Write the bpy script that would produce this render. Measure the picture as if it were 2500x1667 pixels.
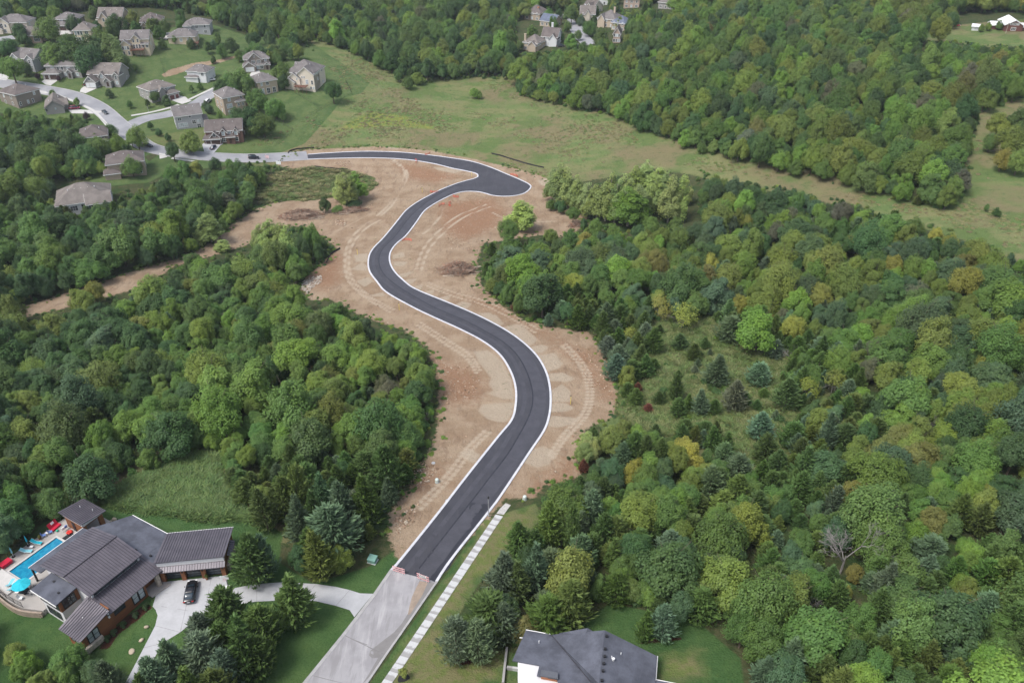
import bpy, bmesh, math, random
import numpy as np
from mathutils import Vector, Matrix
from mathutils.geometry import delaunay_2d_cdt
R = math.radians
for o in list(bpy.data.objects): bpy.data.objects.remove(o, do_unlink=True)
scene = bpy.context.scene
COL = scene.collection
random.seed(7); rng = np.random.default_rng(11)

# ------------------------------------------------------------------ camera
FPX, PITCH, CAMZ = 1944.0, R(33.0), 135.0          # focal length in photo pixels, tilt below level, height
cam_d = bpy.data.cameras.new('camera'); cam = bpy.data.objects.new('camera', cam_d); COL.objects.link(cam)
cam_d.sensor_width = 36.0; cam_d.lens = 36.0*FPX/2500.0; cam_d.clip_start = 1.0; cam_d.clip_end = 8000.0
cam.location = (0, 0, CAMZ); cam.rotation_euler = (math.pi/2-PITCH, 0, 0)
scene.camera = cam
# ------------------------------------------------------------------ sky and sun
SUN_EL, SUN_AZ = R(58), R(-125)                     # soft light from over the camera's left shoulder
world = bpy.data.worlds.new('World'); scene.world = world; world.use_nodes = True
wn = world.node_tree.nodes; wl = world.node_tree.links; wn.clear()
sky = wn.new('ShaderNodeTexSky'); sky.sky_type = 'NISHITA'; sky.sun_disc = False
sky.sun_elevation = SUN_EL; sky.sun_rotation = SUN_AZ; sky.dust_density = 3.0; sky.air_density = 1.0; sky.ozone_density = 1.0
bg = wn.new('ShaderNodeBackground'); bg.inputs[1].default_value = 0.125
wo = wn.new('ShaderNodeOutputWorld'); hs = wn.new('ShaderNodeHueSaturation'); hs.inputs['Saturation'].default_value = .60; wl.new(sky.outputs[0], hs.inputs['Color']); wl.new(hs.outputs[0], bg.inputs[0]); wl.new(bg.outputs[0], wo.inputs[0])
sd = bpy.data.lights.new('sun', 'SUN'); sd.energy = 1.5; sd.angle = R(18); sd.color = (1.0, 0.985, 0.955)
sun = bpy.data.objects.new('sun', sd); COL.objects.link(sun)
sv = Vector((math.sin(SUN_AZ)*math.cos(SUN_EL), math.cos(SUN_AZ)*math.cos(SUN_EL), math.sin(SUN_EL)))
sun.rotation_euler = sv.to_track_quat('Z', 'Y').to_euler(); sun.location = (0, 200, 300)
vs = scene.view_settings; vs.view_transform = 'Standard'; vs.look = 'None'; vs.gamma = 1.0; vs.use_curve_mapping = False
vs.exposure = 0.88
cy = scene.cycles; cy.max_bounces = 5; cy.diffuse_bounces = 2; cy.glossy_bounces = 2; cy.transmission_bounces = 2
cy.transparent_max_bounces = 4; cy.volume_bounces = 0; cy.use_denoising = True; cy.caustics_reflective = False; cy.caustics_refractive = False

# ------------------------------------------------------------------ pixel <-> ground
CP, SP = math.cos(PITCH), math.sin(PITCH)
FV = 2500.0/2352.0
def fv(*pts): return [(x*FV, y*FV) for x, y in pts]
def zz(ox, oy, s, *pts): return [(ox+x/s, oy+y/s) for x, y in pts]
def rays(px):
    px = np.asarray(px, float).reshape(-1, 2); u = (px[:, 0]-1250)/FPX; v = (px[:, 1]-833.5)/FPX
    return np.c_[u, CP-v*SP, -(SP+v*CP)]
def proj(X):
    X = np.asarray(X, float).reshape(-1, 3); z = X[:, 2]-CAMZ
    zc = np.maximum(X[:, 1]*CP-z*SP, 1.0); yc = -X[:, 1]*SP-z*CP
    return np.c_[1250+FPX*X[:, 0]/zc, 833.5+FPX*yc/zc, zc]
ROADC = [(-27.2,74.4,-111.1),(-22.1,86.2,-112.2),(-16.1,100.4,-113.4),(-11.1,111.1,-114.3),(-5.5,123.4,-115.4),(0.7,137.9,-116.6),(5.2,156.9,-118.2),(0.8,179.8,-120.2),(-11.3,196.8,-121.9),(-26.0,211.7,-123.7),(-41.8,233.5,-126.0),(-46.8,253.3,-127.7),(-43.5,272.4,-129.3),(-40.1,294.4,-131.1),(-34.0,313.5,-132.3),(-25.5,328.9,-132.8),(-23.4,353.1,-132.3),(-41.9,362.7,-132.4),(-60.7,367.5,-132.6),(-79.4,368.2,-132.6),(-97.6,366.6,-132.4)]
CTRL = [(465,1440,-111),(820,1750,-109.5),(394,1421,-111.05),(552,1405,-111.2),(300,1300,-111.4),(100,1400,-111.3),(20,1330,-111.4),(150,1240,-112.2),(30,1500,-112.6),(110,1560,-112.4),(200,1620,-112.2),(300,1560,-111.4),(1450,1600,-108),(2000,1600,-106),(2450,1600,-104),(60,1250,-113),(640,620,-131),(60,780,-124),
 (300,1000,-117),(620,388,-131),(558,345,-127.5),(400,235,-119),(345,130,-108),(30,75,-102),(750,215,-119),(330,420,-126),(215,500,-127),(50,260,-118),(170,190,-113),(500,170,-115),(620,160,-114),
 (1345,120,-117),(1450,10,-113),(1200,230,-127),(1000,130,-120),(850,60,-114),(2400,75,-96),(2450,450,-112),(2000,50,-101),(1700,100,-108),(1900,330,-116),(1500,350,-126),(1700,500,-126),(2200,620,-117),(2450,850,-112),
 (1700,800,-122),(2000,1100,-115),(2400,1250,-108),(1600,1200,-115),(60,0,-97),(500,10,-104),(1300,480,-131),(700,900,-120),(300,640,-126)]
cx = [(x, y, z) for x, y, z in ROADC]
for (a, b, h) in CTRL:
    d = rays([(a, b)])[0]; t = h/d[2]; cx.append((d[0]*t, d[1]*t, h))
for a in (-700, 0, 700):
    for b, h in ((-300, -104), (900, -104), (1400, -100), (2600, -98)): cx.append((a, b, h-(6 if a == 0 else 0)))
for a, b, h in ((-500, 100, -112), (500, 100, -104), (-500, 450, -104), (480, 420, -98), (300, 100, -106), (-300, 120, -112), (-500,700,-98), (500,700,-96)): cx.append((a, b, h))
cx = np.array(cx); cx[:, 2] += CAMZ
def _k(d2): return 0.5*d2*np.log(d2+1e-6)
_n = len(cx); _S = 100.0; cu = cx[:, :2]/_S
_K = _k(((cu[:, None]-cu[None])**2).sum(-1))+np.eye(_n)*0.02
_P = np.c_[np.ones(_n), cu]; _A = np.block([[_K, _P], [_P.T, np.zeros((3, 3))]])
_w = np.linalg.solve(_A, np.r_[cx[:, 2], 0, 0, 0])
def T(x, y):
    x = np.asarray(x, float); y = np.asarray(y, float); sh = x.shape; q = np.c_[x.ravel(), y.ravel()]/_S; out = np.empty(len(q))
    for i in range(0, len(q), 20000):
        c = q[i:i+20000]; d2 = ((c[:, None]-cu[None])**2).sum(-1)
        out[i:i+20000] = _k(d2)@_w[:_n]+_w[_n]+c@_w[_n+1:]
    return out.reshape(sh)
def G(px, h=0.0):
    """photo pixels -> points on the ground (or h metres above it)"""
    d = rays(px); t0 = np.full(len(d), 30.0); done = np.zeros(len(d), bool); lo = t0.copy(); hi = np.full(len(d), 2500.0)
    ts = np.r_[np.arange(40, 800, 12.0), np.arange(800, 2500, 50.0)]; prev = t0
    for t in ts:
        X = d*t; below = (X[:, 2]+CAMZ < T(X[:, 0], X[:, 1])+h) & ~done
        lo[below] = prev if np.isscalar(prev) else prev[below]; hi[below] = t; done |= below; prev = t
        if done.all(): break
    for _ in range(18):
        m = (lo+hi)/2; X = d*m[:, None]; b = X[:, 2]+CAMZ < T(X[:, 0], X[:, 1])+h; hi = np.where(b, m, hi); lo = np.where(b, lo, m)
    X = d*hi[:, None]; X[:, 2] += CAMZ; return X
def G1(x, y, h=0.0): return Vector(G([(x, y)], h)[0])
def atz(px, z):
    """photo pixels -> points at world height z"""
    d = rays(px); t = (z-CAMZ)/d[:, 2]; X = d*t[:, None]; X[:, 2] += CAMZ; return X
# ------------------------------------------------------------------ materials
MATS = {}
def nodes_of(name):
    m = bpy.data.materials.new(name); m.use_nodes = True; t = m.node_tree; t.nodes.clear(); return m, t.nodes, t.links
class NT:
    """small node-tree writer"""
    def __init__(s, name):
        s.m, s.n, s.l = nodes_of(name); s.pos = s.n.new('ShaderNodeNewGeometry').outputs['Position']
    def link(s, a, b): s.l.new(a, b)
    def val(s, sock, v):
        if hasattr(v, 'is_output') or isinstance(v, bpy.types.NodeSocket): s.l.new(v, sock)
        else: sock.default_value = v
    def noise(s, scale, detail=3, rough=.55, vec=None, dist=0.0):
        n = s.n.new('ShaderNodeTexNoise'); n.inputs['Scale'].default_value = scale; n.inputs['Detail'].default_value = detail
        n.inputs['Roughness'].default_value = rough; n.inputs['Distortion'].default_value = dist; s.l.new(vec or s.pos, n.inputs['Vector']); return n.outputs['Fac']
    def attr(s, name, kind='GEOMETRY', out='Fac'):
        a = s.n.new('ShaderNodeAttribute'); a.attribute_name = name; a.attribute_type = kind; return a.outputs[out]
    def math(s, op, a, b=0.0, c=None, clamp=False):
        n = s.n.new('ShaderNodeMath'); n.operation = op; n.use_clamp = clamp; s.val(n.inputs[0], a); s.val(n.inputs[1], b)
        if c is not None: s.val(n.inputs[2], c)
        return n.outputs[0]
    def smooth(s, v, a, b, lo=0.0, hi=1.0):
        n = s.n.new('ShaderNodeMapRange'); n.interpolation_type = 'SMOOTHSTEP'; s.val(n.inputs[0], v)
        n.inputs[1].default_value = a; n.inputs[2].default_value = b; n.inputs[3].default_value = lo; n.inputs[4].default_value = hi; return n.outputs[0]
    def mix(s, f, a, b, mode='MIX'):
        n = s.n.new('ShaderNodeMix'); n.data_type = 'RGBA'; n.blend_type = mode; s.val(n.inputs[0], f)
        for k, v in ((6, a), (7, b)):
            if isinstance(v, tuple): v = tuple(v)+(1,) if len(v) == 3 else v
            s.val(n.inputs[k], v)
        return n.outputs[2]
    def scalevec(s, x, y, z, vec=None, rot=0.0):
        n = s.n.new('ShaderNodeMapping'); n.inputs['Scale'].default_value = (x, y, z); n.inputs['Rotation'].default_value = (0, 0, rot); s.l.new(vec or s.pos, n.inputs[0]); return n.outputs[0]
    def objcoord(s): return s.n.new('ShaderNodeTexCoord').outputs['Object']
    def rand(s): return s.n.new('ShaderNodeObjectInfo').outputs['Random']
    def bump(s, h, strength=.3, dist=.05):
        b = s.n.new('ShaderNodeBump'); b.inputs['Strength'].default_value = strength; b.inputs['Distance'].default_value = dist; s.l.new(h, b.inputs['Height']); return b.outputs[0]
    def done(s, col, rough=.8, spec=.3, normal=None, metal=0.0, trans=None, alpha=None, emit=None):
        b = s.n.new('ShaderNodeBsdfPrincipled'); s.val(b.inputs['Base Color'], col+(1,) if isinstance(col, tuple) else col)
        s.val(b.inputs['Roughness'], rough); s.val(b.inputs['Specular IOR Level'], spec); s.val(b.inputs['Metallic'], metal)
        if normal is not None: s.l.new(normal, b.inputs['Normal'])
        if emit: b.inputs['Emission Color'].default_value = emit[0]+(1,); b.inputs['Emission Strength'].default_value = emit[1]
        sh = b.outputs[0]
        if trans is not None:
            t = s.n.new('ShaderNodeBsdfTranslucent'); s.val(t.inputs[0], col); x = s.n.new('ShaderNodeMixShader'); x.inputs[0].default_value = trans
            s.l.new(sh, x.inputs[1]); s.l.new(t.outputs[0], x.inputs[2]); sh = x.outputs[0]
        o = s.n.new('ShaderNodeOutputMaterial'); s.l.new(sh, o.inputs[0]); return s.m
def M(name, col=(.5,.5,.5), rough=.7, var=.12, scale=1.5, spec=.3, metal=0.0, bump=0.0, stretch=None, emit=None):
    """plain surface with uneven tone"""
    if name in MATS: return MATS[name]
    t = NT(name); v = t.scalevec(*stretch, vec=t.objcoord()) if stretch else t.pos
    f = t.noise(scale, 4, .6, v); g = t.noise(scale*7, 2, .6, v)
    k = t.math('ADD', t.math('MULTIPLY', f, .7), t.math('MULTIPLY', g, .3))
    c = t.mix(t.smooth(k, .3, .7), tuple(max(0, x*(1-var)) for x in col), tuple(min(1, x*(1+var)) for x in col))
    MATS[name] = t.done(c, rough, spec, t.bump(g, bump, .03) if bump else None, metal, emit=emit); return MATS[name]

# ------------------------------------------------------------------ mesh helpers
class MB:
    def __init__(s): s.v = []; s.f = []
    def add(s, v, f):
        n = len(s.v); s.v += [tuple(p) for p in v]; s.f += [tuple(i+n for i in q) for q in f]; return s
    def box(s, x0, y0, z0, x1, y1, z1):
        v = [(x, y, z) for z in (z0, z1) for x, y in ((x0, y0), (x1, y0), (x1, y1), (x0, y1))]
        return s.add(v, [(3,2,1,0),(4,5,6,7),(0,1,5,4),(1,2,6,5),(2,3,7,6),(3,0,4,7)])
    def prism(s, poly, z0, z1):
        """poly: list of (x,y); z0/z1 numbers or per-vertex lists"""
        n = len(poly); zb = z0 if hasattr(z0, '__len__') else [z0]*n; zt = z1 if hasattr(z1, '__len__') else [z1]*n
        a = sum(poly[i][0]*poly[(i+1) % n][1]-poly[(i+1) % n][0]*poly[i][1] for i in range(n))
        idx = list(range(n)) if a > 0 else list(range(n))[::-1]
        v = [(poly[i][0], poly[i][1], zb[i]) for i in idx]+[(poly[i][0], poly[i][1], zt[i]) for i in idx]
        return s.add(v, [tuple(range(n))[::-1], tuple(range(n, 2*n))]+[(i, (i+1) % n, n+(i+1) % n, n+i) for i in range(n)])
    def slab(s, pts, th):
        """thin plate from 3-D corner points, thickness downwards"""
        pts = [Vector(p) for p in pts]; n = len(pts)
        a = sum(pts[i].x*pts[(i+1) % n].y-pts[(i+1) % n].x*pts[i].y for i in range(n))
        if a < 0: pts = pts[::-1]
        v = [p-Vector((0, 0, th)) for p in pts]+pts
        return s.add(v, [tuple(range(n))[::-1], tuple(range(n, 2*n))]+[(i, (i+1) % n, n+(i+1) % n, n+i) for i in range(n)])
    def tube(s, pts, rad, n=6, cap=True):
        pts = [Vector(p) for p in pts]; rad = rad if hasattr(rad, '__len__') else [rad]*len(pts); base = len(s.v); V = []; F = []
        for i, p in enumerate(pts):
            d = (pts[min(i+1, len(pts)-1)]-pts[max(i-1, 0)]).normalized(); q = d.to_track_quat('Z', 'Y')
            for k in range(n):
                a = 2*math.pi*k/n; V.append(p+q@Vector((math.cos(a)*rad[i], math.sin(a)*rad[i], 0)))
        for i in range(len(pts)-1):
            for k in range(n): F.append((i*n+k, i*n+(k+1) % n, (i+1)*n+(k+1) % n, (i+1)*n+k))
        if cap: F += [tuple(range(n))[::-1], tuple(range((len(pts)-1)*n, len(pts)*n))]
        return s.add(V, F)
    def lathe(s, prof, n=12, c=(0, 0, 0)):
        V = []; F = []
        for r, z in prof:
            for k in range(n): a = 2*math.pi*k/n; V.append((c[0]+r*math.cos(a), c[1]+r*math.sin(a), c[2]+z))
        for i in range(len(prof)-1):
            for k in range(n): F.append((i*n+k, i*n+(k+1) % n, (i+1)*n+(k+1) % n, (i+1)*n+k))
        F += [tuple(range(n))[::-1], tuple(range((len(prof)-1)*n, len(prof)*n))]
        return s.add(V, F)
    def blob(s, c, r, seg=8, rings=6, jit=.15, rnd=random):
        V = []; F = []
        for i in range(rings+1):
            th = math.pi*i/rings
            for k in range(seg):
                a = 2*math.pi*k/seg; j = 1+(rnd.random()-.5)*2*jit if 0 < i < rings else 1
                V.append((c[0]+r[0]*math.sin(th)*math.cos(a)*j, c[1]+r[1]*math.sin(th)*math.sin(a)*j, c[2]+r[2]*math.cos(th)*j))
        for i in range(rings):
            for k in range(seg): F.append((i*seg+k, (i+1)*seg+k, (i+1)*seg+(k+1) % seg, i*seg+(k+1) % seg))
        return s.add(V, F)
    def mesh(s, name, mat, smooth=False):
        me = bpy.data.meshes.new(name); me.from_pydata(s.v, [], s.f); me.update()
        if mat: me.materials.append(MATS[mat] if isinstance(mat, str) else mat)
        if smooth: me.shade_smooth()
        return me
    def build(s, name, mat, parent=None, smooth=False, loc=None, rz=0.0):
        return link(name, s.mesh(name, mat, smooth), parent, loc, rz)
def link(name, me, parent=None, loc=None, rz=0.0):
    o = bpy.data.objects.new(name, me); COL.objects.link(o)
    if parent is not None: o.parent = parent
    if loc is not None: o.location = loc
    if rz: o.rotation_euler.z = rz
    return o
def tag(o, label=None, cat=None, group=None, kind=None):
    if label: o['label'] = label
    if cat: o['category'] = cat
    if group: o['group'] = group
    if kind: o['kind'] = kind
    return o
def empty(name, loc, rz=0.0, label=None, cat=None, group=None):
    o = link(name, None, None, loc, rz); o.empty_display_size = .5; return tag(o, label, cat, group)
def copy_tree(o, parent=None):
    c = o.copy(); COL.objects.link(c); c.parent = parent
    for ch in o.children: copy_tree(ch, c)
    return c
def spline(P, n=6):
    P = [np.array(p, float) for p in P]; out = []
    for i in range(len(P)-1):
        a, b, c, d = P[max(i-1, 0)], P[i], P[i+1], P[min(i+2, len(P)-1)]
        for k in range(n):
            t = k/n; out.append(.5*((2*b)+(c-a)*t+(2*a-5*b+4*c-d)*t*t+(3*b-a-3*c+d)*t**3))
    out.append(P[-1]); return out
def gxy(px): return [(p[0], p[1]) for p in G(px)]
def inpoly(x, y, poly):
    x = np.asarray(x); y = np.asarray(y); r = np.zeros(x.shape, bool); n = len(poly)
    for i in range(n):
        x0, y0 = poly[i]; x1, y1 = poly[(i+1) % n]
        if y0 == y1: continue
        c = ((y0 > y) != (y1 > y)) & (x < (x1-x0)*(y-y0)/(y1-y0)+x0); r ^= c
    return r
def sdist(x, y, poly, reach):
    """signed distance (inside positive), capped at +-reach"""
    P = np.array(poly); out = np.full(x.shape, -reach); m = (x > P[:, 0].min()-reach) & (x < P[:, 0].max()+reach) & (y > P[:, 1].min()-reach) & (y < P[:, 1].max()+reach)
    if not m.any(): return out
    a = x[m]; b = y[m]; d = np.full(a.shape, reach**2)
    for i in range(len(P)):
        p, q = P[i], P[(i+1) % len(P)]; e = q-p; L = e@e
        if L < 1e-9: continue
        t = np.clip(((a-p[0])*e[0]+(b-p[1])*e[1])/L, 0, 1); d = np.minimum(d, (a-p[0]-t*e[0])**2+(b-p[1]-t*e[1])**2)
    out[m] = np.where(inpoly(a, b, poly), 1, -1)*np.sqrt(d); return out
def drape(outline, spacing, zoff, name, mat, parent=None, kind='structure'):
    """sheet that follows the ground inside a world outline"""
    P = []
    for i in range(len(outline)):                                  # refine the border
        a = np.array(outline[i][:2]); b = np.array(outline[(i+1) % len(outline)][:2]); k = max(1, int(np.hypot(*(b-a))/spacing))
        P += [tuple(a+(b-a)*j/k) for j in range(k)]
    A = np.array(P); nb = len(P); gx, gy = np.meshgrid(np.arange(A[:, 0].min(), A[:, 0].max(), spacing), np.arange(A[:, 1].min(), A[:, 1].max(), spacing))
    gx = gx.ravel()+.01; gy = gy.ravel()+.013; s = sdist(gx, gy, P, spacing*2) > spacing*.4
    pts = [Vector(p) for p in P]+[Vector((a, b)) for a, b in zip(gx[s], gy[s])]
    vo, eo, fo, *_ = delaunay_2d_cdt(pts, [(i, (i+1) % nb) for i in range(nb)], [], 1, 1e-4)
    V = np.array([(v.x, v.y) for v in vo]); z = T(V[:, 0], V[:, 1])+zoff
    me = bpy.data.meshes.new(name); me.from_pydata(np.c_[V, z].tolist(), [], [tuple(f) for f in fo]); me.update()
    if me.polygons and me.polygons[0].normal.z < 0: me.flip_normals()
    me.materials.append(MATS[mat]); o = link(name, me, parent)
    if parent is None: tag(o, kind=kind)
    return o
def strip(path, a, b, top, bot, name, mat, parent=None, closed=False, kind='structure'):
    """solid band along a world path between lateral offsets a and b (left positive)"""
    P = np.array([p[:2] for p in path]); n = len(P); t = np.gradient(P, axis=0); t /= np.hypot(*t.T)[:, None]+1e-9; nn = np.c_[-t[:, 1], t[:, 0]]
    A = P+nn*a; B = P+nn*b; za = T(A[:, 0], A[:, 1]); zb = T(B[:, 0], B[:, 1]); m = MB()
    V = []
    for i in range(n): V += [(A[i, 0], A[i, 1], za[i]+top), (B[i, 0], B[i, 1], zb[i]+top), (B[i, 0], B[i, 1], zb[i]+bot), (A[i, 0], A[i, 1], za[i]+bot)]
    F = [(4*i+k, 4*i+(k+1) % 4, 4*i+4+(k+1) % 4, 4*i+4+k) for i in range(n-1) for k in range(4)]+[(0, 1, 2, 3), (4*n-1, 4*n-2, 4*n-3, 4*n-4)]
    m.add(V, F); me = m.mesh(name, mat); bm = bmesh.new(); bm.from_mesh(me); bmesh.ops.recalc_face_normals(bm, faces=bm.faces); bm.to_mesh(me); bm.free()
    o = link(name, me, parent)
    if parent is None: tag(o, kind=kind)
    return o
def resamp(path, step):
    P = np.array([p[:2] for p in path], float); d = np.r_[0, np.cumsum(np.hypot(*np.diff(P, axis=0).T))]; k = max(2, int(d[-1]/step)+1); t = np.linspace(0, d[-1], k)
    return list(zip(np.interp(t, d, P[:, 0]), np.interp(t, d, P[:, 1])))

# ------------------------------------------------------------------ ground cover outlines (traced on the photo, laid on the ground)
DIRT = fv((915,1290),(893,1240),(895,1175),(935,1130),(965,1090),(985,1040),(1003,990),(1008,920),(1005,870),(985,800),(930,760),(870,740),(800,712),(760,688),(715,690),(690,665),(700,640),(740,605),(775,572),(745,545),(700,520),(640,520),(600,545),(560,565),(480,590),(400,612),(360,640),(300,668),(160,705),(60,728),(10,735),(30,712),(130,680),(240,645),(330,615),(440,585),(500,545),(540,510),(590,480),(640,462),(680,455),(700,430),(690,392),(640,382),(640,366),(705,343),(870,336),(990,346),(1090,366),(1180,386),(1240,403),(1300,435),(1350,500),(1325,530),(1290,545),(1240,540),(1110,560),(1095,600),(1105,655),(1140,690),(1200,735),(1290,755),(1350,762),(1385,800),(1400,860),(1420,905),(1415,955),(1345,985),(1320,1040),(1335,1095),(1250,1115),(1225,1145),(1160,1145),(1140,1170),(1120,1190),(980,1335))
GRASSPATCH = fv((615,400),(700,386),(790,388),(850,405),(868,425),(830,450),(760,455),(700,462),(640,460),(600,470),(590,440))
MEADOW = fv((700,85),(780,110),(860,150),(930,185),(960,195),(1050,180),(1180,185),(1185,220),(1300,248),(1400,265),(1500,310),(1600,350),(1700,372),(1800,397),(1900,420),(2050,460),(2150,485),(2215,470),(2235,420),(2240,330),(2260,260),(2352,225),(2700,200),(2700,600),(2352,590),(2250,540),(2100,495),(1900,445),(1700,405),(1600,385),(1500,370),(1400,392),(1250,415),(1180,390),(1090,370),(990,350),(870,340),(705,347),(640,372),(590,365),(560,340),(640,270),(700,240),(740,220),(780,190))
CLEARING = fv((1500,745),(1620,720),(1700,800),(1800,830),(1840,930),(1815,1085),(1720,1060),(1620,1000),(1540,1000),(1470,985),(1420,955),(1430,900),(1500,860))
TALLGRASS = fv((238,1155),(300,1105),(420,1055),(490,1035),(505,1100),(530,1140),(560,1170),(640,1195),(470,1190),(300,1168))
LAWNS = [fv((225,1160),(340,1175),(470,1187),(600,1190),(650,1225),(640,1290),(720,1340),(850,1300),(905,1265),(925,1290),(690,1640),(-60,1640),(-60,1370),(100,1200)),
 fv((1110,1195),(1230,1155),(1245,1190),(1180,1260),(1100,1340),(1040,1430),(1180,1500),(1330,1440),(1400,1385),(1600,1425),(1700,1510),(1720,1640),(800,1640)),
 fv((-80,110),(60,95),(300,75),(480,55),(560,80),(700,88),(760,130),(850,190),(830,215),(790,225),(760,262),(700,330),(640,352),(500,352),(380,342),(330,360),(380,400),(340,420),(230,430),(180,400),(250,330),(200,300),(-80,240)),
 fv((590,352),(600,366),(380,400),(330,380),(370,352))]
FARM = fv((2070,80),(2180,68),(2352,52),(2600,42),(2600,82),(2400,92),(2352,98),(2260,100),(2200,90),(2140,86))
SMALLMEADOW = fv((2100,330),(2060,350),(2010,370),(2050,372))
PALE = [zz(850,750,3.1357,*p) for p in (
 [(1180,155),(1290,130),(1360,165),(1450,250),(1380,300),(1300,230)], [(1400,305),(1480,288),(1535,300),(1490,345),(1420,345)], [(1450,370),(1580,350),(1640,430),(1610,470),(1520,490),(1480,420)],
 [(1530,510),(1640,500),(1735,545),(1680,570),(1545,560)], [(1555,640),(1640,590),(1700,640),(1700,720),(1560,725)], [(1555,740),(1660,730),(1730,770),(1680,795),(1550,800)], [(1520,880),(1560,830),(1760,850),(1720,890),(1600,920),(1520,905)],
 [(1400,1090),(1500,1065),(1585,1110),(1540,1200),(1450,1225),(1330,1180)], [(1000,50),(1080,40),(1165,100),(1140,135),(1080,105)], [(960,340),(1070,330),(1180,420),(1250,560),(1270,700),(1180,700),(1070,660),(1120,640),(1080,590),(1100,545),(1010,430)],
 [(1030,745),(1130,735),(1270,730),(1255,800),(1210,870),(1150,880),(1060,850),(1000,790)], [(850,1110),(930,1085),(1010,1130),(960,1190),(880,1150)])]
PALE += [zz(625,350,2.94,*p) for p in ([(680,905),(760,855),(800,880),(790,915)],[(700,800),(800,790),(800,850),(720,850)],[(720,990),(810,960),(840,990),(780,1030)],[(980,800),(1060,780),(1070,815),(985,830)],[(985,850),(1090,850),(1060,880),(990,880)],[(1020,940),(1130,920),(1080,955),(1030,965)],[(1050,985),(1160,970),(1110,1010),(1065,1010)],[(1130,1030),(1200,1010),(1180,1050)],[(1200,1070),(1280,1050),(1260,1085)],[(1300,1110),(1400,1090),(1370,1130)],[(1420,1165),(1480,1135),(1550,1150),(1500,1195)],[(1620,1250),(1720,1230),(1780,1300),(1700,1310)],[(1780,1330),(1900,1300),(2010,1400),(1960,1450)],[(820,1090),(910,1070),(930,1090),(840,1100)],[(1270,170),(1400,180),(1500,200),(1420,215),(1300,190)],[(1975,185),(2010,175),(2065,190),(2030,200)],[(2020,270),(2080,250),(2240,300),(2150,320),(2050,300)],[(920,35),(980,25),(1050,33),(1000,42)])]
TRACKS = [zz(625,350,2.94,*p) for p in ([(975,120),(1050,180),(1065,230),(1020,330),(960,430),(870,520)],[(995,120),(1075,190),(1085,250),(1040,340),(980,440),(900,520)],[(860,540),(760,600),(680,690),(640,790),(640,890),(660,980),(730,1060),(820,1130),(960,1210)],[(890,550),(790,610),(710,700),(670,790),(668,880),(690,970),(760,1050),(850,1120),(990,1190)],[(1200,650),(1270,590),(1340,500)],[(1700,500),(1800,540),(1950,560),(2150,560)],[(1150,900),(1200,760),(1300,640),(1450,520),(1650,440)],[(1185,915),(1235,775),(1335,655),(1485,535),(1680,455)],[(560,640),(700,570),(860,490)],[(1240,1000),(1420,1070),(1640,1130),(1850,1230),(2020,1330)],[(1230,1025),(1410,1095),(1620,1155),(1830,1255),(2000,1355)])]+[zz(850,750,3.1357,*p) for p in ([(1640,300),(1760,430),(1830,600),(1800,800),(1640,980),(1540,1130)],[(1670,285),(1795,420),(1868,600),(1835,815),(1670,1000),(1570,1150)],[(560,120),(760,250),(930,360),(1010,480)],[(530,140),(735,275),(900,385),(980,500)],[(1080,960),(960,1080),(840,1240),(700,1400),(560,1540)],[(1040,950),(920,1065),(800,1225),(660,1385),(520,1520)])]
RED = [zz(625,350,2.94,*p) for p in ([(1000,150),(1150,145),(1350,200),(1480,235),(1300,290),(1100,260)],[(1340,420),(1700,390),(1800,480),(1750,600),(1500,700),(1350,640),(1300,540)],[(1450,1090),(1750,1160),(1950,1280),(2150,1400),(2300,1468),(2100,1400),(1900,1300),(1650,1180)],[(350,980),(560,760),(640,800),(600,1000),(480,1060)])]
RED += [zz(850,750,3.1357,*p) for p in ([(640,400),(860,430),(1010,500),(1060,600),(980,720),(760,760),(700,640)],[(1600,320),(1850,330),(2000,560),(2060,700),(1950,700),(1750,420)],[(400,1330),(700,1230),(760,1300),(560,1400)],[(1650,1150),(1800,1180),(1700,1400),(1450,1450),(1400,1400)])]
W_DIRT, W_MEADOW, W_CLEAR, W_TALL, W_FARM, W_GP = gxy(DIRT), gxy(MEADOW), gxy(CLEARING), gxy(TALLGRASS), gxy(FARM), gxy(GRASSPATCH)
W_LAWNS = [gxy(p) for p in LAWNS]; W_SM = gxy(SMALLMEADOW)
STRIPE_P = fv((560,300),(640,290),(600,352),(470,352),(500,330))
MULCH = [zz(0,1167,3.136,(1170,985),(1120,960),(960,1060),(800,1240),(740,1320),(840,1300),(900,1200),(1060,1080)), zz(1000,1167,3.1357,(285,1370),(360,1430),(460,1425),(560,1370),(520,1340),(380,1350)), zz(500,1167,3.136,(340,770),(420,750),(470,770),(400,805)), zz(1000,1167,3.1357,(1760,1262),(1850,1230),(1960,1225),(2080,1215),(2080,1235),(1950,1250),(1850,1262))]
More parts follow.
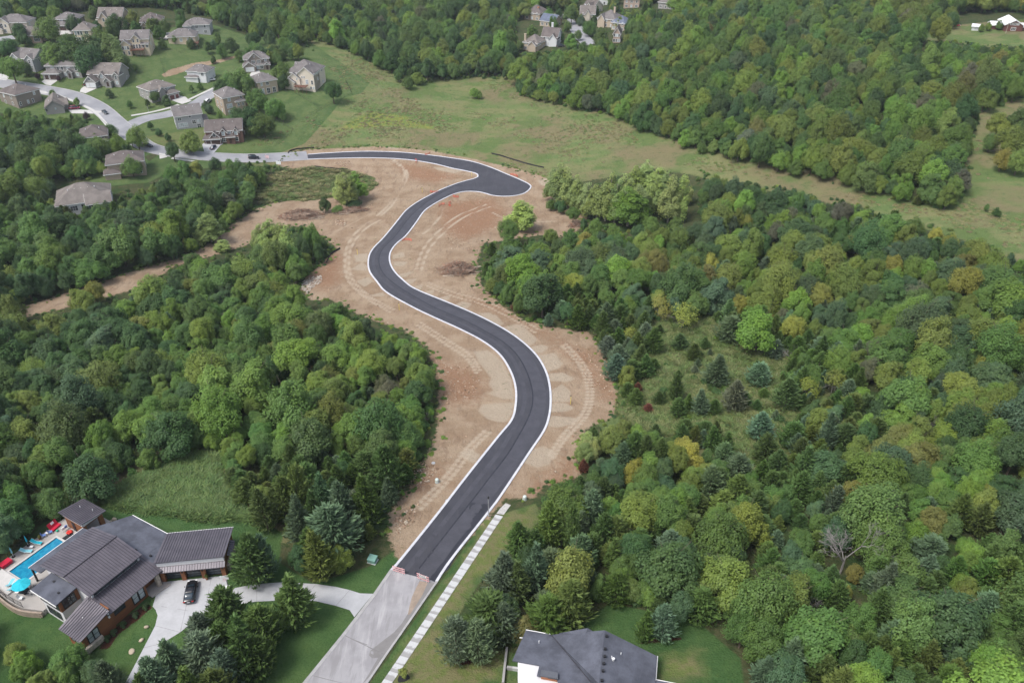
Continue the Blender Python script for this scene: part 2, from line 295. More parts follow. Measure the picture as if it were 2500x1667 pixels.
# ------------------------------------------------------------------ ground sheet
def ground_material():
    t = NT('ground_cover'); n1, n2, n3, n4 = t.noise(.035, 3), t.noise(.16, 4), t.noise(.7, 4, .65), t.noise(3.2, 3, .7)
    nb = t.noise(.06, 2)
    # woodland floor
    wood = t.mix(t.smooth(n3, .35, .65), (.042,.060,.022), (.078,.078,.038)); wood = t.mix(t.smooth(n2, .5, .65), wood, (.035,.062,.020))
    # rough meadow
    ns = t.noise(.11, 4, .6, t.scalevec(.45, 1.3, 1, rot=R(18))); mg = t.mix(t.smooth(ns, .36, .64), (.110,.160,.054), (.175,.178,.078)); mg = t.mix(t.math('MULTIPLY', t.smooth(n1, .44, .60), .75), mg, (.175,.138,.080)); mg = t.mix(t.math('MULTIPLY', t.smooth(n2, .45, .7), .3), mg, (.19,.175,.085))
    mg = t.mix(t.math('MULTIPLY', t.smooth(nb, .50, .62), .75), mg, (.085,.140,.040)); nw = t.noise(.35, 4, .7); mg = t.mix(t.math('MULTIPLY', t.smooth(nw, .54, .66), .6), mg, (.066,.105,.036)); mg = t.mix(t.math('MULTIPLY', t.smooth(nw, .42, .3), .4), mg, (.215,.17,.10)); mg = t.mix(t.math('MULTIPLY', t.smooth(n3, .55, .75), .28), mg, (.065,.10,.032)); mg = t.mix(t.math('MULTIPLY', t.smooth(n4, .5, .75), .22), mg, (.24,.22,.12))
    yel = t.attr('yellow'); mg = t.mix(t.smooth(t.math('ADD', yel, t.math('MULTIPLY', t.math('SUBTRACT', n3, .5), .5)), .4, .7), mg, t.mix(t.smooth(n3, .4, .6), (.19,.195,.05), (.13,.18,.05)))
    # lawn
    lg = t.mix(t.smooth(n2, .35, .65), (.046,.096,.031), (.072,.128,.042)); lg = t.mix(t.math('MULTIPLY', t.smooth(n1, .5, .65), .25), lg, (.115,.14,.045)); lg = t.mix(t.math('MULTIPLY', t.smooth(n4, .4, .7), .45), lg, (.026,.062,.014)); lg = t.mix(t.math('MULTIPLY', t.smooth(n3, .52, .7), .4), lg, (.085,.13,.04))
    dry = t.attr('dryness'); lg = t.mix(t.math('MULTIPLY', t.smooth(t.math('ADD', dry, t.math('MULTIPLY', t.math('SUBTRACT', n2, .5), .9)), .35, .75), .7), lg, t.mix(t.smooth(n3, .4, .6), (.15,.165,.05), (.20,.165,.085)))
    w = t.n.new('ShaderNodeTexWave'); w.inputs['Scale'].default_value = .32; w.inputs['Distortion'].default_value = .4; t.link(t.scalevec(1, 1, 0, rot=R(40)), w.inputs[0])
    w2 = t.n.new('ShaderNodeTexWave'); w2.inputs['Scale'].default_value = .32; w2.inputs['Distortion'].default_value = .4; t.link(t.scalevec(1, 1, 0, rot=R(-50)), w2.inputs[0])
    st = t.math('MULTIPLY', t.math('MULTIPLY', t.math('ADD', w.outputs['Fac'], w2.outputs['Fac']), .5), t.attr('stripe')); lg = t.mix(t.math('MULTIPLY', st, .55), lg, (.17,.21,.06))
    lg = t.mix(t.math('MULTIPLY', t.attr('farlawn'), t.smooth(n2, .3, .75, .35, .8)), lg, t.mix(t.smooth(n3, .35, .65), (.100,.140,.050), (.135,.158,.064)))
    # bare dirt
    str_ = t.noise(.5, 4, .65, t.scalevec(1, .35, 1, rot=R(25)))
    dc = t.mix(t.smooth(n2, .35, .65), (.265,.186,.122), (.335,.252,.174)); dc = t.mix(t.math('MULTIPLY', t.smooth(str_, .5, .68), .55), dc, (.19,.128,.088))
    red = t.attr('redness'); dc = t.mix(t.math('MULTIPLY', t.smooth(t.math('ADD', red, t.math('MULTIPLY', t.math('SUBTRACT', n3, .5), .9)), .3, .8), .9), dc, t.mix(n3, (.265,.138,.078), (.24,.148,.094)))
    pale = t.attr('pale'); dc = t.mix(t.math('MULTIPLY', t.smooth(t.math('ADD', pale, t.math('MULTIPLY', t.math('SUBTRACT', n3, .5), .35)), .35, .6), .8), dc, t.mix(n3, (.40,.335,.255), (.345,.285,.212)))
    trk = t.attr('track'); dc = t.mix(t.math('MULTIPLY', t.smooth(t.math('ADD', trk, t.math('MULTIPLY', t.math('SUBTRACT', n4, .5), .5)), .3, .8), .85), dc, (.42,.345,.26))
    vo = t.n.new('ShaderNodeTexVoronoi'); vo.inputs['Scale'].default_value = 1.6; t.link(t.pos, vo.inputs['Vector']); sp = t.math('MULTIPLY', t.smooth(vo.outputs['Distance'], .13, .08), t.smooth(n2, .46, .6))
    dc = t.mix(sp, dc, (.52,.46,.38)); vo2 = t.n.new('ShaderNodeTexVoronoi'); vo2.inputs['Scale'].default_value = 2.7; t.link(t.pos, vo2.inputs['Vector'])
    dc = t.mix(t.math('MULTIPLY', t.smooth(vo2.outputs['Distance'], .2, .1), t.smooth(n3, .5, .62)), dc, (.17,.11,.07)); dc = t.mix(t.math('MULTIPLY', t.smooth(n4, .5, .75), .55), dc, (.185,.128,.088)); n5 = t.noise(.9, 5, .75, t.scalevec(1.6, .5, 1, rot=R(-30))); dc = t.mix(t.math('MULTIPLY', t.smooth(n5, .52, .7), .4), dc, (.37,.29,.215))
    weeds = t.math('MULTIPLY', t.smooth(n3, .60, .70), t.smooth(nb, .52, .6)); dc = t.mix(t.math('MULTIPLY', weeds, .7), dc, (.10,.115,.045))
    # blend by the cover outlines, edges broken up by noise
    edge = t.math('ADD', t.math('MULTIPLY', t.math('SUBTRACT', n3, .5), .55), t.math('MULTIPLY', t.math('SUBTRACT', n4, .5), .35))
    def msk(a, k=1.0): return t.smooth(t.math('ADD', t.attr(a), t.math('MULTIPLY', edge, k)), .42, .58)
    c = t.mix(msk('meadow', 1.2), wood, mg); c = t.mix(msk('lawn', .45), c, lg); c = t.mix(msk('dirt', 1.1), c, dc); c = t.mix(msk('patchgrass', 1.2), c, mg)
    c = t.mix(msk('mulch', .6), c, t.mix(n4, (.075,.028,.017), (.035,.02,.014)))
    h = t.math('ADD', n4, t.math('MULTIPLY', n3, 1.5))
    return t.done(c, .95, .1, t.bump(h, .8, .3))
MATS['ground_cover'] = ground_material()
def build_ground():
    Y = [8.0]
    while Y[-1] < 2600: Y.append(Y[-1]+max(.62, .0047*Y[-1] if Y[-1] < 760 else .05*Y[-1]))
    Y = np.array(Y); C = 560; tt = np.linspace(-1, 1, C); tt = np.sign(tt)*(.8*abs(tt)+.2*abs(tt)**3)
    hw = .80*(Y*CP+110*SP)+30+np.maximum(0, Y-760)*.6; X = tt[None]*hw[:, None]; YY = np.repeat(Y[:, None], C, 1); x = X.ravel(); y = YY.ravel(); z = T(x, y)
    A = {}
    soft = lambda sd, s: np.clip(.5+sd/(2*s), 0, 1)
    def paint(name, polys, s, grow=0.0): A[name] = np.maximum.reduce([soft(sdist(x, y, p, s*1.01+grow)+grow, s) for p in polys])
    paint('dirt', [W_DIRT, gxy(zz(0,0,3.76,(1480,690),(1560,640),(1800,575),(2000,552),(2230,498),(2240,512),(2010,580),(1800,620),(1600,690),(1510,710)))], 2.5); paint('meadow', [W_MEADOW, W_CLEAR, W_TALL, W_FARM, W_SM], 4.5, 7.0); paint('lawn', W_LAWNS, 1.5); paint('patchgrass', [W_GP], 3.0)
    paint('pale', [gxy(p) for p in PALE], 1.6); paint('redness', [gxy(p) for p in RED], 9.0); paint('mulch', [gxy(p) for p in MULCH], .9); paint('farlawn', [W_LAWNS[2], W_LAWNS[3]], 3.0); paint('stripe', [gxy(STRIPE_P)], 2.0)
    paint('yellow', [gxy(fv((850,255),(930,265),(1000,290),(1010,300),(900,290),(790,300),(760,310),(800,280)))], 5.0)
    paint('dryness', [gxy(p) for p in (fv((1110,1195),(1230,1155),(1245,1190),(1180,1260),(1100,1340),(1040,1430),(1180,1500),(1100,1600),(860,1600)), fv((1180,1230),(1060,1420),(1000,1480),(960,1568),(1180,1568),(1100,1480),(1130,1350)), zz(1000,1167,3.1357,(1900,1330),(2250,1290),(2300,1568),(1900,1568)), fv((280,320),(480,290),(520,330),(380,340)))], 5.0)
    tr = np.zeros(len(x))
    for p in TRACKS:
        w = resamp(spline(gxy(p), 6), 1.5); W = np.array(w)
        m = (x > W[:, 0].min()-3) & (x < W[:, 0].max()+3) & (y > W[:, 1].min()-3) & (y < W[:, 1].max()+3); d = np.full(m.sum(), 9.0)
        for i in range(len(W)): d = np.minimum(d, np.hypot(x[m]-W[i, 0], y[m]-W[i, 1]))
        tr[m] = np.maximum(tr[m], np.clip(1.1-d/1.1, 0, 1))
    A['track'] = tr
    r = len(Y); idx = np.arange(r*C).reshape(r, C); quads = np.stack([idx[:-1, :-1], idx[:-1, 1:], idx[1:, 1:], idx[1:, :-1]], -1).reshape(-1, 4)
    fm = {k: A[k][quads].mean(1) for k in ('dirt', 'meadow', 'lawn', 'patchgrass')}
    kind = np.zeros(len(quads), int); kind[fm['meadow'] > .5] = 1; kind[fm['lawn'] > .5] = 2; kind[fm['dirt'] > .5] = 3; kind[fm['patchgrass'] > .5] = 1
    V = np.c_[x, y, z]
    for k, nm in enumerate(('ground', 'meadow', 'lawn', 'graded_dirt')):
        q = quads[kind == k]; u, inv = np.unique(q, return_inverse=True); inv = inv.reshape(-1, 4)
        me = bpy.data.meshes.new(nm); me.vertices.add(len(u)); me.vertices.foreach_set('co', V[u].ravel()); me.loops.add(inv.size); me.loops.foreach_set('vertex_index', inv.ravel().astype(np.int32))
        me.polygons.add(len(inv)); me.polygons.foreach_set('loop_start', np.arange(0, inv.size, 4, dtype=np.int32)); me.update(calc_edges=True); me.shade_smooth()
        for a, v in A.items(): me.attributes.new(a, 'FLOAT', 'POINT').data.foreach_set('value', v[u].astype(np.float32))
        me.materials.append(MATS['ground_cover']); tag(link(nm, me), kind='structure')
build_ground()

# ------------------------------------------------------------------ roads
def road_materials():
    t = NT('asphalt'); n = t.noise(.25, 4); s = t.noise(1.2, 4, .6, t.scalevec(1, .12, 1, rot=R(20))); g = t.noise(14, 2, .8)
    c = t.mix(t.smooth(n, .35, .65), (.046,.046,.057), (.058,.058,.071)); c = t.mix(t.math('MULTIPLY', t.smooth(s, .45, .75), .4), c, (.085,.083,.09)); c = t.mix(t.math('MULTIPLY', g, .3), c, (.03,.03,.036))
    MATS['asphalt'] = t.done(c, .82, .35, t.bump(g, .2, .02))
    M('wet_asphalt', (.031,.031,.04), .6, .2, .6); M('asphalt_seam', (.030,.031,.041), .8, .3, 1.2)
    t = NT('old_concrete'); s = t.noise(.9, 5, .65, t.scalevec(1, .07, 1, rot=R(24))); n = t.noise(.3, 4); g = t.noise(9, 3, .7)
    c = t.mix(t.smooth(n, .35, .65), (.28,.27,.28), (.345,.335,.345)); c = t.mix(t.math('MULTIPLY', t.smooth(s, .5, .7), .7), c, (.46,.445,.45)); c = t.mix(t.math('MULTIPLY', t.smooth(s, .46, .36), .5), c, (.215,.205,.21)); c = t.mix(t.math('MULTIPLY', g, .25), c, (.25,.24,.235))
    MATS['old_concrete'] = t.done(c, .85, .25, t.bump(g, .15, .02))
    t = NT('street_concrete'); n = t.noise(.12, 4); g = t.noise(2.0, 4, .7); c = t.mix(t.smooth(n, .35, .65), (.24,.24,.255), (.31,.308,.32)); c = t.mix(t.math('MULTIPLY', t.smooth(g, .5, .7), .4), c, (.23,.23,.245)); MATS['street_concrete'] = t.done(c, .85, .25)
    M('new_kerb', (.55,.55,.585), .8, .14, .8); M('kerb_old', (.36,.35,.345), .85, .15, .8); M('drive_concrete', (.41,.41,.42), .8, .09, .5); M('pale_concrete', (.48,.465,.44), .8, .08, .5); M('joint_dark', (.20,.20,.20), .9, .1)
    M('gutter_stain', (.20,.19,.19), .8, .2, .5); M('sediment', (.29,.23,.18), .9, .18, .7); M('damp_concrete', (.205,.195,.19), .75, .1, .6); M('gravel', (.44,.42,.40), .95, .3, 2.5, bump=.6)
    t = NT('slab_concrete'); oc = t.objcoord(); sx = t.n.new('ShaderNodeSeparateXYZ'); t.link(oc, sx.inputs[0]); n = t.noise(1.1, 4, .6); g = t.noise(6, 3)
    lvl = t.math('ADD', t.math('MULTIPLY', sx.outputs['X'], -1.1), t.math('ADD', t.math('MULTIPLY', t.math('SUBTRACT', n, .5), 1.6), t.math('MULTIPLY', t.math('SUBTRACT', t.rand(), .5), .9)))
    c = t.mix(t.smooth(g, .3, .7), (.46,.46,.46), (.53,.53,.525)); c = t.mix(t.math('MULTIPLY', t.smooth(lvl, .15, .42), .8), c, (.27,.26,.25)); MATS['slab_concrete'] = t.done(c, .8, .25)
road_materials()
A_, B_ = (625, 350, 2.94), (850, 750, 3.1357)
Lpx = [(974,1367)]+zz(*B_,(685,1568),(900,1290),(1140,990),(1245,860),(1275,740),(1275,620),(1240,500),(1160,370),(1030,265),(850,170),(640,75),(485,0))+zz(*A_,(930,1070),(860,990),(815,930),(800,870),(810,800),(845,745),(900,690),(960,620),(1020,545),(1075,480),(1150,425),(1230,380),(1320,335),(1420,295),(1500,270),(1555,256),(1582,246),(1590,236),(1575,218),(1500,200),(1400,180),(1280,150),(1130,125),(1000,113),(850,108),(700,108),(500,113),(370,118))
Rpx = [(1104,1367)]+zz(*B_,(1085,1568),(1180,1440),(1395,1115),(1505,950),(1545,840),(1558,720),(1550,600),(1520,490),(1450,370),(1330,255),(1180,155),(985,55),(800,-25))+zz(*A_,(1150,1045),(1060,980),(1000,920),(968,860),(965,800),(985,755),(1020,715),(1075,670),(1120,615),(1160,560),(1210,490),(1270,445),(1340,405),(1420,368),(1490,350),(1560,348),(1620,355),(1690,375),(1760,383),(1850,380),(1930,360),(1975,320),(1965,295),(1900,262),(1800,220),(1680,170),(1550,130),(1400,105),(1250,85),(1050,65),(850,58),(700,60),(500,70),(370,80))
Lw = resamp(spline(gxy([(953,1390)]+Lpx), 5), 1.6); Rw = resamp(spline(gxy([(1069,1420)]+Rpx), 5), 1.6)
drape(Lw+Rw[::-1], 2.2, .06, 'asphalt_road', 'asphalt')
strip(Lw, -.5, 0.0, .16, -.3, 'kerb', 'new_kerb'); strip(Rw, 0.0, .5, .16, -.3, 'kerb', 'new_kerb')
ROAD_MID = resamp(spline([c[:2] for c in [gxy([(1013,1401)])[0]]+[c for c in ROADC[3:16]]], 6), 1.5)
M('asphalt_lane', (.062,.062,.075), .8, .16, .35)
strip(ROAD_MID, -.14, -3.3, .064, .02, 'paving_lane', 'asphalt_lane'); strip(ROAD_MID, 2.5, 1.5, .064, .02, 'paving_lane', 'asphalt_lane')
# offset the construction joint a little to the right of the middle, as traced
strip(ROAD_MID, .2, -.12, .066, .02, 'paving_joint', 'asphalt_seam')
drape(gxy(zz(1000,1167,3.1357,(460,195),(480,185),(600,200),(600,235),(400,520),(300,690),(190,795),(150,770),(140,735),(250,650),(350,510),(440,400),(475,380),(450,290))), 1.2, .066, 'fresh_asphalt_patch', 'wet_asphalt')
# older concrete street
oL = resamp(gxy([(660,1768),(739,1667),(836,1548),(913,1448),(953,1390)]), 1.5); oR = resamp(gxy([(828,1768),(898,1667),(944,1599),(1067,1422),(1069,1420)]), 1.5)
drape(oL+oR[::-1], 2.0, .05, 'concrete_street', 'old_concrete')
strip(oL, -.55, .05, .10, -.3, 'kerb', 'kerb_old'); strip(oR, -.05, .32, .14, -.3, 'kerb', 'kerb_old')
drape([(a, b) for a, b in gxy(zz(700,1367,4.704,(1530,240),(1640,250),(1725,262),(1400,700),(1130,1090),(960,1330),(880,1411),(840,1460),(930,1330),(1050,1120),(980,1125),(945,1090),(960,1040),(1010,1000),(1100,930),(1230,830),(1320,730),(1400,600),(1430,480),(1470,360)))], 1.0, .056, 'damp_stain', 'damp_concrete')
drape(gxy(zz(700,1367,4.704,(1530,240),(1620,255),(1560,400),(1420,620),(1390,630),(1410,530),(1440,420),(1490,310))), 1.0, .062, 'sediment_stain', 'sediment')
for a in ((300,1325,640,1411),(640,850,1120,1080),(790,920,930,975)):
    (x0, y0), (x1, y1) = gxy(zz(700,1367,4.704,(a[0],a[1]),(a[2],a[3]))); strip([(x0, y0), ((x0+x1)/2, (y0+y1)/2), (x1, y1)], -.05, .05, .062, .03, 'paving_joint', 'gutter_stain')
# sidewalk slabs, each its own piece
sw0, sw1 = np.array(gxy([(944,1667)])[0]), np.array(gxy([(1219,1258)])[0]); ax = (sw1-sw0)/np.hypot(*(sw1-sw0)); LEN = np.hypot(*(sw1-sw0)); SL = 1.62
walk = empty('sidewalk', (sw1[0], sw1[1], float(T(sw1[0], sw1[1])))); tag(walk, kind='structure')
sm = MB().box(-.79, -.78, -.10, .79, .78, .0).mesh('slab', 'slab_concrete'); ang = math.atan2(ax[1], ax[0])
for i in range(int(LEN/SL)+7):
    c = sw1-ax*(SL*(i+.5)); z = float(T(c[0], c[1])); e = .8; sl = math.atan2(float(T(*(c+ax*e)))-float(T(*(c-ax*e))), 2*e)
    o = link('slab', sm, walk); o.location = Vector((c[0], c[1], z+.075))-walk.location; nx_ = np.array([-ax[1], ax[0]]); o.rotation_euler = (math.atan2(float(T(*(c+nx_*.7)))-float(T(*(c-nx_*.7))), 1.4), -sl, ang)
    if i > int(LEN/SL)-2: o.scale = (1, 1, 1)
strip([tuple(sw1-ax*(LEN+12)), tuple(sw1-ax*LEN/2), tuple(sw1)], -.55, .55, -.01, -.1, 'slab_bed', 'joint_dark')
drape(gxy(zz(1000,1167,3.1357,(690,235),(735,190),(775,205),(720,280),(665,270))), .8, .02, 'gravel_patch', 'gravel')
# private drive of the modern house: two panels cut by joints
DRIVE = [(394,1421),(470,1413),(552,1405),(556,1425),(562,1437),(600,1430),(627,1425),(691,1421),(771,1425),(819,1432),(854,1440),(879,1448),(911,1449),(865,1506),(854,1489),(819,1478),(771,1467),(723,1464),(627,1468),(560,1478),(497,1497),(440,1543),(399,1568),(357,1639),(341,1667),(300,1750),(255,1750),(306,1667),(351,1581),(379,1527),(385,1502),(380,1488),(373,1480),(380,1455)]
drape(gxy(DRIVE), 1.6, .05, 'driveway', 'drive_concrete')
for a, b in (((394,1480),(497,1497)),((470,1415),(440,1543)),((516,1410),(500,1494)),((403,1449),(560,1440)),((771,1426),(740,1465)),((854,1440),(820,1478)),((379,1527),(440,1543)),((627,1425),(627,1467)),((351,1581),(396,1570))):
    p = gxy([a, b]); p = [p[0], tuple((np.array(p[0])+np.array(p[1]))/2), p[1]]; strip(p, -.025, .025, .056, .03, 'paving_joint', 'gutter_stain')
# neighbourhood streets
def street(px, width, name='residential_street', kerb=True, sp=3.0):
    c = resamp(spline(gxy(px), 6), 3.0); P = np.array(c); t = np.gradient(P, axis=0); t /= np.hypot(*t.T)[:, None]; nn = np.c_[-t[:, 1], t[:, 0]]
    l = [tuple(q) for q in P+nn*width/2]; r = [tuple(q) for q in P-nn*width/2]; drape(l+r[::-1], sp, .09, name, 'street_concrete')
    if kerb: strip(l, 0, .4, .16, -.2, 'kerb', 'kerb_old'); strip(r, -.4, 0, .16, -.2, 'kerb', 'kerb_old')
    return c
street(fv((-60,178),(0,191),(100,207),(170,222),(225,247),(265,280),(300,310),(340,338),(400,352),(480,360),(560,364),(640,362),(706,358)), 8.6)
street(fv((283,296),(330,274),(390,262),(440,245),(480,220),(520,198),(560,192)), 7.6, kerb=False)
street(fv((-60,95),(0,91),(32,86)), 8.0, kerb=False); street(fv((1318,45),(1322,62),(1332,80),(1345,94),(1356,103)), 9.0, kerb=False); street(fv((1200,33),(1290,36),(1320,50)), 7.0, kerb=False)
for p in (zz(0,170,6.271,(640,190),(690,150),(750,118),(870,140),(895,165),(775,250),(700,235)), zz(0,170,6.271,(1240,300),(1290,260),(1390,225),(1420,200),(1560,255),(1310,370),(1220,345)), zz(300,170,5.88,(665,405),(760,372),(900,395),(935,430),(990,455),(850,500),(790,480),(690,440)),
          zz(300,170,5.88,(1140,1080),(1210,1020),(1440,1045),(1440,1075),(1400,1090),(1295,1215),(1170,1190)), zz(0,0,5.6,(770,395),(960,385),(1010,400),(1000,470),(790,485),(760,440)), zz(400,0,3.76,(820,645),(870,640),(905,700),(840,700),(780,705)), zz(0,0,3.76,(1480,310),(1560,300),(1560,340),(1530,370),(1470,350)),
          zz(0,170,6.271,(1040,620),(1200,615),(1560,640),(1545,665),(1420,680),(1100,675)), zz(0,170,6.271,(1390,910),(1620,905),(1640,940),(1600,965),(1380,975)), zz(300,170,5.88,(520,1200),(600,1215),(640,1260),(530,1285)), zz(0,170,6.271,(600,325),(700,335),(750,370),(640,380)), zz(0,170,6.271,(-60,70),(40,60),(140,120),(100,170),(-60,150))):
    drape(gxy(p), 2.5, .11, 'driveway', 'pale_concrete' if len(p) != 7 or p[0][0] < 480 else 'drive_concrete')
for p in (zz(300,170,5.88,(120,665),(360,625),(640,560),(800,505)), zz(300,170,5.88,(940,440),(1150,340),(1360,240)), zz(0,170,6.271,(860,395),(980,430),(1120,485)), zz(0,170,6.271,(1190,515),(1330,580),(1440,640),(1560,760),(1660,880)), zz(300,170,5.88,(700,1275),(880,1300),(1060,1325))):
    c = resamp(spline(gxy(p), 5), 2.0); strip(c, -.75, .75, .13, -.1, 'path', 'pale_concrete')
# ------------------------------------------------------------------ trees
def leaf_material(name, rough=.6, trans=.22, mult=1.0):
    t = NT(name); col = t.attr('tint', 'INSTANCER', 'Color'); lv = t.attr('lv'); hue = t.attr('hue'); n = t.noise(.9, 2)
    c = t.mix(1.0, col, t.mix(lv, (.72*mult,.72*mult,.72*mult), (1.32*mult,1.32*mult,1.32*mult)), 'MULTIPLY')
    c = t.mix(t.math('MULTIPLY', t.smooth(hue, .4, 1.0), .42), c, t.mix(1.0, c, (1.24,1.13,.72), 'MULTIPLY')); c = t.mix(t.math('MULTIPLY', t.smooth(n, .45, .75), .25), c, t.mix(1.0, c, (1.35,1.25,.9), 'MULTIPLY'))
    MATS[name] = t.done(c, rough, .25, trans=trans)
leaf_material('leaves', .55, .28); leaf_material('needles', .65, .2)
M('bark', (.11,.085,.065), .95, .3, 3, bump=.5); M('pale_bark', (.34,.31,.25), .9, .2, 3); M('dead_wood', (.21,.195,.18), .9, .2, 3)
def quad_mesh(name, c, n, u, hl, hw, lv, hue, mat, extra=None):
    """leaf plates: centres c, normals n, long axis hint u, half sizes"""
    n = n/np.linalg.norm(n, axis=1)[:, None]; u = u-n*(u*n).sum(1)[:, None]; u /= np.linalg.norm(u, axis=1)[:, None]+1e-9; w = np.cross(n, u)
    hl = hl[:, None]; hw = hw[:, None]; V = np.stack([c-u*hl, c+w*hw-u*hl*.1, c+u*hl, c-w*hw-u*hl*.1], 1).reshape(-1, 3); k = len(c); F = np.arange(4*k).reshape(-1, 4)
    ex_v, ex_f = (np.array(extra.v), extra.f) if extra else (np.zeros((0, 3)), [])
    me = bpy.data.meshes.new(name); nf = k+len(ex_f); lt = np.r_[np.full(k, 4), [len(f) for f in ex_f]].astype(np.int32)
    vi = np.concatenate([F.ravel()]+[np.array(f)+4*k for f in ex_f]).astype(np.int32)
    me.vertices.add(4*k+len(ex_v)); me.vertices.foreach_set('co', np.r_[V, ex_v.reshape(-1, 3)].astype(np.float32).ravel()); me.loops.add(len(vi)); me.loops.foreach_set('vertex_index', vi)
    me.polygons.add(nf); me.polygons.foreach_set('loop_start', np.r_[0, np.cumsum(lt)[:-1]].astype(np.int32)); me.update(calc_edges=True)
    for nm, a in (('lv', lv), ('hue', hue)): me.attributes.new(nm, 'FLOAT', 'FACE').data.foreach_set('value', np.r_[a, np.full(len(ex_f), .5)].astype(np.float32))
    me.materials.append(MATS[mat])
    return me
def unit(k, g): d = g.normal(size=(k, 3)); return d/np.linalg.norm(d, axis=1)[:, None]
def broad_crown(seed, n=11000, R0=4.0, H0=9.0, lobes=24, leaf=.148, gap=.0, zlo=.10, flat=.42):
    """uneven crown: several leaders of different height, each carrying small leafy lobes"""
    g = np.random.default_rng(seed); ns = max(4, lobes//4); C = []; r = []; sub = []
    for s in range(ns):
        a = s*2.39996+g.random(); q = 0 if s == 0 else math.sqrt((s-.3)/ns)*g.uniform(.50, .68); cx_, cy_ = R0*q*math.cos(a), R0*q*math.sin(a)
        top = H0*(1-flat*q**1.5*1.6)*g.uniform(.80, 1.0); w = R0*g.uniform(.34, .50)*(1.1-.25*q); lo = H0*zlo*g.uniform(.6, 2.2); m = 9
        for i in range(m):
            zf = 1-1.7*(i+.5)/m; th = i*2.39996+g.random()*2; rr = math.sqrt(max(0, 1-zf*zf)); half = (top-lo)/2*.82
            C.append((cx_+rr*math.cos(th)*w*.72, cy_+rr*math.sin(th)*w*.72, (top+lo)/2+zf*half)); r.append(R0*g.uniform(.11, .27)*(1.15-.2*zf)); sub.append(s)
    C = np.array(C); r = np.array(r); sub = np.array(sub); nl = len(r)
    lobetone = g.uniform(-.13, .13, nl)+g.uniform(-.08, .08, ns)[sub]; lobehue = .6*g.random(ns)[sub]+.5*g.random(nl)
    k = int(n*2.4); li = g.choice(nl, k, p=r**2/(r**2).sum()); d = unit(k, g); rad = .62+.55*g.random(k)+.35*(g.random(k) < .06)
    p = C[li]+d*(r[li]*rad)[:, None]; zc = H0*.45; out = p-np.array([0, 0, zc*.7]); out /= np.linalg.norm(out, axis=1)[:, None]
    patch = np.sin(p[:, 0]*2.1+seed)*np.sin(p[:, 1]*2.3)*np.sin(p[:, 2]*2.2); ok = ((d*out).sum(1) > -.45) & (g.random(k) > gap*(1-patch)) & (p[:, 2] > .15)
    for j in range(nl): ok &= ~((np.linalg.norm(p-C[j], axis=1) < r[j]*.55) & (li != j))
    idx = np.where(ok)[0][:n]; p = p[idx]; d = d[idx]; k = len(p)
    nn = d*.45+out[idx]*.35+np.array([0, 0, .45])+unit(k, g)*.42; lv = np.clip(.5+lobetone[li[idx]]+g.normal(size=k)*.15, 0, 1); hue = np.clip(lobehue[li[idx]]+g.normal(size=k)*.12, 0, 1)
    return quad_mesh('crown', p, nn, unit(k, g), g.uniform(.75, 1.4, k)*leaf, g.uniform(.7, 1.2, k)*leaf*.75, lv, hue, 'leaves')
def trunk_mb(seed, H0, r0, limbs=6, spread=2.4, top=.75, first=.22, n=6):
    g = random.Random(seed); m = MB(); pts = [(0, 0, -.6)]; x = y = 0
    for k in range(1, 6): x += g.uniform(-.12, .12); y += g.uniform(-.12, .12); pts.append((x, y, H0*top*k/5))
    m.tube(pts, [r0*(1.25-.2*k) for k in range(6)], n)
    for k in range(limbs):
        t = first+(top-first)*(k+.5)/limbs; a = k*2.4+g.random(); z = H0*t; L = spread*(1.15-t*.6)
        b = Vector((x*t, y*t, z)); d = Vector((math.cos(a), math.sin(a), .75)); m.tube([b, b+d*L*.5, b+d*L+Vector((0, 0, .3*L))], [r0*.5*(1.1-t), r0*.34*(1.1-t), .025], 4)
    return m
def cedar_crown(seed, n=2600, R0=1.9, H0=6.0, fat=.8, droop=.5):
    g = np.random.default_rng(seed); nb = 150; t = (np.arange(nb)+.5)/nb; a = np.arange(nb)*2.39996+g.random(nb)*.5
    L = R0*np.power(1-t, fat)*(.45+.75*np.minimum(1, t*5+.35))*g.uniform(.72, 1.2, nb); L = np.maximum(L, .16); up = g.uniform(.35, .75, nb)+t*.5
    bz = H0*(.03+.93*t); per = n//nb; bi = np.repeat(np.arange(nb), per); k = len(bi); s = np.sqrt(g.random(k))*.95+.08
    dr = np.c_[np.cos(a), np.sin(a), np.zeros(nb)][bi]; side = np.c_[-np.sin(a), np.cos(a), np.zeros(nb)][bi]
    lat = (g.random(k)-.5)*(1.05-.75*s)*L[bi]*.95; ht = up[bi]*L[bi]*s*s*.75+g.normal(size=k)*.06
    p = dr*(s*L[bi])[:, None]+side*lat[:, None]; p[:, 2] += bz[bi]+ht
    ax = dr*.9+side*(lat/(L[bi]+.01))[:, None]*1.2+np.array([0, 0, 1])*(.35+.55*s[:, None])+unit(k, g)*.35
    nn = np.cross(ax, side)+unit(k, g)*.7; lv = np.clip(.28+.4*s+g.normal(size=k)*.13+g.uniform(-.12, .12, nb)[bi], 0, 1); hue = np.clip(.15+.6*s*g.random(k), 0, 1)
    return quad_mesh('crown', p, nn, ax, g.uniform(.22, .42, k), g.uniform(.055, .10, k), lv, hue, 'needles')
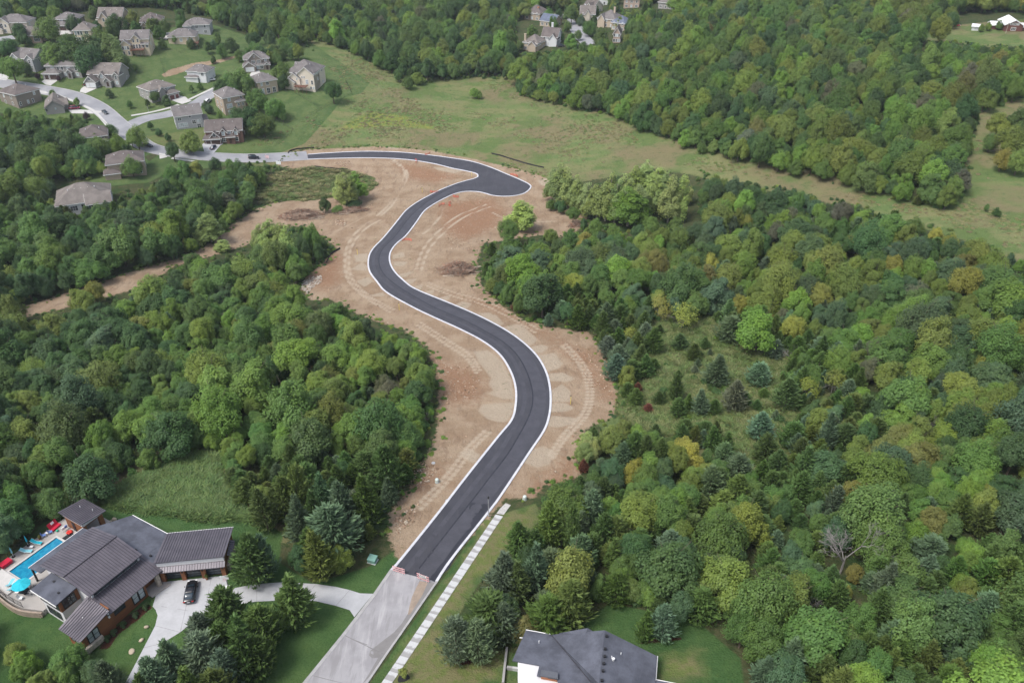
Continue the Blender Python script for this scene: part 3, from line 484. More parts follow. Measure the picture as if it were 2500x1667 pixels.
def bare_mb(seed, H0=7.0, r0=.13, depth=5):
    g = random.Random(seed); m = MB()
    def grow(p, d, L, r, k):
        q = p+d*L*.5+Vector((g.uniform(-.1, .1), g.uniform(-.1, .1), 0))*L; e = q+(d+Vector((g.uniform(-.3, .3), g.uniform(-.3, .3), g.uniform(-.1, .25)))).normalized()*L*.5
        m.tube([p, q, e], [r, r*.85, r*.62], 4 if k < 3 else 3, cap=False)
        if k >= depth: return
        for _ in range(3 if k > 0 else 4):
            nd = (d*.7+Vector((g.gauss(0, .6), g.gauss(0, .6), g.gauss(.15, .35)))).normalized(); b = p.lerp(e, g.uniform(.55, 1.0)); grow(b, nd, L*g.uniform(.55, .8), max(.012, r*.5), k+1)
    grow(Vector((0, 0, -.4)), Vector((0, 0, 1)), H0*.36, r0, 0); return m
def tuft_mesh(seed, n=60, h=.55, spread=.75):
    g = np.random.default_rng(seed); th = g.random(n)*6.283; q = np.sqrt(g.random(n))*spread; p = np.c_[np.cos(th)*q, np.sin(th)*q, np.zeros(n)]; ax = np.c_[np.cos(th)*.7, np.sin(th)*.7, np.full(n, .75)]+unit(n, g)*.5; hl = g.uniform(.3, .6, n)*h
    p[:, 2] = hl*.7; nn = np.c_[-np.cos(th)*.4, -np.sin(th)*.4, np.full(n, .9)]+unit(n, g)*.4; return quad_mesh('tuft', p, nn, ax, hl, np.full(n, .05), np.clip(g.normal(.5, .2, n), 0, 1), g.random(n)*.6, 'leaves')
BROAD = [(broad_crown(100+i, lobes=(24, 32, 20, 36, 28, 40, 22, 30, 26, 18, 44, 34)[i], gap=(.1, .2, .25, .12, .4, .15, .3, .2, .45, .1, .3, .05)[i], zlo=(.08, .12, .14, .06, .16, .10, .12, .08, .2, .04, .1, .15)[i], flat=(.42, .3, .5, .38, .25, .45, .35, .55, .2, .65, .3, .48)[i], leaf=(.148, .14, .16, .135, .15, .13, .17, .148, .14, .155, .125, .16)[i]), trunk_mb(i, 9.0, .2)) for i in range(12)]
COTTON = [(broad_crown(200+i, n=9500, R0=3.0, H0=12.0, lobes=36, leaf=.14, gap=.22, zlo=.03, flat=.62), trunk_mb(50+i, 12.0, .17, limbs=10, spread=1.3, top=.74)) for i in range(4)]
SPARSE = [(broad_crown(300+i, n=2200, R0=3.2, H0=7.0, lobes=24, leaf=.15, gap=.6, zlo=.22), bare_mb(70+i, 6.6, .15, 4)) for i in range(2)]
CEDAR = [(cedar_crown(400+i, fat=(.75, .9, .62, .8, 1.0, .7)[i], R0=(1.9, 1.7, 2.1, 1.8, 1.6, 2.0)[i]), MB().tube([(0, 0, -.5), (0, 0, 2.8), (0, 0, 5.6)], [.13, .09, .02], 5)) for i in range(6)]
BARE = [bare_mb(90+i) for i in range(3)]
SIZE = {'broad': (4.0, 9.0), 'cotton': (3.0, 12.0), 'sparse': (3.2, 7.0), 'cedar': (1.9, 6.0), 'bare': (3.0, 7.5)}
TR_MESH = {'broad': [m.mesh('trunk', 'bark') for _, m in BROAD], 'cotton': [m.mesh('trunk', 'pale_bark') for _, m in COTTON], 'sparse': [m.mesh('trunk', 'dead_wood') for _, m in SPARSE], 'cedar': [m.mesh('trunk', 'bark') for _, m in CEDAR], 'bare': [m.mesh('branches', 'dead_wood') for m in BARE]}
CR_MESH = {'broad': [c for c, _ in BROAD], 'cotton': [c for c, _ in COTTON], 'sparse': [c for c, _ in SPARSE], 'cedar': [c for c, _ in CEDAR]}
TINT = {'dk': (.066,.124,.043), 'md': (.104,.182,.048), 'br': (.148,.248,.050), 'ol': (.158,.215,.050), 'ye': (.235,.255,.055), 'or': (.172,.172,.052), 'bl': (.082,.142,.068), 'gy': (.128,.142,.084), 'yg': (.245,.325,.105), 'cg': (.092,.155,.044), 'co': (.118,.168,.044), 'cb': (.125,.185,.105), 'cr': (.15,.062,.042), 'pu': (.06,.03,.038)}
CNAME = {'dk': 'dark green', 'md': 'mid green', 'br': 'bright green', 'ol': 'olive green', 'ye': 'yellow', 'or': 'orange-brown', 'bl': 'blue-green', 'gy': 'grey-brown', 'yg': 'pale yellow-green', 'cg': 'green', 'co': 'olive green', 'cb': 'silvery blue-green', 'cr': 'dead red-brown', 'pu': 'dark purple'}
trees = []                        # kind, x, y, radius, height, tint key, manual?
def bt(kind, x, yb, yt, w, tint):
    """a tree with its foot at pixel (x, yb), its top at row yt and a crown w pixels wide"""
    b = G([(x, yb)])[0]; s = FPX/proj(b)[0, 2]; lo, hi = .3, 40.0
    for _ in range(24):
        m = (lo+hi)/2
        if proj((b[0], b[1], b[2]+m))[0, 1] > yt: lo = m
        else: hi = m
    trees.append([kind, b[0], b[1], max(.3, w/2/s), lo, tint, 1])
def cr(x, y, r, tint, kind='broad'):
    """a tree whose crown is centred at pixel (x, y) with pixel radius r"""
    if r > 47 and kind == 'broad':                    # a broad crown is a close group of several trees
        for k in range(5 if r > 70 else 3): a = k*2.4+r; q = (.52 if r > 70 else .46)*r; cr(x+math.cos(a)*q*(1.0 if k else .2), y+math.sin(a)*q*.6*(1.0 if k else .2), r*(.56, .5, .54, .48, .52)[k], tint if random.random() < .75 else {'br': 'md', 'md': 'br', 'or': 'ol', 'ol': 'br', 'dk': 'bl'}.get(tint, tint), kind)
        return
    s = FPX/proj(G([(x, y+r)])[0])[0, 2]; rad = r/s; H = rad*2.05+1.2; b = G([(x, y)], H*.57)[0]; trees.append([kind, b[0], b[1], rad, H, tint, 1])
for a in ((1369,503,380,78,'yg'),(1384,510,388,60,'yg'),(1352,490,392,50,'yg'),(1430,528,425,55,'yg'),(1477,540,397,72,'yg'),(1532,552,440,118,'br'),(1525,522,408,74,'yg'),(1573,475,372,60,'yg'),(1602,485,395,82,'yg'),(1630,543,402,78,'yg'),(1648,538,400,58,'yg'),(1275,562,473,88,'yg'),(846,506,401,58,'yg'),(878,488,405,54,'br'),(862,500,412,46,'yg'),(665,632,517,80,'yg'),(690,640,525,64,'yg'),(712,645,535,58,'yg'),(517,592,503,80,'yg'),(545,612,580,45,'yg'),(566,518,457,52,'gy')): bt('cotton', *a)
for a in ((795,519,474,32,'dk'),(826,519,500,34,'md'),(866,508,482,44,'dk'),(768,625,531,46,'md'),(740,648,560,50,'dk'),(720,668,590,60,'md'),(780,645,585,34,'dk'),(700,655,600,55,'md'),(640,650,590,55,'md')): bt('broad', *a)
for a in ((720,1522,1405,118,'co'),(560,1540,1438,110,'cg'),(622,1420,1303,100,'cg'),(652,1412,1312,64,'cb'),(790,1414,1297,92,'co'),(825,1347,1230,120,'cb'),(760,1360,1290,80,'cg'),(740,1330,1210,80,'cb'),(700,1270,1165,80,'co'),(790,1260,1150,70,'cb'),(850,1285,1170,75,'cb'),(900,1280,1150,90,'cg'),(655,1290,1190,75,'cg'),(730,1265,1140,70,'co'),(770,1300,1200,70,'cg'),(950,1200,1080,75,'cg'),
 (510,1650,1545,95,'cb'),(440,1668,1565,100,'cb'),(600,1610,1500,90,'cg'),(650,1570,1480,85,'cg'),(560,1690,1590,95,'cb'),(410,1720,1600,100,'cb'),(480,1745,1625,105,'co'),(610,1660,1540,90,'cg'),(370,1740,1640,80,'cg'),(500,1570,1490,80,'cb'),(550,1610,1520,90,'cg'),(640,1640,1550,80,'co'),(545,1750,1640,90,'co'),(285,1700,1610,70,'cb'),
 (1414,1392,1305,70,'cb'),(1225,1458,1338,105,'cb'),(1300,1442,1315,80,'cb'),(1265,1470,1370,80,'cg'),(1390,1525,1408,104,'co'),(1335,1548,1462,118,'co'),(1200,1545,1448,112,'cg'),(1115,1614,1515,78,'cb'),(1172,1612,1505,74,'cb'),(1235,1560,1470,85,'cb'),(1340,1332,1222,78,'co'),(1390,1342,1230,48,'co'),(1270,1348,1275,84,'cg'),(1567,1562,1490,56,'cg'),(1615,1558,1475,66,'cb'),(1300,1375,1290,60,'cg'),(1465,1335,1250,70,'cg'),(1440,1290,1190,70,'cb'),(1500,1330,1255,60,'co'),
 (1744,940,868,76,'cb'),(1709,1010,950,54,'cb'),(1790,1000,930,66,'cb'),(1853,1070,1008,66,'cb'),(1866,1123,1055,68,'cg'),(1650,975,915,42,'cg'),(1655,1015,970,46,'cg'),(1846,938,885,58,'cb'),(1915,995,925,72,'cg'),(1780,830,770,72,'cb'),(1690,878,838,36,'cg'),(1590,860,800,60,'cg'),(1560,905,840,62,'cg'),(1500,925,865,60,'cb'),(1540,925,880,52,'cg'),(1575,840,785,60,'cb'),(1470,850,805,28,'cg'),(1550,985,945,40,'cg'),(1530,970,935,36,'cg'),(1606,985,955,36,'cg'),(1720,850,822,34,'cg'),(1680,1000,960,34,'cg'),(1740,1010,975,34,'cg'),(1660,850,815,50,'cg'),(1845,1000,975,26,'cg'),(1480,870,820,40,'cb'),(1510,850,800,40,'cg'),(1720,1062,1030,50,'cg'),(1670,1060,1022,46,'cg'),(1760,1140,1080,60,'cb'),(1800,1180,1110,60,'cb'),(1950,1180,1090,80,'cg'),(2010,1100,1010,60,'cb'),(1930,1090,1030,60,'cg'),(1480,800,740,50,'cb'),(1440,795,745,44,'cg'),(1370,780,735,42,'cb'),(1410,790,730,42,'cg'),(1340,760,720,40,'cg'),
 (1493,845,818,24,'cr'),(1556,957,935,22,'cr'),(1582,1002,985,24,'cr'),(1424,1150,1120,34,'cr'),(1258,755,738,26,'cr')): bt('cedar', *a)
for a in ((1516,621,54,'bl'),(1599,637,55,'or'),(1566,650,35,'ol'),(1864,736,40,'ol'),(1819,742,22,'ye'),(1934,796,30,'ye'),(1991,796,22,'ol'),(2007,717,33,'ye'),(1940,678,30,'ol'),(2186,647,34,'ye'),(2259,653,24,'ol'),(2240,717,42,'gy'),(1896,560,27,'gy'),(2125,796,30,'or'),(2160,812,30,'ol'),(2358,637,28,'or'),(1806,742,27,'ye'),(1694,615,22,'br'),(1774,624,27,'ol'),(1803,570,22,'br'),(1273,653,46,'br'),(1300,700,40,'br'),(1366,637,27,'br'),(1330,690,40,'br'),(1395,660,34,'md'),(1380,618,22,'ol'),(1250,600,34,'md'),(1240,560,30,'md'),(1392,580,28,'md'),(1345,575,20,'ol'),
 (2392,989,88,'ol'),(2350,945,45,'ye'),(2440,960,60,'ol'),(2200,1094,84,'or'),(2258,1110,46,'or'),(2025,1002,16,'ye'),(2118,1030,30,'br'),(2309,1059,38,'br'),(2083,1196,42,'or'),(2147,1235,42,'ye'),(2217,1196,52,'md'),(2296,1180,56,'br'),(2376,1180,66,'br'),(2095,877,37,'ol'),(1939,798,34,'ye'),(2201,910,17,'ye'),(2392,893,30,'ye'),(2281,1263,40,'or'),(2476,1450,48,'or'),(2365,1435,56,'ol'),(2369,1351,56,'br'),(2423,1607,78,'br'),(2086,1397,24,'or'),(2063,1442,22,'ye'),(1983,1420,46,'md'),
 (1526,1390,66,'md'),(1622,1374,58,'md'),(1570,1440,55,'md'),(1490,1240,55,'md'),(1560,1200,60,'md'),(1650,1220,70,'md'),(1500,1060,66,'ol'),(1570,1070,52,'ol'),(1440,1090,50,'yg'),(1690,1100,44,'ye'),(1700,1160,60,'ol'),(1590,1130,36,'br'),(1550,1145,32,'ye'),(1900,1210,60,'md'),(1840,1190,50,'md'),(1760,1250,60,'md'),
 (250,800,86,'dk'),(175,903,82,'dk'),(319,928,52,'dk'),(351,1021,86,'br'),(478,1011,62,'br'),(420,980,50,'br'),(112,1110,60,'br'),(223,1110,52,'md'),(32,1148,52,'ol'),(128,791,42,'ol'),(30,791,46,'ol'),(574,887,72,'md'),(446,871,52,'md'),(395,877,32,'ol'),(638,1037,62,'md'),(574,1100,56,'md'),(191,729,36,'ol'),(230,710,28,'ye'),(367,710,46,'ol'),(491,653,62,'md'),(590,653,46,'ol'),(25,669,28,'ol'),(389,551,15,'ye'),(287,567,52,'md'),(102,388,36,'md'),(60,930,60,'dk'),(30,1000,55,'md'),
 (780,929,66,'ol'),(819,948,42,'ol'),(908,1011,60,'ol'),(946,948,50,'gy'),(640,798,36,'br'),(717,807,36,'or'),(844,801,62,'br'),(994,856,52,'br'),(908,884,42,'br'),(1020,909,38,'br'),(548,855,52,'br'),(54,1612,62,'ol'),(159,1615,66,'md'),(100,1660,60,'ol'),(230,1640,40,'bl')): cr(*a)
for a in ((1669,761,36,'ye'),(1611,742,32,'ye'),(1978,941,30,'ye'),(1840,790,30,'ye'),(2040,920,34,'ye'),(1538,812,20,'ye')): cr(*a, kind='sparse')
for a in ((2050,1400,1245,140,'gy'),(1975,1495,1430,66,'gy'),(2045,1525,1478,62,'gy'),(395,805,755,40,'gy'),(480,820,770,50,'gy'),(137,415,380,34,'gy'),(560,800,755,40,'gy'),(1925,880,835,44,'gy'),(2270,1060,1000,30,'gy'),(1035,1030,990,36,'gy'),(2105,350,310,36,'gy')): bt('bare', *a)
for a in ((1400,522,20,'md'),(1455,548,22,'md'),(1590,548,24,'md'),(1560,565,20,'bl'),(1500,560,20,'md'),(1425,545,14,'dk'),(1650,545,22,'md'),(1370,500,16,'dk'),(1345,495,14,'md'),(972,182,13,'md'),(995,196,16,'md'),(1012,186,10,'md'),(1158,222,13,'br'),(1170,228,9,'md'),(2435,515,10,'dk'),(2440,300,34,'ol'),(2475,340,40,'ol'),(2420,345,20,'md'),(2495,290,40,'md'),(2450,385,26,'ye'),(2490,390,30,'ol'),(2415,62,9,'ol'),(2398,66,8,'ol'),(2440,58,10,'md'),(150,545,24,'md'),(190,550,28,'dk'),(235,545,26,'md'),(275,538,24,'dk'),(170,528,16,'md'),(255,526,15,'md'),(212,530,15,'dk'),(2410,505,7,'md')): cr(*a)
for a in ((1405,520,412,60,'yg'),(1455,535,430,66,'yg'),(1500,545,415,70,'yg'),(1560,540,430,70,'yg'),(1590,530,405,66,'yg'),(1545,490,385,56,'yg'),(1620,500,400,52,'yg'),(1665,500,420,50,'yg'),(830,490,430,40,'yg'),(640,610,535,50,'yg')): bt('cotton', *a)
for a in ((90,30,18,'md'),(130,26,20,'ol'),(225,28,20,'md'),(322,38,18,'ol'),(440,38,20,'md'),(320,88,14,'md'),(395,104,11,'md'),(236,62,13,'dk'),(330,62,13,'md'),(440,62,11,'md'),(505,112,14,'md'),(540,122,16,'md'),(562,104,18,'dk'),(582,132,14,'md'),(520,142,9,'md'),(100,122,16,'md'),(8,140,18,'dk'),(112,150,14,'dk'),(305,160,12,'ol'),(330,165,9,'md'),(250,175,9,'ol'),
 (1370,86,10,'md'),(1300,72,14,'md'),(1332,84,12,'ol'),(1386,62,12,'md'),(1412,84,11,'md'),(1482,42,14,'md'),(1512,52,14,'ol'),(1300,26,14,'md'),(1450,46,10,'dk'),(1532,42,16,'ol'),(1545,62,16,'md'),(1532,96,15,'ol'),(1482,104,14,'md'),(1442,118,13,'br'),(1402,128,13,'md'),(1352,132,12,'md'),(1302,137,12,'ol'),(1266,108,13,'md'),(1430,70,9,'md'),(1365,30,12,'dk')): cr(*a)
for k in range(26): cr(600+random.random()*140, 84+random.random()*58, random.uniform(13, 19), random.choice(['md', 'md', 'dk', 'dk', 'ol', 'br']))
# trees and shrubs between the suburban houses
for a in ((170,118,40,'md'),(205,135,42,'dk'),(165,135,30,'dk'),(128,128,34,'md'),(250,100,50,'md'),(225,112,36,'dk'),(276,122,38,'md'),(295,140,16,'md'),(282,60,30,'dk'),(46,75,22,'dk'),(55,90,18,'dk'),(110,60,34,'md'),(180,52,24,'dk'),(20,118,30,'dk'),(28,165,34,'br'),(60,162,18,'dk'),(372,58,20,'md'),(400,60,18,'md'),(385,75,16,'md'),(290,75,14,'md'),(530,90,14,'md'),(465,102,12,'md'),(520,105,10,'bl'),(425,95,8,'md'),
 (560,200,32,'md'),(585,190,34,'md'),(540,215,26,'dk'),(690,175,26,'md'),(690,195,18,'dk'),(812,220,26,'dk'),(628,240,28,'md'),(670,255,28,'md'),(605,285,34,'dk'),(640,295,32,'md'),(578,282,24,'dk'),(535,280,8,'br'),(690,285,10,'md'),(460,335,30,'ol'),(420,365,22,'dk'),(332,330,28,'ol'),(318,335,18,'md'),(270,315,18,'md'),(285,345,24,'br'),(240,360,32,'md'),(210,370,34,'dk'),(190,340,26,'md'),(128,228,10,'md'),(188,245,9,'md'),(210,280,9,'pu'),(247,320,7,'pu'),(91,184,7,'pu'),(142,190,6,'pu'),(366,305,9,'dk'),(387,320,9,'dk'),(408,332,9,'dk'),(265,225,10,'dk'),(315,252,9,'md'),(378,236,14,'md'),(405,242,12,'dk'),(358,250,9,'md'),(467,215,8,'md'),(487,208,8,'md'),(318,400,26,'md'),(245,405,14,'br'),(510,262,12,'bl'),(500,252,8,'bl'),(525,400,18,'dk'),(580,400,16,'md'),(560,395,12,'md'),(600,425,30,'dk'),(630,425,22,'md'),(448,410,26,'md'),(480,408,24,'ol'),(415,420,22,'md'),(565,412,18,'md'),(1395,95,17,'br'),(1440,62,20,'md'),(1470,85,23,'md'),(1395,30,22,'md'),(1340,30,16,'md'),(1455,25,14,'dk'),(1350,50,14,'md'),(1425,110,12,'md')): cr(*a)
# ---- scattered fill of the woods
OLDROAD = [(620,1800),(739,1660),(836,1540),(953,1380),(1110,1360),(1240,1250),(1260,1262),(1075,1430),(930,1700),(860,1800)]
NOTREE = [OLDROAD, [(870,1330),(955,1330),(955,1400),(870,1400)], fv((1250,345),(1590,345),(1600,510),(1440,525),(1340,490),(1250,470)), DIRT, GRASSPATCH, MEADOW, TALLGRASS, LAWNS[0], LAWNS[1], FARM, fv((-80,20),(30,60),(100,45),(200,20),(330,18),(480,40),(560,80),(690,100),(830,190),(780,260),(700,330),(640,352),(600,366),(380,400),(340,425),(240,440),(230,400),(250,350),(320,370),(300,330),(200,300),(240,290),(170,260),(120,270),(60,250),(-80,235)), fv((130,415),(272,415),(275,455),(130,462)), fv((1190,45),(1240,45),(1290,70),(1300,110),(1190,118)), fv((1200,25),(1300,30),(1330,60),(1370,60),(1370,108),(1310,106),(1300,60)), fv((1370,25),(1430,40),(1440,95),(1415,100),(1370,70)), fv((1335,-10),(1380,-10),(1400,30),(1360,40),(1330,25)), fv((1425,-10),(1475,-10),(1475,20),(1425,20)), fv((1500,2),(1550,2),(1550,20),(1505,20)),fv((2205,30),(2352,30),(2352,70),(2205,70)), fv((360,-5),(420,-5),(420,5),(360,5))]
CEDARZ = [(fv((1150,690),(1290,690),(1500,720),(1700,740),(1950,840),(2000,1000),(1900,1080),(1700,1060),(1420,960),(1380,780)), .72), (fv((520,1080),(700,1060),(900,1060),(980,1110),(900,1240),(650,1260),(560,1150)), .75), (fv((1240,1130),(1500,1150),(1800,1080),(2352,1250),(2352,1700),(1700,1700),(1450,1450),(1250,1330)), .45), (fv((1500,560),(2300,450),(2352,700),(2300,900),(1800,760)), .10)]
MIX = [(lambda x, y: x > 1180 and y < 520, [('dk',.2),('md',.27),('ol',.30),('br',.17),('or',.01),('gy',.015),('bl',.04)]), (lambda x, y: x > 1300 and y < 1060, [('bl',.27),('md',.25),('dk',.13),('ol',.2),('br',.15),('ye',.045),('or',.012),('gy',.008)]),
       (lambda x, y: x > 1180, [('md',.44),('bl',.16),('dk',.16),('ol',.15),('br',.08),('or',.01)]), (lambda x, y: 480 < x and 700 < y < 1150, [('br',.32),('md',.34),('ol',.2),('dk',.14)]), (lambda x, y: y < 330, [('dk',.33),('md',.37),('ol',.15),('br',.12),('gy',.03)]), (lambda x, y: True, [('dk',.40),('md',.34),('ol',.11),('br',.09),('bl',.06)])]
def scatter():
    cell = 6.0; grid = {}
    def key(x, y): return int(x//cell), int(y//cell)
    def clear(x, y, r):
        kx, ky = key(x, y)
        for i in range(kx-2, kx+3):
            for j in range(ky-2, ky+3):
                for a, b, q in grid.get((i, j), ()):
                    if (a-x)**2+(b-y)**2 < (.53*(q+r))**2: return False
        return True
    for t in trees: grid.setdefault(key(t[1], t[2]), []).append((t[1], t[2], t[3]))
    N = 90000; u = rng.uniform(-300, 2800, N); v = rng.uniform(0, 1, N); d = 45+640*np.where(rng.random(N) < .55, np.sqrt(v), v**1.3); x = (u-1250)/FPX*(d*CP+110*SP); y = d; z = T(x, y)
    pb = proj(np.c_[x, y, z]); order = rng.permutation(N); cz = np.zeros(N)
    for poly, p in CEDARZ: cz = np.maximum(cz, np.where(inpoly(pb[:, 0], pb[:, 1], poly), p, 0))
    cz = np.maximum(cz, .06); ced = rng.random(N) < cz
    far = np.clip((y-150)/350, 0, 1)
    rad = np.where(ced, rng.uniform(1.3, 2.8, N), rng.gamma(7, .60, N).clip(1.9, 6.2)*(1+.12*far)); H = np.where(ced, rad*rng.uniform(2.3, 3.3, N), rad*rng.uniform(1.5, 2.7, N)+1.4)
    bad = (pb[:, 1] < -60) | (pb[:, 1] > 2150)
    for (fx, fh) in ((0, .03), (0, .97), (.6, .8), (-.6, .8), (.92, .5), (-.92, .5), (.75, .2), (-.75, .2)):
        q = proj(np.c_[x+rad*fx, y, z+H*fh])
        for poly in NOTREE: bad |= inpoly(q[:, 0], q[:, 1], poly)
        bad |= inpoly(q[:, 0], q[:, 1], CLEARING) & ~ced & (fh > .1)
    inc = inpoly(pb[:, 0], pb[:, 1], CLEARING); ced |= inc; rad[inc] = rng.uniform(.7, 1.7, inc.sum()); H[inc] = rad[inc]*rng.uniform(1.9, 2.8, inc.sum()); bad |= inc & (rng.random(N) < .972)
    cnt = 0
    for i in order:
        if bad[i] or not clear(x[i], y[i], rad[i]): continue
        X, Yp = pb[i, 0], pb[i, 1]
        if ced[i]: tk = random.choices(['cg', 'co', 'cb'], [.58, .22, .20])[0]
        else:
            for f, w in MIX:
                if f(X, Yp): tk = random.choices([a for a, _ in w], [b for _, b in w])[0]; break
        trees.append(['cedar' if ced[i] else 'broad', x[i], y[i], rad[i], H[i], tk, 0]); grid.setdefault(key(x[i], y[i]), []).append((x[i], y[i], rad[i])); cnt += 1
scatter()
def zone_of(x, y):
    px, py, _ = proj((x, y, float(T(x, y))))[0]; px /= FV; py /= FV
    if px < 720 and py < 375: return 'between the suburban houses' if py > 45 else 'on the ridge behind the suburban houses'
    if px >= 720 and py < 190 and px < 1200: return 'in the far wood behind the suburb'
    if 1150 <= px < 1500 and py < 125: return 'round the far cul-de-sac houses'
    if px >= 1180 and py < 500 and not (1240 < px < 1620 and py > 340): return 'in the hillside wood above the meadow'
    if 1090 <= px < 1640 and py < 700: return 'in the thicket by the cleared lot'
    if px >= 1090 and py < 1080: return 'in the mixed wood round the small cedar clearing'
    if px >= 1090: return 'in the wood behind the dark-roofed house'
    if py < 690 and px < 640: return 'in the wood above the cleared dirt strip'
    if py < 690: return 'by the brush piles on the cleared dirt'
    if py < 1150: return 'in the wood behind the pool house'
    return 'round the modern house and its driveway'
def tint_of(k):
    f = rng.uniform(.80, 1.22); c = np.array(TINT[k])*f*(1+rng.normal(size=3)*np.array([.06, .05, .08])); return [float(max(.004, a)) for a in c]
KNAME = {'broad': ('broadleaf_tree', 'broadleaf tree', 'broadleaf trees'), 'cotton': ('cottonwood_tree', 'airy cottonwood', 'cottonwoods'), 'sparse': ('locust_tree', 'thin-leaved locust tree', 'locust trees'), 'cedar': ('cedar_tree', 'cedar', 'cedars'), 'bare': ('bare_tree', 'leafless tree', 'leafless trees')}
def plant_trees():
    allT = []
    for t in trees:
        z = float(T(t[1], t[2])); p = proj((t[1], t[2], z+t[4]*.55))[0]; vis = -10 < p[0] < 2510 and -10 < p[1] < 1690; allT.append((t, z, t[3]*FPX/p[2] if vis else 0.0))
    rest = {'broad': [], 'cedar': []}; single = []
    for kind in ('broad', 'cotton', 'sparse', 'cedar', 'bare'):
        L = sorted([a for a in allT if a[0][0] == kind], key=lambda a: -(a[2]+(6 if a[0][6] else 0))); keep = [a for a in L[:300] if a[2] > 0]; single += keep
        if kind in rest: rest[kind] = [a for a in L if a not in keep] if len(L) < 400 else L[len(keep):]
    print('TREES', {k: sum(1 for t in trees if t[0] == k) for k in KNAME}, 'single', len(single))
    for (t, z, _) in single:
        kind, x, y, r, h, tk, _m = t; nm, word, grp = KNAME[kind]; R0, H0 = SIZE[kind]; zone = zone_of(x, y); col = CNAME[tk]
        big, low = {'cedar': (6.0, 3.4), 'cotton': (14.0, 8.0)}.get(kind, (9.5, 5.0)); size = ('tall ' if h > big else 'low ' if h < low else '')+('spreading ' if r/h > (.36 if kind == 'cedar' else .48) else 'narrow ' if r/h < (.27 if kind == 'cedar' else .37) else '')
        if kind not in ('cotton', 'bare') and -7 < float(sdist(np.array([x]), np.array([y]), W_DIRT, 8.0)[0]): zone = 'on the dirt edge '+('near the modern house' if y < 125 else 'by the S-bends' if y < 240 else 'near the road knuckle')
        elif kind != 'bare' and -9 < float(sdist(np.array([x]), np.array([y]), W_MEADOW, 10.0)[0]): zone = 'along the meadow edge'
        lab = f'{size}{col} {word} {zone}' if kind != 'bare' else f'{size}grey {word} {zone}'; root = empty(nm, (x, y, z), 0, lab, 'tree', f'{size}{col} {grp} {zone}')
        i = random.randrange(len(TR_MESH[kind])); rz = random.uniform(0, 6.28); sc = (r/R0, r/R0*random.uniform(.92, 1.08), h/H0)
        tl_ = (random.uniform(-.07, .07), random.uniform(-.07, .07), rz); o = link('trunk' if kind != 'bare' else 'branches', TR_MESH[kind][i], root); o.scale = sc; o.rotation_euler = tl_
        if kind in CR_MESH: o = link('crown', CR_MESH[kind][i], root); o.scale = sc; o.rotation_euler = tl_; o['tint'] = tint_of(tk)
    return rest
rest = plant_trees()
def instancer(name, meshes, pts, rz, scl, var, tint, label=None, cat=None):
    """one object that scatters variants over points"""
    c = bpy.data.collections.new(name+'_kinds')
    for i, me in enumerate(meshes): c.objects.link(bpy.data.objects.new('%s_kind_%02d' % (name, i), me))
    me = bpy.data.meshes.new(name); me.vertices.add(len(pts)); me.vertices.foreach_set('co', np.asarray(pts, np.float32).ravel())
    def at(n, ty, v, k='value'): me.attributes.new(n, ty, 'POINT').data.foreach_set(k, np.asarray(v).ravel())
    at('rot', 'FLOAT_VECTOR', np.c_[np.zeros((len(pts), 2)), rz].astype(np.float32), 'vector'); at('scl', 'FLOAT_VECTOR', np.asarray(scl, np.float32), 'vector'); at('variant', 'INT', np.asarray(var, np.int32)); at('tint', 'FLOAT_VECTOR', np.asarray(tint, np.float32), 'vector')
    g = bpy.data.node_groups.new(name, 'GeometryNodeTree'); g.interface.new_socket('Geometry', in_out='INPUT', socket_type='NodeSocketGeometry'); g.interface.new_socket('Geometry', in_out='OUTPUT', socket_type='NodeSocketGeometry')
    N = g.nodes; a = N.new('NodeGroupInput'); b = N.new('NodeGroupOutput'); p = N.new('GeometryNodeInstanceOnPoints'); ci = N.new('GeometryNodeCollectionInfo'); ci.inputs['Collection'].default_value = c; ci.inputs['Separate Children'].default_value = True; ci.inputs['Reset Children'].default_value = True
    def na(n, ty): x = N.new('GeometryNodeInputNamedAttribute'); x.data_type = ty; x.inputs['Name'].default_value = n; return next(s for s in x.outputs if s.enabled and s.name == 'Attribute')
    e = N.new('FunctionNodeEulerToRotation'); l = g.links.new; l(a.outputs[0], p.inputs['Points']); l(ci.outputs[0], p.inputs['Instance']); p.inputs['Pick Instance'].default_value = True
    l(na('variant', 'INT'), p.inputs['Instance Index']); l(na('rot', 'FLOAT_VECTOR'), e.inputs[0]); l(e.outputs[0], p.inputs['Rotation']); l(na('scl', 'FLOAT_VECTOR'), p.inputs['Scale']); l(p.outputs[0], b.inputs[0])
    o = link(name, me); md = o.modifiers.new('scatter', 'NODES'); md.node_group = g; return tag(o, label, cat, kind='stuff')
def joined(cm, tm, i):
    """crown and trunk of one variant as a single mesh for the far woods"""
    bm = bmesh.new(); bm.from_mesh(cm); k = len(bm.faces); bm.from_mesh(tm); bm.faces.ensure_lookup_table()
    for f in bm.faces[k:]: f.material_index = 1
    me = bpy.data.meshes.new('kind'); bm.to_mesh(me); bm.free(); me.materials.append(cm.materials[0]); me.materials.append(tm.materials[0]); return me
for kind, nm, lab in (('broad', 'woodland', 'dense mixed broadleaf woodland covering the far slopes'), ('cedar', 'cedar_thicket', 'scattered small cedars growing among the woods')):
    L = rest[kind]
    if not L: continue
    R0, H0 = SIZE[kind]; n = len(TR_MESH[kind]); k = len(L)
    instancer(nm, [joined(CR_MESH[kind][i], TR_MESH[kind][i], i) for i in range(n)], [(t[1], t[2], z) for t, z, _ in L], rng.uniform(0, 6.28, k), [(t[3]/R0, t[3]/R0, t[4]/H0) for t, z, _ in L], rng.integers(0, n, k), [tint_of(t[5]) for t, z, _ in L], lab, 'woodland')
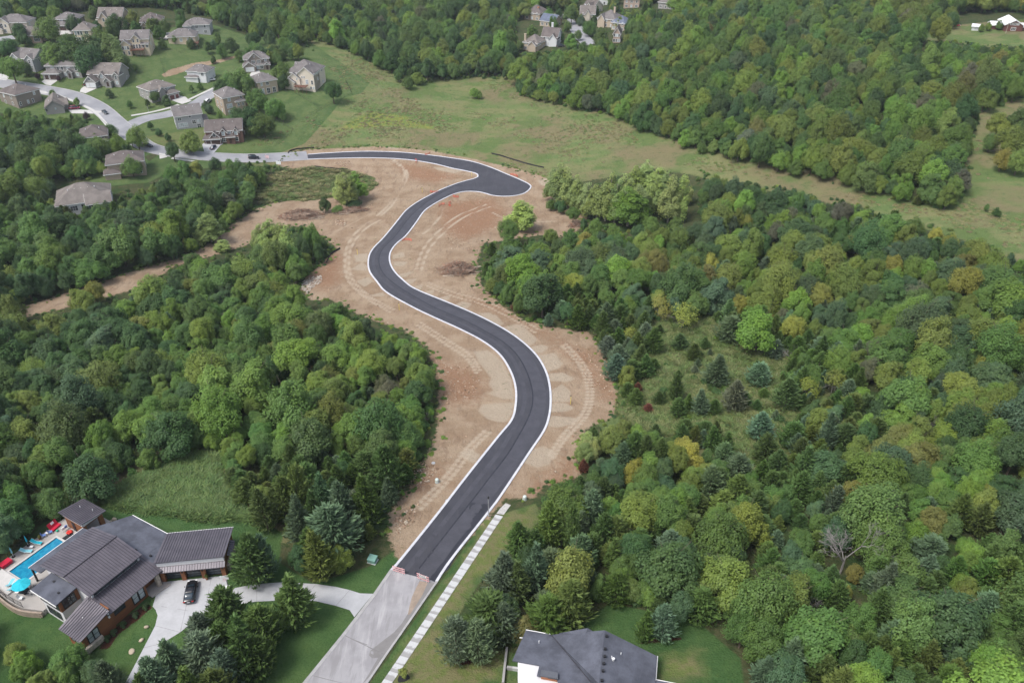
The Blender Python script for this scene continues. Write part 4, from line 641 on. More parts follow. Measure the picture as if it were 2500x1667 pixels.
# low bushes under and between the trees
def undergrowth():
    N = 26000; u = rng.uniform(-300, 2800, N); d = 45+560*np.sqrt(rng.random(N)); x = (u-1250)/FPX*(d*CP+110*SP); y = d; z = T(x, y); r = rng.uniform(.6, 1.7, N); h = r*rng.uniform(.9, 1.6, N); bad = np.zeros(N, bool)
    for fx, fh in ((0, 0), (0, 1), (1, .5), (-1, .5)):
        q = proj(np.c_[x+r*fx, y, z+h*fh])
        for poly in NOTREE: bad |= inpoly(q[:, 0], q[:, 1], poly)
    q = proj(np.c_[x, y, z]); bad |= inpoly(q[:, 0], q[:, 1], CLEARING) & (rng.random(N) < .8)
    s = np.where(~bad)[0]; tk = rng.choice(['dk', 'md', 'ol', 'br'], len(s), p=[.4, .38, .12, .1])
    instancer('undergrowth', [broad_crown(500+i, n=800, R0=1.0, H0=1.0, lobes=16, leaf=.085, zlo=0.02) for i in range(4)], np.c_[x[s], y[s], z[s]-.1], rng.uniform(0, 6.28, len(s)), np.c_[r[s], r[s], h[s]], rng.integers(0, 4, len(s)), [tint_of(k) for k in tk], 'low shrubs and brambles filling the woodland floor', 'undergrowth')
undergrowth()
STREETEND = gxy([(540,395),(760,392),(760,362),(540,372)])
def meadow_weeds():
    """low uneven clumps of weeds, gathered in patches, over the rough meadow"""
    A = np.array(W_MEADOW); n = 60000; x = rng.uniform(A[:, 0].min(), min(330, A[:, 0].max()), n); y = rng.uniform(A[:, 1].min(), A[:, 1].max(), n); m = inpoly(x, y, W_MEADOW) & ~inpoly(x, y, W_DIRT) & ~inpoly(x, y, STREETEND); x, y = x[m], y[m]
    f = np.sin(x*.061+1.3*np.sin(y*.043))+np.sin(y*.083+1.7*np.sin(x*.037))+.8*np.sin(x*.19+y*.13)+.7*np.sin(x*.27-y*.21); k = (f+rng.normal(size=len(x))*.8) > 1.1; x, y, f = x[k][:3800], y[k][:3800], f[k][:3800]; N = len(x)
    cols = [(.17,.24,.08), (.20,.24,.095), (.25,.24,.12), (.24,.21,.12), (.15,.22,.075)]; c = np.clip(((np.sin(x*.05)+np.sin(y*.06+2)+2.2)*1.1+rng.normal(size=N)*.8).astype(int), 0, 4)
    r = rng.uniform(.5, 1.5, N); instancer('meadow_weeds', [broad_crown(560+i, n=260, R0=1.0, H0=1.0, lobes=12, leaf=.12, zlo=0.02, gap=.35) for i in range(3)], np.c_[x, y, T(x, y)-.12], rng.uniform(0, 6.28, N), np.c_[r, r, rng.uniform(.2, .45, N)], rng.integers(0, 3, N), [[float(v) for v in np.array(cols[i])*rng.uniform(.85, 1.15)] for i in c], 'uneven low weeds growing in patches over the meadow', 'weeds')
meadow_weeds()
def grasses():
    P = []; tints = []; S = []
    def fill(poly, n, cols, hs, excl=()):
        A = np.array(poly); x = rng.uniform(A[:, 0].min(), A[:, 0].max(), n*3); y = rng.uniform(A[:, 1].min(), A[:, 1].max(), n*3); m = inpoly(x, y, poly)
        for e in excl: m &= ~inpoly(x, y, e)
        x, y = x[m][:n], y[m][:n]; z = T(x, y); k = len(x); c = rng.integers(0, len(cols), k); P.append(np.c_[x, y, z-.03]); s = rng.gamma(4, .25, k).clip(.35, 1.9); S.append(np.c_[s*1.3, s*1.3, s*rng.uniform(hs[0], hs[1], k)])
        tints.extend([[float(v) for v in np.array(cols[i])*rng.uniform(.8, 1.25)] for i in c])
    G1_, G2_, G3_, G4_ = (.12,.175,.055), (.17,.19,.075), (.25,.225,.11), (.21,.16,.09)
    fill(W_TALL, 3600, [G1_, (.11,.18,.055), (.13,.185,.06), (.10,.17,.055)], (.8, 1.6)); fill(W_CLEAR, 5000, [G1_, G2_, G2_, (.11,.165,.05)], (.6, 1.3)); fill(W_GP, 1800, [G1_, G2_, G3_], (.8, 1.6))
    P = np.concatenate(P); S = np.concatenate(S); px = proj(P); inn = (px[:, 0] > -150) & (px[:, 0] < 2650); bad = ~inn
    P, S = P[~bad], S[~bad]; tints = np.array(tints)[~bad]; dr = np.minimum.reduce([np.hypot(P[:, 0]-a, P[:, 1]-b) for a, b, _ in ROADC[::2]])
    instancer('tall_grass', [tuft_mesh(600+i) for i in range(4)], P, rng.uniform(0, 6.28, len(P)), S, rng.integers(0, 4, len(P)), tints, 'tall rough grass and weeds of the meadow and clearings', 'grass')
grasses()
# ------------------------------------------------------------------ suburban houses

def shingle(name, col, var=.16):
    t = NT(name); oc = t.objcoord(); n = t.noise(.35, 4, .6, oc); g = t.noise(2.2, 3, .7, oc); w = t.noise(5.0, 2, .8, t.scalevec(.25, .25, 3.5, vec=oc))
    c = t.mix(t.smooth(n, .35, .65), tuple(x*(1-var) for x in col), tuple(x*(1+var) for x in col)); c = t.mix(t.math('MULTIPLY', t.smooth(g, .45, .7), .3), c, tuple(x*.72 for x in col)); c = t.mix(t.math('MULTIPLY', t.smooth(w, .5, .65), .25), c, tuple(x*1.25 for x in col))
    MATS[name] = t.done(c, .95, .15, t.bump(w, .3, .04))
shingle('shingle_grey', (.168,.153,.148)); shingle('shingle_brown', (.135,.115,.108)); shingle('shingle_taupe', (.18,.158,.144)); shingle('shingle_dark', (.095,.100,.122), .22); shingle('shingle_blue', (.13,.15,.20)); shingle('roof_pink', (.30,.20,.17)); shingle('roof_white', (.72,.72,.74), .06)
def siding(name, col, step=6.0, brick=False):
    t = NT(name); oc = t.objcoord(); n = t.noise(.5, 3, .6, oc)
    if brick:
        b = t.n.new('ShaderNodeTexBrick'); t.link(t.scalevec(1, 1, 1, vec=oc), b.inputs['Vector']); b.inputs['Scale'].default_value = 4.0; b.inputs['Color1'].default_value = tuple(x*.8 for x in col)+(1,); b.inputs['Color2'].default_value = tuple(x*1.2 for x in col)+(1,); b.inputs['Mortar'].default_value = tuple(min(1, x*1.5) for x in col)+(1,); b.inputs['Mortar Size'].default_value = .012; c = b.outputs[0]
    else:
        sx = t.n.new('ShaderNodeSeparateXYZ'); t.link(oc, sx.inputs[0]); f = t.math('FRACT', t.math('MULTIPLY', sx.outputs['Z'], step)); c = t.mix(t.math('MULTIPLY', t.smooth(f, .85, 1.0), .22), col, tuple(x*.6 for x in col))
    c = t.mix(t.math('MULTIPLY', t.smooth(n, .4, .7), .16), c, tuple(x*.75 for x in col)); MATS[name] = t.done(c, .85, .2)
for nm, c in (('wall_cream', (.60,.50,.37)), ('wall_tan', (.46,.375,.285)), ('wall_beige', (.38,.305,.235)), ('wall_grey', (.30,.285,.27)), ('wall_greyblue', (.38,.38,.39)), ('wall_white', (.64,.64,.64)), ('wall_offwhite', (.64,.57,.47)), ('wall_taupe', (.26,.22,.188)), ('wall_pink', (.44,.33,.265)), ('wall_red', (.15,.065,.055))): siding(nm, c)
siding('wall_brick', (.145,.085,.068), brick=True); siding('wall_orange_brick', (.30,.135,.075), brick=True)
M('trim_white', (.74,.73,.71), .6, .05); M('trim_dark', (.05,.045,.045), .6, .1); M('garage_white', (.68,.68,.68), .6, .04); M('garage_brown', (.075,.045,.038), .6, .1); M('garage_maroon', (.14,.05,.045), .6, .1); M('deck_wood', (.17,.085,.06), .85, .2, 2); M('door_dark', (.06,.035,.03), .5, .1); M('vent_metal', (.62,.62,.62), .5, .08)
tg = NT('window_glass'); MATS['window_glass'] = tg.done(tg.mix(tg.smooth(tg.noise(.6, 2), .4, .6), (.025,.03,.035), (.07,.085,.095)), .08, .7)
tg = NT('window_blind'); MATS['window_blind'] = tg.done(tg.mix(tg.smooth(tg.noise(.6, 2), .4, .6), (.30,.34,.36), (.48,.53,.55)), .3, .5)
_wc = {}
def wmesh(w, h, arch, part, trim='trim_white', glass='window_glass'):
    k = (round(w, 2), round(h, 2), arch, part, trim, glass)
    if k in _wc: return _wc[k]
    m = MB()
    if part == 'frame':
        e = .16; m.box(-w/2-e, -.07, -h/2-e, -w/2, .02, h/2+e); m.box(w/2, -.07, -h/2-e, w/2+e, .02, h/2+e); m.box(-w/2, -.07, -h/2-e, w/2, .02, -h/2); m.box(-w/2, -.07, h/2, w/2, .02, h/2+e); m.box(-w/2, -.055, -.035, w/2, -.03, .035)
        if w > 1.3:
            for q in range(1, int(w/.85)+1): x = -w/2+w*q/(int(w/.85)+1); m.box(x-.045, -.06, -h/2, x+.045, -.02, h/2)
        _wc[k] = m.mesh('window', trim)
    else: m.box(-w/2, -.025, -h/2, w/2, .01, h/2); _wc[k] = m.mesh('pane', glass)
    return _wc[k]
def window(root, x, y, z, face, w, h, trim='trim_white', glass=None):
    rz = {'f': 0, 'r': math.pi/2, 'b': math.pi, 'l': -math.pi/2}[face] if isinstance(face, str) else face
    o = link('window', wmesh(w, h, 0, 'frame', trim), root, (x, y, z), rz); link('pane', wmesh(w, h, 0, 'pane', trim, glass or random.choice(['window_glass', 'window_glass', 'window_blind'])), o); return o
def gdoor(root, x, y, z, w, h, mat, rz=0.0):
    m = MB().box(-w/2, -.05, 0, w/2, .02, h)
    for q in range(4): m.box(-w/2+.06, -.075, h*q/4+.05, w/2-.06, -.05, h*(q+1)/4-.05)
    o = m.build('garage_door', mat, root, loc=(x, y, z), rz=rz); f = MB(); f.box(-w/2-.14, -.08, 0, -w/2, .02, h+.16); f.box(w/2, -.08, 0, w/2+.14, .02, h+.16); f.box(-w/2, -.08, h, w/2, .02, h+.16); f.build('frame', 'trim_white', o); return o
def volume(root, x0, y0, w, d, h, roof, axis, rise, wall, rmat, trim='trim_white', over=.45, z0=-3.0, zb=0.0):
    """walls and roof of one rectangular wing; front faces -y"""
    x1, y1 = x0+w, y0+d; m = MB(); f = MB(); r = MB(); O = over; th = .16; e = .32
    m.box(x0, y0, z0, x1, y1, h)
    def bar(a, b):
        a, b = Vector(a), Vector(b); n = Vector((0, 0, 1)); dx = (b-a); q = Vector((-dx.y, dx.x, 0)); q = q.normalized()*.07 if q.length > 0 else q
        f.add([a-q-n*e, a+q-n*e, a+q+n*.0, a-q+n*.0, b-q-n*e, b+q-n*e, b+q, b-q], [(0,1,2,3),(7,6,5,4),(0,4,5,1),(1,5,6,2),(2,6,7,3),(3,7,4,0)])
    if roof == 'gable':
        if axis == 'x':
            ym = (y0+y1)/2; s = rise/(d/2); zl = h-O*s
            m.add([(x0, y0, h), (x0, y1, h), (x0, ym, h+rise), (x1, y0, h), (x1, y1, h), (x1, ym, h+rise)], [(0,2,1),(3,4,5),(0,3,5,2),(1,2,5,4)])
            A = [(x0-O, y0-O, zl), (x1+O, y0-O, zl), (x1+O, ym, h+rise), (x0-O, ym, h+rise)]; B = [(x0-O, ym, h+rise), (x1+O, ym, h+rise), (x1+O, y1+O, zl), (x0-O, y1+O, zl)]
        else:
            xm = (x0+x1)/2; s = rise/(w/2); zl = h-O*s
            m.add([(x0, y0, h), (x1, y0, h), (xm, y0, h+rise), (x0, y1, h), (x1, y1, h), (xm, y1, h+rise)], [(0,1,2),(3,5,4),(0,2,5,3),(1,4,5,2)])
            A = [(x0-O, y0-O, zl), (xm, y0-O, h+rise), (xm, y1+O, h+rise), (x0-O, y1+O, zl)]; B = [(xm, y0-O, h+rise), (x1+O, y0-O, zl), (x1+O, y1+O, zl), (xm, y1+O, h+rise)]
        for P in (A, B):
            P = [(a, b, c+th+.02) for a, b, c in P]; r.slab(P, th); P2 = [(a, b, c-th) for a, b, c in P]
            for i in range(4):
                a, b = P2[i], P2[(i+1) % 4]
                if not (abs(a[2]-(h+rise+.02)) < .01 and abs(b[2]-(h+rise+.02)) < .01): bar(a, b)
    elif roof == 'hip':
        k = min(w, d)/2+O; s = rise/k; zl = h; X0, X1, Y0, Y1 = x0-O, x1+O, y0-O, y1+O
        if w >= d: R1, R2 = (X0+k, (y0+y1)/2), (X1-k, (y0+y1)/2)
        else: R1, R2 = ((x0+x1)/2, Y0+k), ((x0+x1)/2, Y1-k)
        V = [(X0, Y0, zl+th), (X1, Y0, zl+th), (X1, Y1, zl+th), (X0, Y1, zl+th), (R1[0], R1[1], zl+th+rise), (R2[0], R2[1], zl+th+rise)]
        F = [(0,1,5,4),(1,2,5),(2,3,4,5),(3,0,4)] if w >= d else [(0,1,4),(1,2,5,4),(2,3,5),(3,0,4,5)]
        r.add(V+[(a, b, zl-.0) for a, b, c in V[:4]], F+[(0,6,7,1),(1,7,8,2),(2,8,9,3),(3,9,6,0),(9,8,7,6)]); P = [(X0, Y0, zl), (X1, Y0, zl), (X1, Y1, zl), (X0, Y1, zl)]
        for i in range(4): bar(P[i], P[(i+1) % 4])
    elif roof == 'shed':                                                # falls towards -y
        P = [(x0-O, y0-O, h), (x1+O, y0-O, h), (x1+O, y1, h+rise), (x0-O, y1, h+rise)]; r.slab([(a, b, c+th+.02) for a, b, c in P], th)
        m.add([(x0, y0, h), (x0, y1, h), (x0, y1, h+rise), (x1, y0, h), (x1, y1, h), (x1, y1, h+rise)], [(0,2,1),(3,4,5),(1,2,5,4)]); bar(P[0], P[1])
    m.build('wall', wall, root); r.build('roof', rmat, root)
    if f.v: f.build('fascia', trim, root)
def deck(root, x0, y0, w, d, z, drop=3.2):
    dk = MB(); n = int(w/.4)
    for i in range(n): dk.box(x0+w*i/n+.01, y0, z-.06, x0+w*(i+1)/n-.01, y0+d, z)
    dk.box(x0, y0, z-.3, x0+w, y0+.1, z-.07); o = dk.build('deck', 'deck_wood', root); rl = MB()
    for a, b in (((x0, y0), (x0+w, y0)), ((x0, y0), (x0, y0+d)), ((x0+w, y0), (x0+w, y0+d))):
        rl.tube([(a[0], a[1], z+1.0), (b[0], b[1], z+1.0)], .05, 4); k = max(3, int(math.hypot(b[0]-a[0], b[1]-a[1])/.35))
        for i in range(k+1): q = i/k; x, y = a[0]+(b[0]-a[0])*q, a[1]+(b[1]-a[1])*q; rl.tube([(x, y, z), (x, y, z+1.0)], .03, 4)
    rl.build('railing', 'deck_wood', o); ps = MB()
    for q in (0, .33, .66, 1): ps.tube([(x0+.1+(w-.2)*q, y0+.15, z-drop), (x0+.1+(w-.2)*q, y0+.15, z-.06)], .09, 4)
    ps.build('post', 'deck_wood', o)
def house(label, fl, fr, D, h, roof, axis, rise, wall, rmat, add=(), garage=(), gmat='garage_white', front=None, side=True, door=None, dk=None, chimney=None, vents=3, trim='trim_white', cat='house', group='houses of the far neighbourhood'):
    a = G1(*fl); b = G1(*fr); ang = math.atan2(b.y-a.y, b.x-a.x); W = math.hypot(b.x-a.x, b.y-a.y); c = Vector((math.cos(ang), math.sin(ang), 0)); n = Vector((-math.sin(ang), math.cos(ang), 0)); mid = (a+b)/2+n*D*.3
    zb = max(min(a.z, b.z), float(T(mid.x, mid.y))-.6); root = empty('house', (a.x, a.y, zb), ang, label, cat, group)
    V = [(0, 0, W, D, h, roof, axis, rise)]+[(v[0]*W, v[1], v[2]*W, *v[3:]) for v in add]
    for v in V: volume(root, *v[:8], v[8] if len(v) > 8 else wall, rmat, trim)
    st = max(1, round(h/3.1)); fw = front
    for g in garage:                                                      # u0, u1, y of the wall it sits in
        gdoor(root, (g[0]+g[1])/2*W, g[2]-.02, .0, (g[1]-g[0])*W, 2.3, gmat)
    if fw is None: fw = [(u, 1.7+3.0*s, 1.1 if (s+i) % 2 else 1.7, 1.5, 0) for s in range(st) for i, u in enumerate((.18, .5, .82)) if not any(g[0]-.08 < u < g[1]+.08 and s == 0 for g in garage)]
    for u, z, w, hh, y in fw: window(root, u*W, y-.01, z, 'f', w, hh, trim)
    if side:
        for s in range(st):
            for q in (.3, .72):
                if (s+q) % 1.4 > .4: window(root, W+.01, D*q, 1.7+3.0*s, 'r', 1.0, 1.4, trim)
                window(root, -.01, D*q, 1.7+3.0*s, 'l', .9, 1.4, trim)
    if door: o = MB().box(-.55, -.06, 0, .55, .02, 2.2).build('door', 'door_dark', root, loc=(door[0]*W, door[1], .1)); MB().lathe([(.04, 0), (.05, .03), (.0, .06)], 6).build('handle', 'vent_metal', o, loc=(.4, -.1, 1.0))
    if dk: deck(root, dk[0]*W, dk[1], dk[2]*W, dk[3], dk[4], dk[5])
    if chimney: x, y, z1, m_ = chimney; MB().box(x*W-.6, y-.5, 0, x*W+.6, y+.5, z1).box(x*W-.7, y-.6, z1, x*W+.7, y+.6, z1+.25).build('chimney', m_, root)
    for i in range(vents):
        x = W*(.25+.5*i/max(1, vents-1)); y = D*.36 if roof != 'gable' or axis == 'x' else D*(.3+.2*i); k = D/2 if axis == 'x' or roof == 'hip' else W/2; zr = h+rise*(.36*2*.92 if axis == 'x' or (roof == 'hip' and W >= D) else .6)
        MB().lathe([(.16, -.7), (.14, .35), (.2, .36), (.2, .46), (.05, .5)], 7).build('roof_vent', 'vent_metal', root, loc=(x, y, zr))
    return root
def Z0(*p): return zz(0, 0, 5.6, *p)
H = house
H('cream house with twin gables and arched window beside the street end', (0,81), (72,81), 12, 6, 'hip', 'x', 3.4, 'wall_offwhite', 'shingle_grey', add=[(.05,-1.2,.36,6,6.2,'gable','y',2.6),(.55,-3.5,.42,8,3.4,'gable','y',2.4),(-.02,-2.5,.2,5,3.2,'gable','y',1.6)], garage=[(.6,.92,-3.5)], front=[(.16,4.4,1.6,2.2,-1.2),(.30,4.4,1.0,1.4,-1.2),(.24,1.6,1.4,1.6,-1.2)])
H('pale pink single-storey house with hipped roof and big arched window', (50,107), (112,101), 13, 4.2, 'hip', 'x', 3.4, 'wall_pink', 'shingle_taupe', add=[(.5,-2,.4,6,4.2,'hip','y',2.4)], front=[(.7,2.3,2.8,2.6,-2),(.2,2.2,1.4,1.4,0)])
H('grey-brown two-storey house with two brown garage doors', (137,71), (193,72), 11, 5.8, 'hip', 'x', 2.8, 'wall_taupe', 'shingle_grey', add=[(0,-3.5,.62,6,3.1,'hip','x',1.6)], garage=[(.05,.24,-3.5),(.29,.58,-3.5)], gmat='garage_brown', front=[(.32,4.5,1.8,1.6,0),(.72,4.5,1.8,1.6,0),(.8,1.6,1.6,1.6,0)], door=(.68,-.02))
H('cream two-storey house with tall stacked back windows', (186,104), (228,103), 12, 6.6, 'hip', 'x', 3.4, 'wall_cream', 'shingle_taupe', front=[(.12,1.7,1.0,2.0,0),(.28,1.7,1.0,2.0,0),(.44,1.7,1.0,2.0,0),(.12,5.0,1.0,1.8,0),(.28,5.0,1.0,1.8,0),(.44,5.0,1.0,1.8,0),(.75,5.0,1.6,1.6,0)])
H('tan house with steep gables and small side turret', (243,64), (303,67), 11, 6, 'gable', 'x', 4.2, 'wall_tan', 'shingle_taupe', add=[(.12,-1.2,.3,5,6,'gable','y',2.8),(.55,-1.0,.26,5,5.6,'gable','y',2.2),(-.12,2,.2,5,4,'hip','y',1.4)], front=[(.27,4.4,1.2,1.8,-1.2),(.68,3.4,1.6,2.2,-1.0),(.85,1.7,1.4,1.6,0)])
H('brown hipped house with garage behind street trees', (346,72), (402,72), 13, 4.8, 'hip', 'x', 4.0, 'wall_beige', 'shingle_brown', add=[(0,-3,.3,6,3.2,'gable','y',2.2),(.42,-1,.26,5,5.4,'gable','y',2.2)], garage=[(.06,.24,-3)], gmat='garage_brown', front=[(.55,4.6,1.2,1.6,-1),(.8,1.7,1.6,1.6,0)])
H('cream house with walkout basement and dark rear deck', (303,132), (371,134), 11, 8.3, 'gable', 'x', 3.4, 'wall_cream', 'shingle_grey', add=[(.40,-1.2,.30,5,8.6,'gable','y',2.2),(-.02,-3.0,.36,7,6.0,'gable','y',2.2),(.72,-1.4,.26,4,5.6,'shed','x',1.2)], front=[(.47,7.4,.8,1.5,-1.2),(.62,7.4,.8,1.5,-1.2),(.45,4.4,.9,2.0,-1.2),(.55,4.4,.9,2.0,-1.2),(.65,4.4,.9,2.0,-1.2),(.07,4.1,.9,1.6,-3),(.16,4.1,.9,1.6,-3),(.25,4.1,.9,1.6,-3),(.07,1.4,.9,1.8,-3),(.25,1.4,.9,1.8,-3),(.78,4.4,1.0,1.3,-1.4),(.92,4.4,1.0,1.3,-1.4)], dk=(.33,-4.6,.5,3.4,3.1,4.0))
H('pale grey hipped house behind the cream house with red deck', (452,82), (515,86), 12, 5.8, 'hip', 'x', 3.0, 'wall_greyblue', 'shingle_grey', add=[(.0,-1.5,.3,5,5.6,'hip','y',1.8)])
H('cream hipped house with red-brown rear deck on the slope', (413,107), (482,111), 12, 4.6, 'hip', 'x', 3.4, 'wall_cream', 'shingle_grey', add=[(.66,-1.5,.32,5,4.8,'hip','x',1.6)], front=[(.72,2.8,1.0,1.8,-1.5),(.86,2.8,1.0,1.8,-1.5),(.45,2.6,1.4,1.6,0)], dk=(.68,-5.4,.42,3.8,1.6,3.4))
H('light grey house with white gables behind a round street tree', (12,160), (92,176), 11, 6, 'gable', 'x', 3.6, 'wall_greyblue', 'shingle_grey', add=[(.32,-1.2,.26,5,6,'gable','y',2.4),(-.02,-1.5,.25,5,4.4,'gable','y',2.0),(.55,-2.0,.2,4,3.4,'gable','y',1.6),(.78,-.8,.2,4,6.2,'gable','y',1.8)], front=[(.45,4.4,1.2,1.8,-1.2),(.88,4.4,1.2,1.8,-.8),(.88,1.7,1.2,1.8,-.8),(.1,3.0,1.1,1.4,-1.5)])
H('grey hipped house with two dark garage doors and lit porch', (117,187), (202,191), 10, 6, 'hip', 'x', 3.0, 'wall_grey', 'shingle_grey', add=[(-.02,-4,.46,6,3.0,'hip','x',1.6),(.62,-1.6,.14,3,3.4,'gable','y',1.2)], garage=[(.03,.14,-4),(.18,.38,-4)], gmat='garage_brown', front=[(.2,4.7,1.8,1.0,0),(.36,4.6,1.2,1.3,0),(.48,4.6,1.2,1.6,0),(.66,4.7,1.8,1.0,0),(.88,4.5,1.3,1.8,0),(.88,1.5,1.3,1.6,0),(.55,1.7,1.6,1.6,0)], door=(.69,-1.62))
H('grey house with white-trimmed gables and white double garage', (221,206), (296,212), 12, 6, 'gable', 'x', 4.0, 'wall_grey', 'shingle_taupe', add=[(-.02,-4.5,.34,7,3.2,'gable','y',2.8),(.38,-1.2,.2,5,5.2,'gable','y',1.8),(.56,-2.6,.2,5,3.2,'gable','y',1.6),(.84,-1.0,.18,5,5.6,'gable','y',1.4)], garage=[(.01,.10,-4.5),(.13,.31,-4.5)], front=[(.15,4.3,1.0,1.2,-4.5),(.48,4.8,1.3,1.5,-1.2),(.93,4.3,1.1,1.6,-1.0),(.93,1.6,1.1,1.6,-1.0)], door=(.66,-2.62))
H('grey hipped house with two maroon garage doors on the street corner', (373,253), (432,235), 12, 6.2, 'hip', 'x', 3.0, 'wall_grey', 'shingle_taupe', add=[(.58,-2.5,.44,8,3.4,'hip','y',1.8),(.32,-1.2,.22,5,5.8,'gable','y',1.5)], garage=[(.62,.80,-2.5),(.85,.98,-2.5)], gmat='garage_maroon', front=[(.18,4.7,2.0,1.4,0),(.74,5.0,1.6,1.6,.01),(.18,1.8,1.8,1.6,0)], door=(.48,-1.22))
H('white two-storey house with grey hipped roof on bare new lot', (460,197), (510,202), 9, 5.8, 'hip', 'x', 2.6, 'wall_white', 'shingle_grey', add=[(-.04,-1.6,.6,6,3.0,'hip','x',1.2),(.62,-1.0,.34,5,5.8,'hip','y',1.6)], garage=[(.70,.92,-1.0)], gmat='garage_white', front=[(.8,4.6,1.4,1.6,-1.0)])
H('grey-brown house with bold white gable trim and front porch', (600,172), (660,167), 10, 5.8, 'hip', 'x', 3.0, 'wall_taupe', 'shingle_grey', add=[(.14,-.8,.56,6,5.8,'gable','y',3.4),(-.06,-4.2,.46,7,3.0,'gable','y',2.2),(.40,-2.0,.6,3,2.9,'shed','x',.8),(.78,-2.4,.2,3,3.0,'gable','y',1.2)], garage=[(.02,.34,-4.2)], front=[(.36,4.3,1.8,1.5,-.8),(.58,4.3,1.8,1.5,-.8),(.42,7.2,.6,.7,-.8),(.52,1.5,1.4,1.6,-2.0),(.66,1.5,1.4,1.6,-2.0),(.86,4.5,1.2,1.0,0)], door=(.88,-2.42))
H('big cream house with steep grey roof, dormer and red deck', (704,213), (772,224), 15, 8.6, 'hip', 'y', 5.0, 'wall_offwhite', 'shingle_grey', add=[(.42,-1.0,.58,8,8.4,'gable','y',3.6),(.08,-1.6,.42,9,6.2,'gable','y',2.6),(-.04,-2.4,.36,10,4.4,'gable','y',1.8),(.18,5,.24,5,9.6,'gable','x',2.6)], front=[(.58,6.6,.6,.8,-1.0),(.66,6.6,.6,.8,-1.0),(.74,4.2,1.4,2.2,-1.0),(.92,4.0,.9,2.0,-1.0),(.86,1.2,.8,1.2,-1.0),(.96,1.2,.8,1.2,-1.0),(.4,5.6,.5,.7,-1.6)], dk=(.36,-5.4,.44,3.6,2.6,3.8))
H('tan house with tall white window banks behind lawn trees', (634,236), (680,224), 11, 7.0, 'hip', 'x', 3.2, 'wall_tan', 'shingle_grey', front=[(.2,5.6,.8,1.5,0),(.5,5.6,1.4,1.5,0),(.2,1.9,1.6,2.6,0),(.5,1.9,1.6,2.6,0),(.8,1.9,1.6,2.6,0)])
H('brown-beige tall house with row of white windows and rear deck', (552,283), (602,271), 13, 8.6, 'hip', 'x', 3.2, 'wall_beige', 'shingle_grey', add=[(.55,-1.0,.45,6,6.0,'hip','x',1.2)], front=[(.28,7.4,1.3,1.8,0),(.25,4.2,2.6,2.0,0),(.25,1.4,2.0,1.4,0),(.66,4.4,.8,1.2,-1.0),(.86,4.4,.8,1.2,-1.0),(.85,7.6,.8,1.6,0)], dk=(1.0,0,.3,4,3.0,3.6))
H('grey-lavender house with plain gable end and covered patio', (433,317), (499,310), 9.5, 7.0, 'gable', 'x', 3.4, 'wall_greyblue', 'shingle_grey', front=[(.16,5.2,1.6,1.2,0),(.55,5.8,.9,.9,0),(.25,2.2,4.0,1.9,0),(.66,3.0,1.6,1.6,0),(.85,3.2,1.6,1.3,0),(.82,.9,1.6,1.8,0)], add=[(1.0,1,.18,6,3.2,'shed','x',.8)])
H('dark brick house with white-trimmed gables and brown garage doors', (506,345), (596,348), 10.5, 5.9, 'gable', 'x', 3.6, 'wall_brick', 'shingle_brown', add=[(-.05,-3.2,.46,7,3.0,'hip','x',1.5),(.10,-2.6,.30,6,3.4,'gable','y',2.6),(.40,-1.4,.18,5,5.4,'gable','y',1.8),(.55,-2.2,.24,4,3.2,'shed','x',1.0),(.76,-1.0,.14,5,5.4,'gable','y',1.6)], garage=[(.0,.12,-3.2),(.15,.39,-3.2)], gmat='garage_brown', front=[(.25,4.7,1.2,1.5,-2.6),(.49,4.6,1.3,1.7,-1.4),(.49,1.6,2.4,1.8,-1.4),(.65,4.7,1.3,1.4,0),(.83,4.5,1.3,1.7,-1.0),(.83,1.6,1.3,1.7,-1.0)], door=(.66,-2.22), group='houses by the end of the new road')
H('brown hipped house with plain tall walls above the wood', (48,266), (104,245), 14, 6.4, 'hip', 'x', 3.0, 'wall_taupe', 'shingle_brown', front=[(.1,1.8,.8,1.6,0),(.42,1.8,.8,1.6,0),(.62,1.8,.8,1.6,0),(.75,5.0,.9,1.4,0)])
H('grey single-storey house with broad plain gable by a red car', (115,281), (160,276), 15, 3.6, 'gable', 'y', 3.0, 'wall_grey', 'shingle_taupe', add=[(.7,4,.5,7,3.2,'gable','x',2.0)], front=[(.05,2.2,.9,1.0,0),(.55,2.6,.8,1.1,0)], trim='wall_grey')
H('brown-roofed house half hidden by trees beside the street', (204,367), (270,361), 13, 6.0, 'hip', 'x', 3.2, 'wall_taupe', 'shingle_brown', add=[(.55,-1.2,.4,5,4.0,'hip','x',1.4)])
H('tan hipped house with screened corner porch below the street', (268,434), (359,428), 12, 6.4, 'hip', 'x', 3.2, 'wall_beige', 'shingle_brown', add=[(-.10,-2.5,.42,6,3.2,'hip','x',1.4)], front=[(.55,5.0,1.0,1.3,0),(.85,2.0,1.4,1.8,0)], group='houses by the end of the new road')
H('grey hipped house with white rear wall deep in the wood', (146,528), (278,516), 16, 5.4, 'hip', 'x', 5.0, 'wall_white', 'shingle_taupe', add=[(.55,-1.6,.46,9,5.0,'gable','x',2.6),(-.06,1,.25,8,4.0,'hip','x',1.8)], front=[(.3,3.4,2.4,1.8,0),(.48,3.6,1.4,2.0,0),(.62,3.6,1.6,1.6,-1.6),(.85,3.4,2.4,2.0,-1.6)], vents=5, group='houses by the end of the new road')
g2 = 'houses round the far cul-de-sac'
H('white house with steep brown roof and white chimney', (1322,113), (1360,113), 10, 6.2, 'gable', 'x', 4.2, 'wall_white', 'shingle_brown', add=[(.5,-1.5,.5,6,5.0,'gable','y',3.0)], chimney=(.45,8,12.5,'wall_white'), group=g2, vents=0)
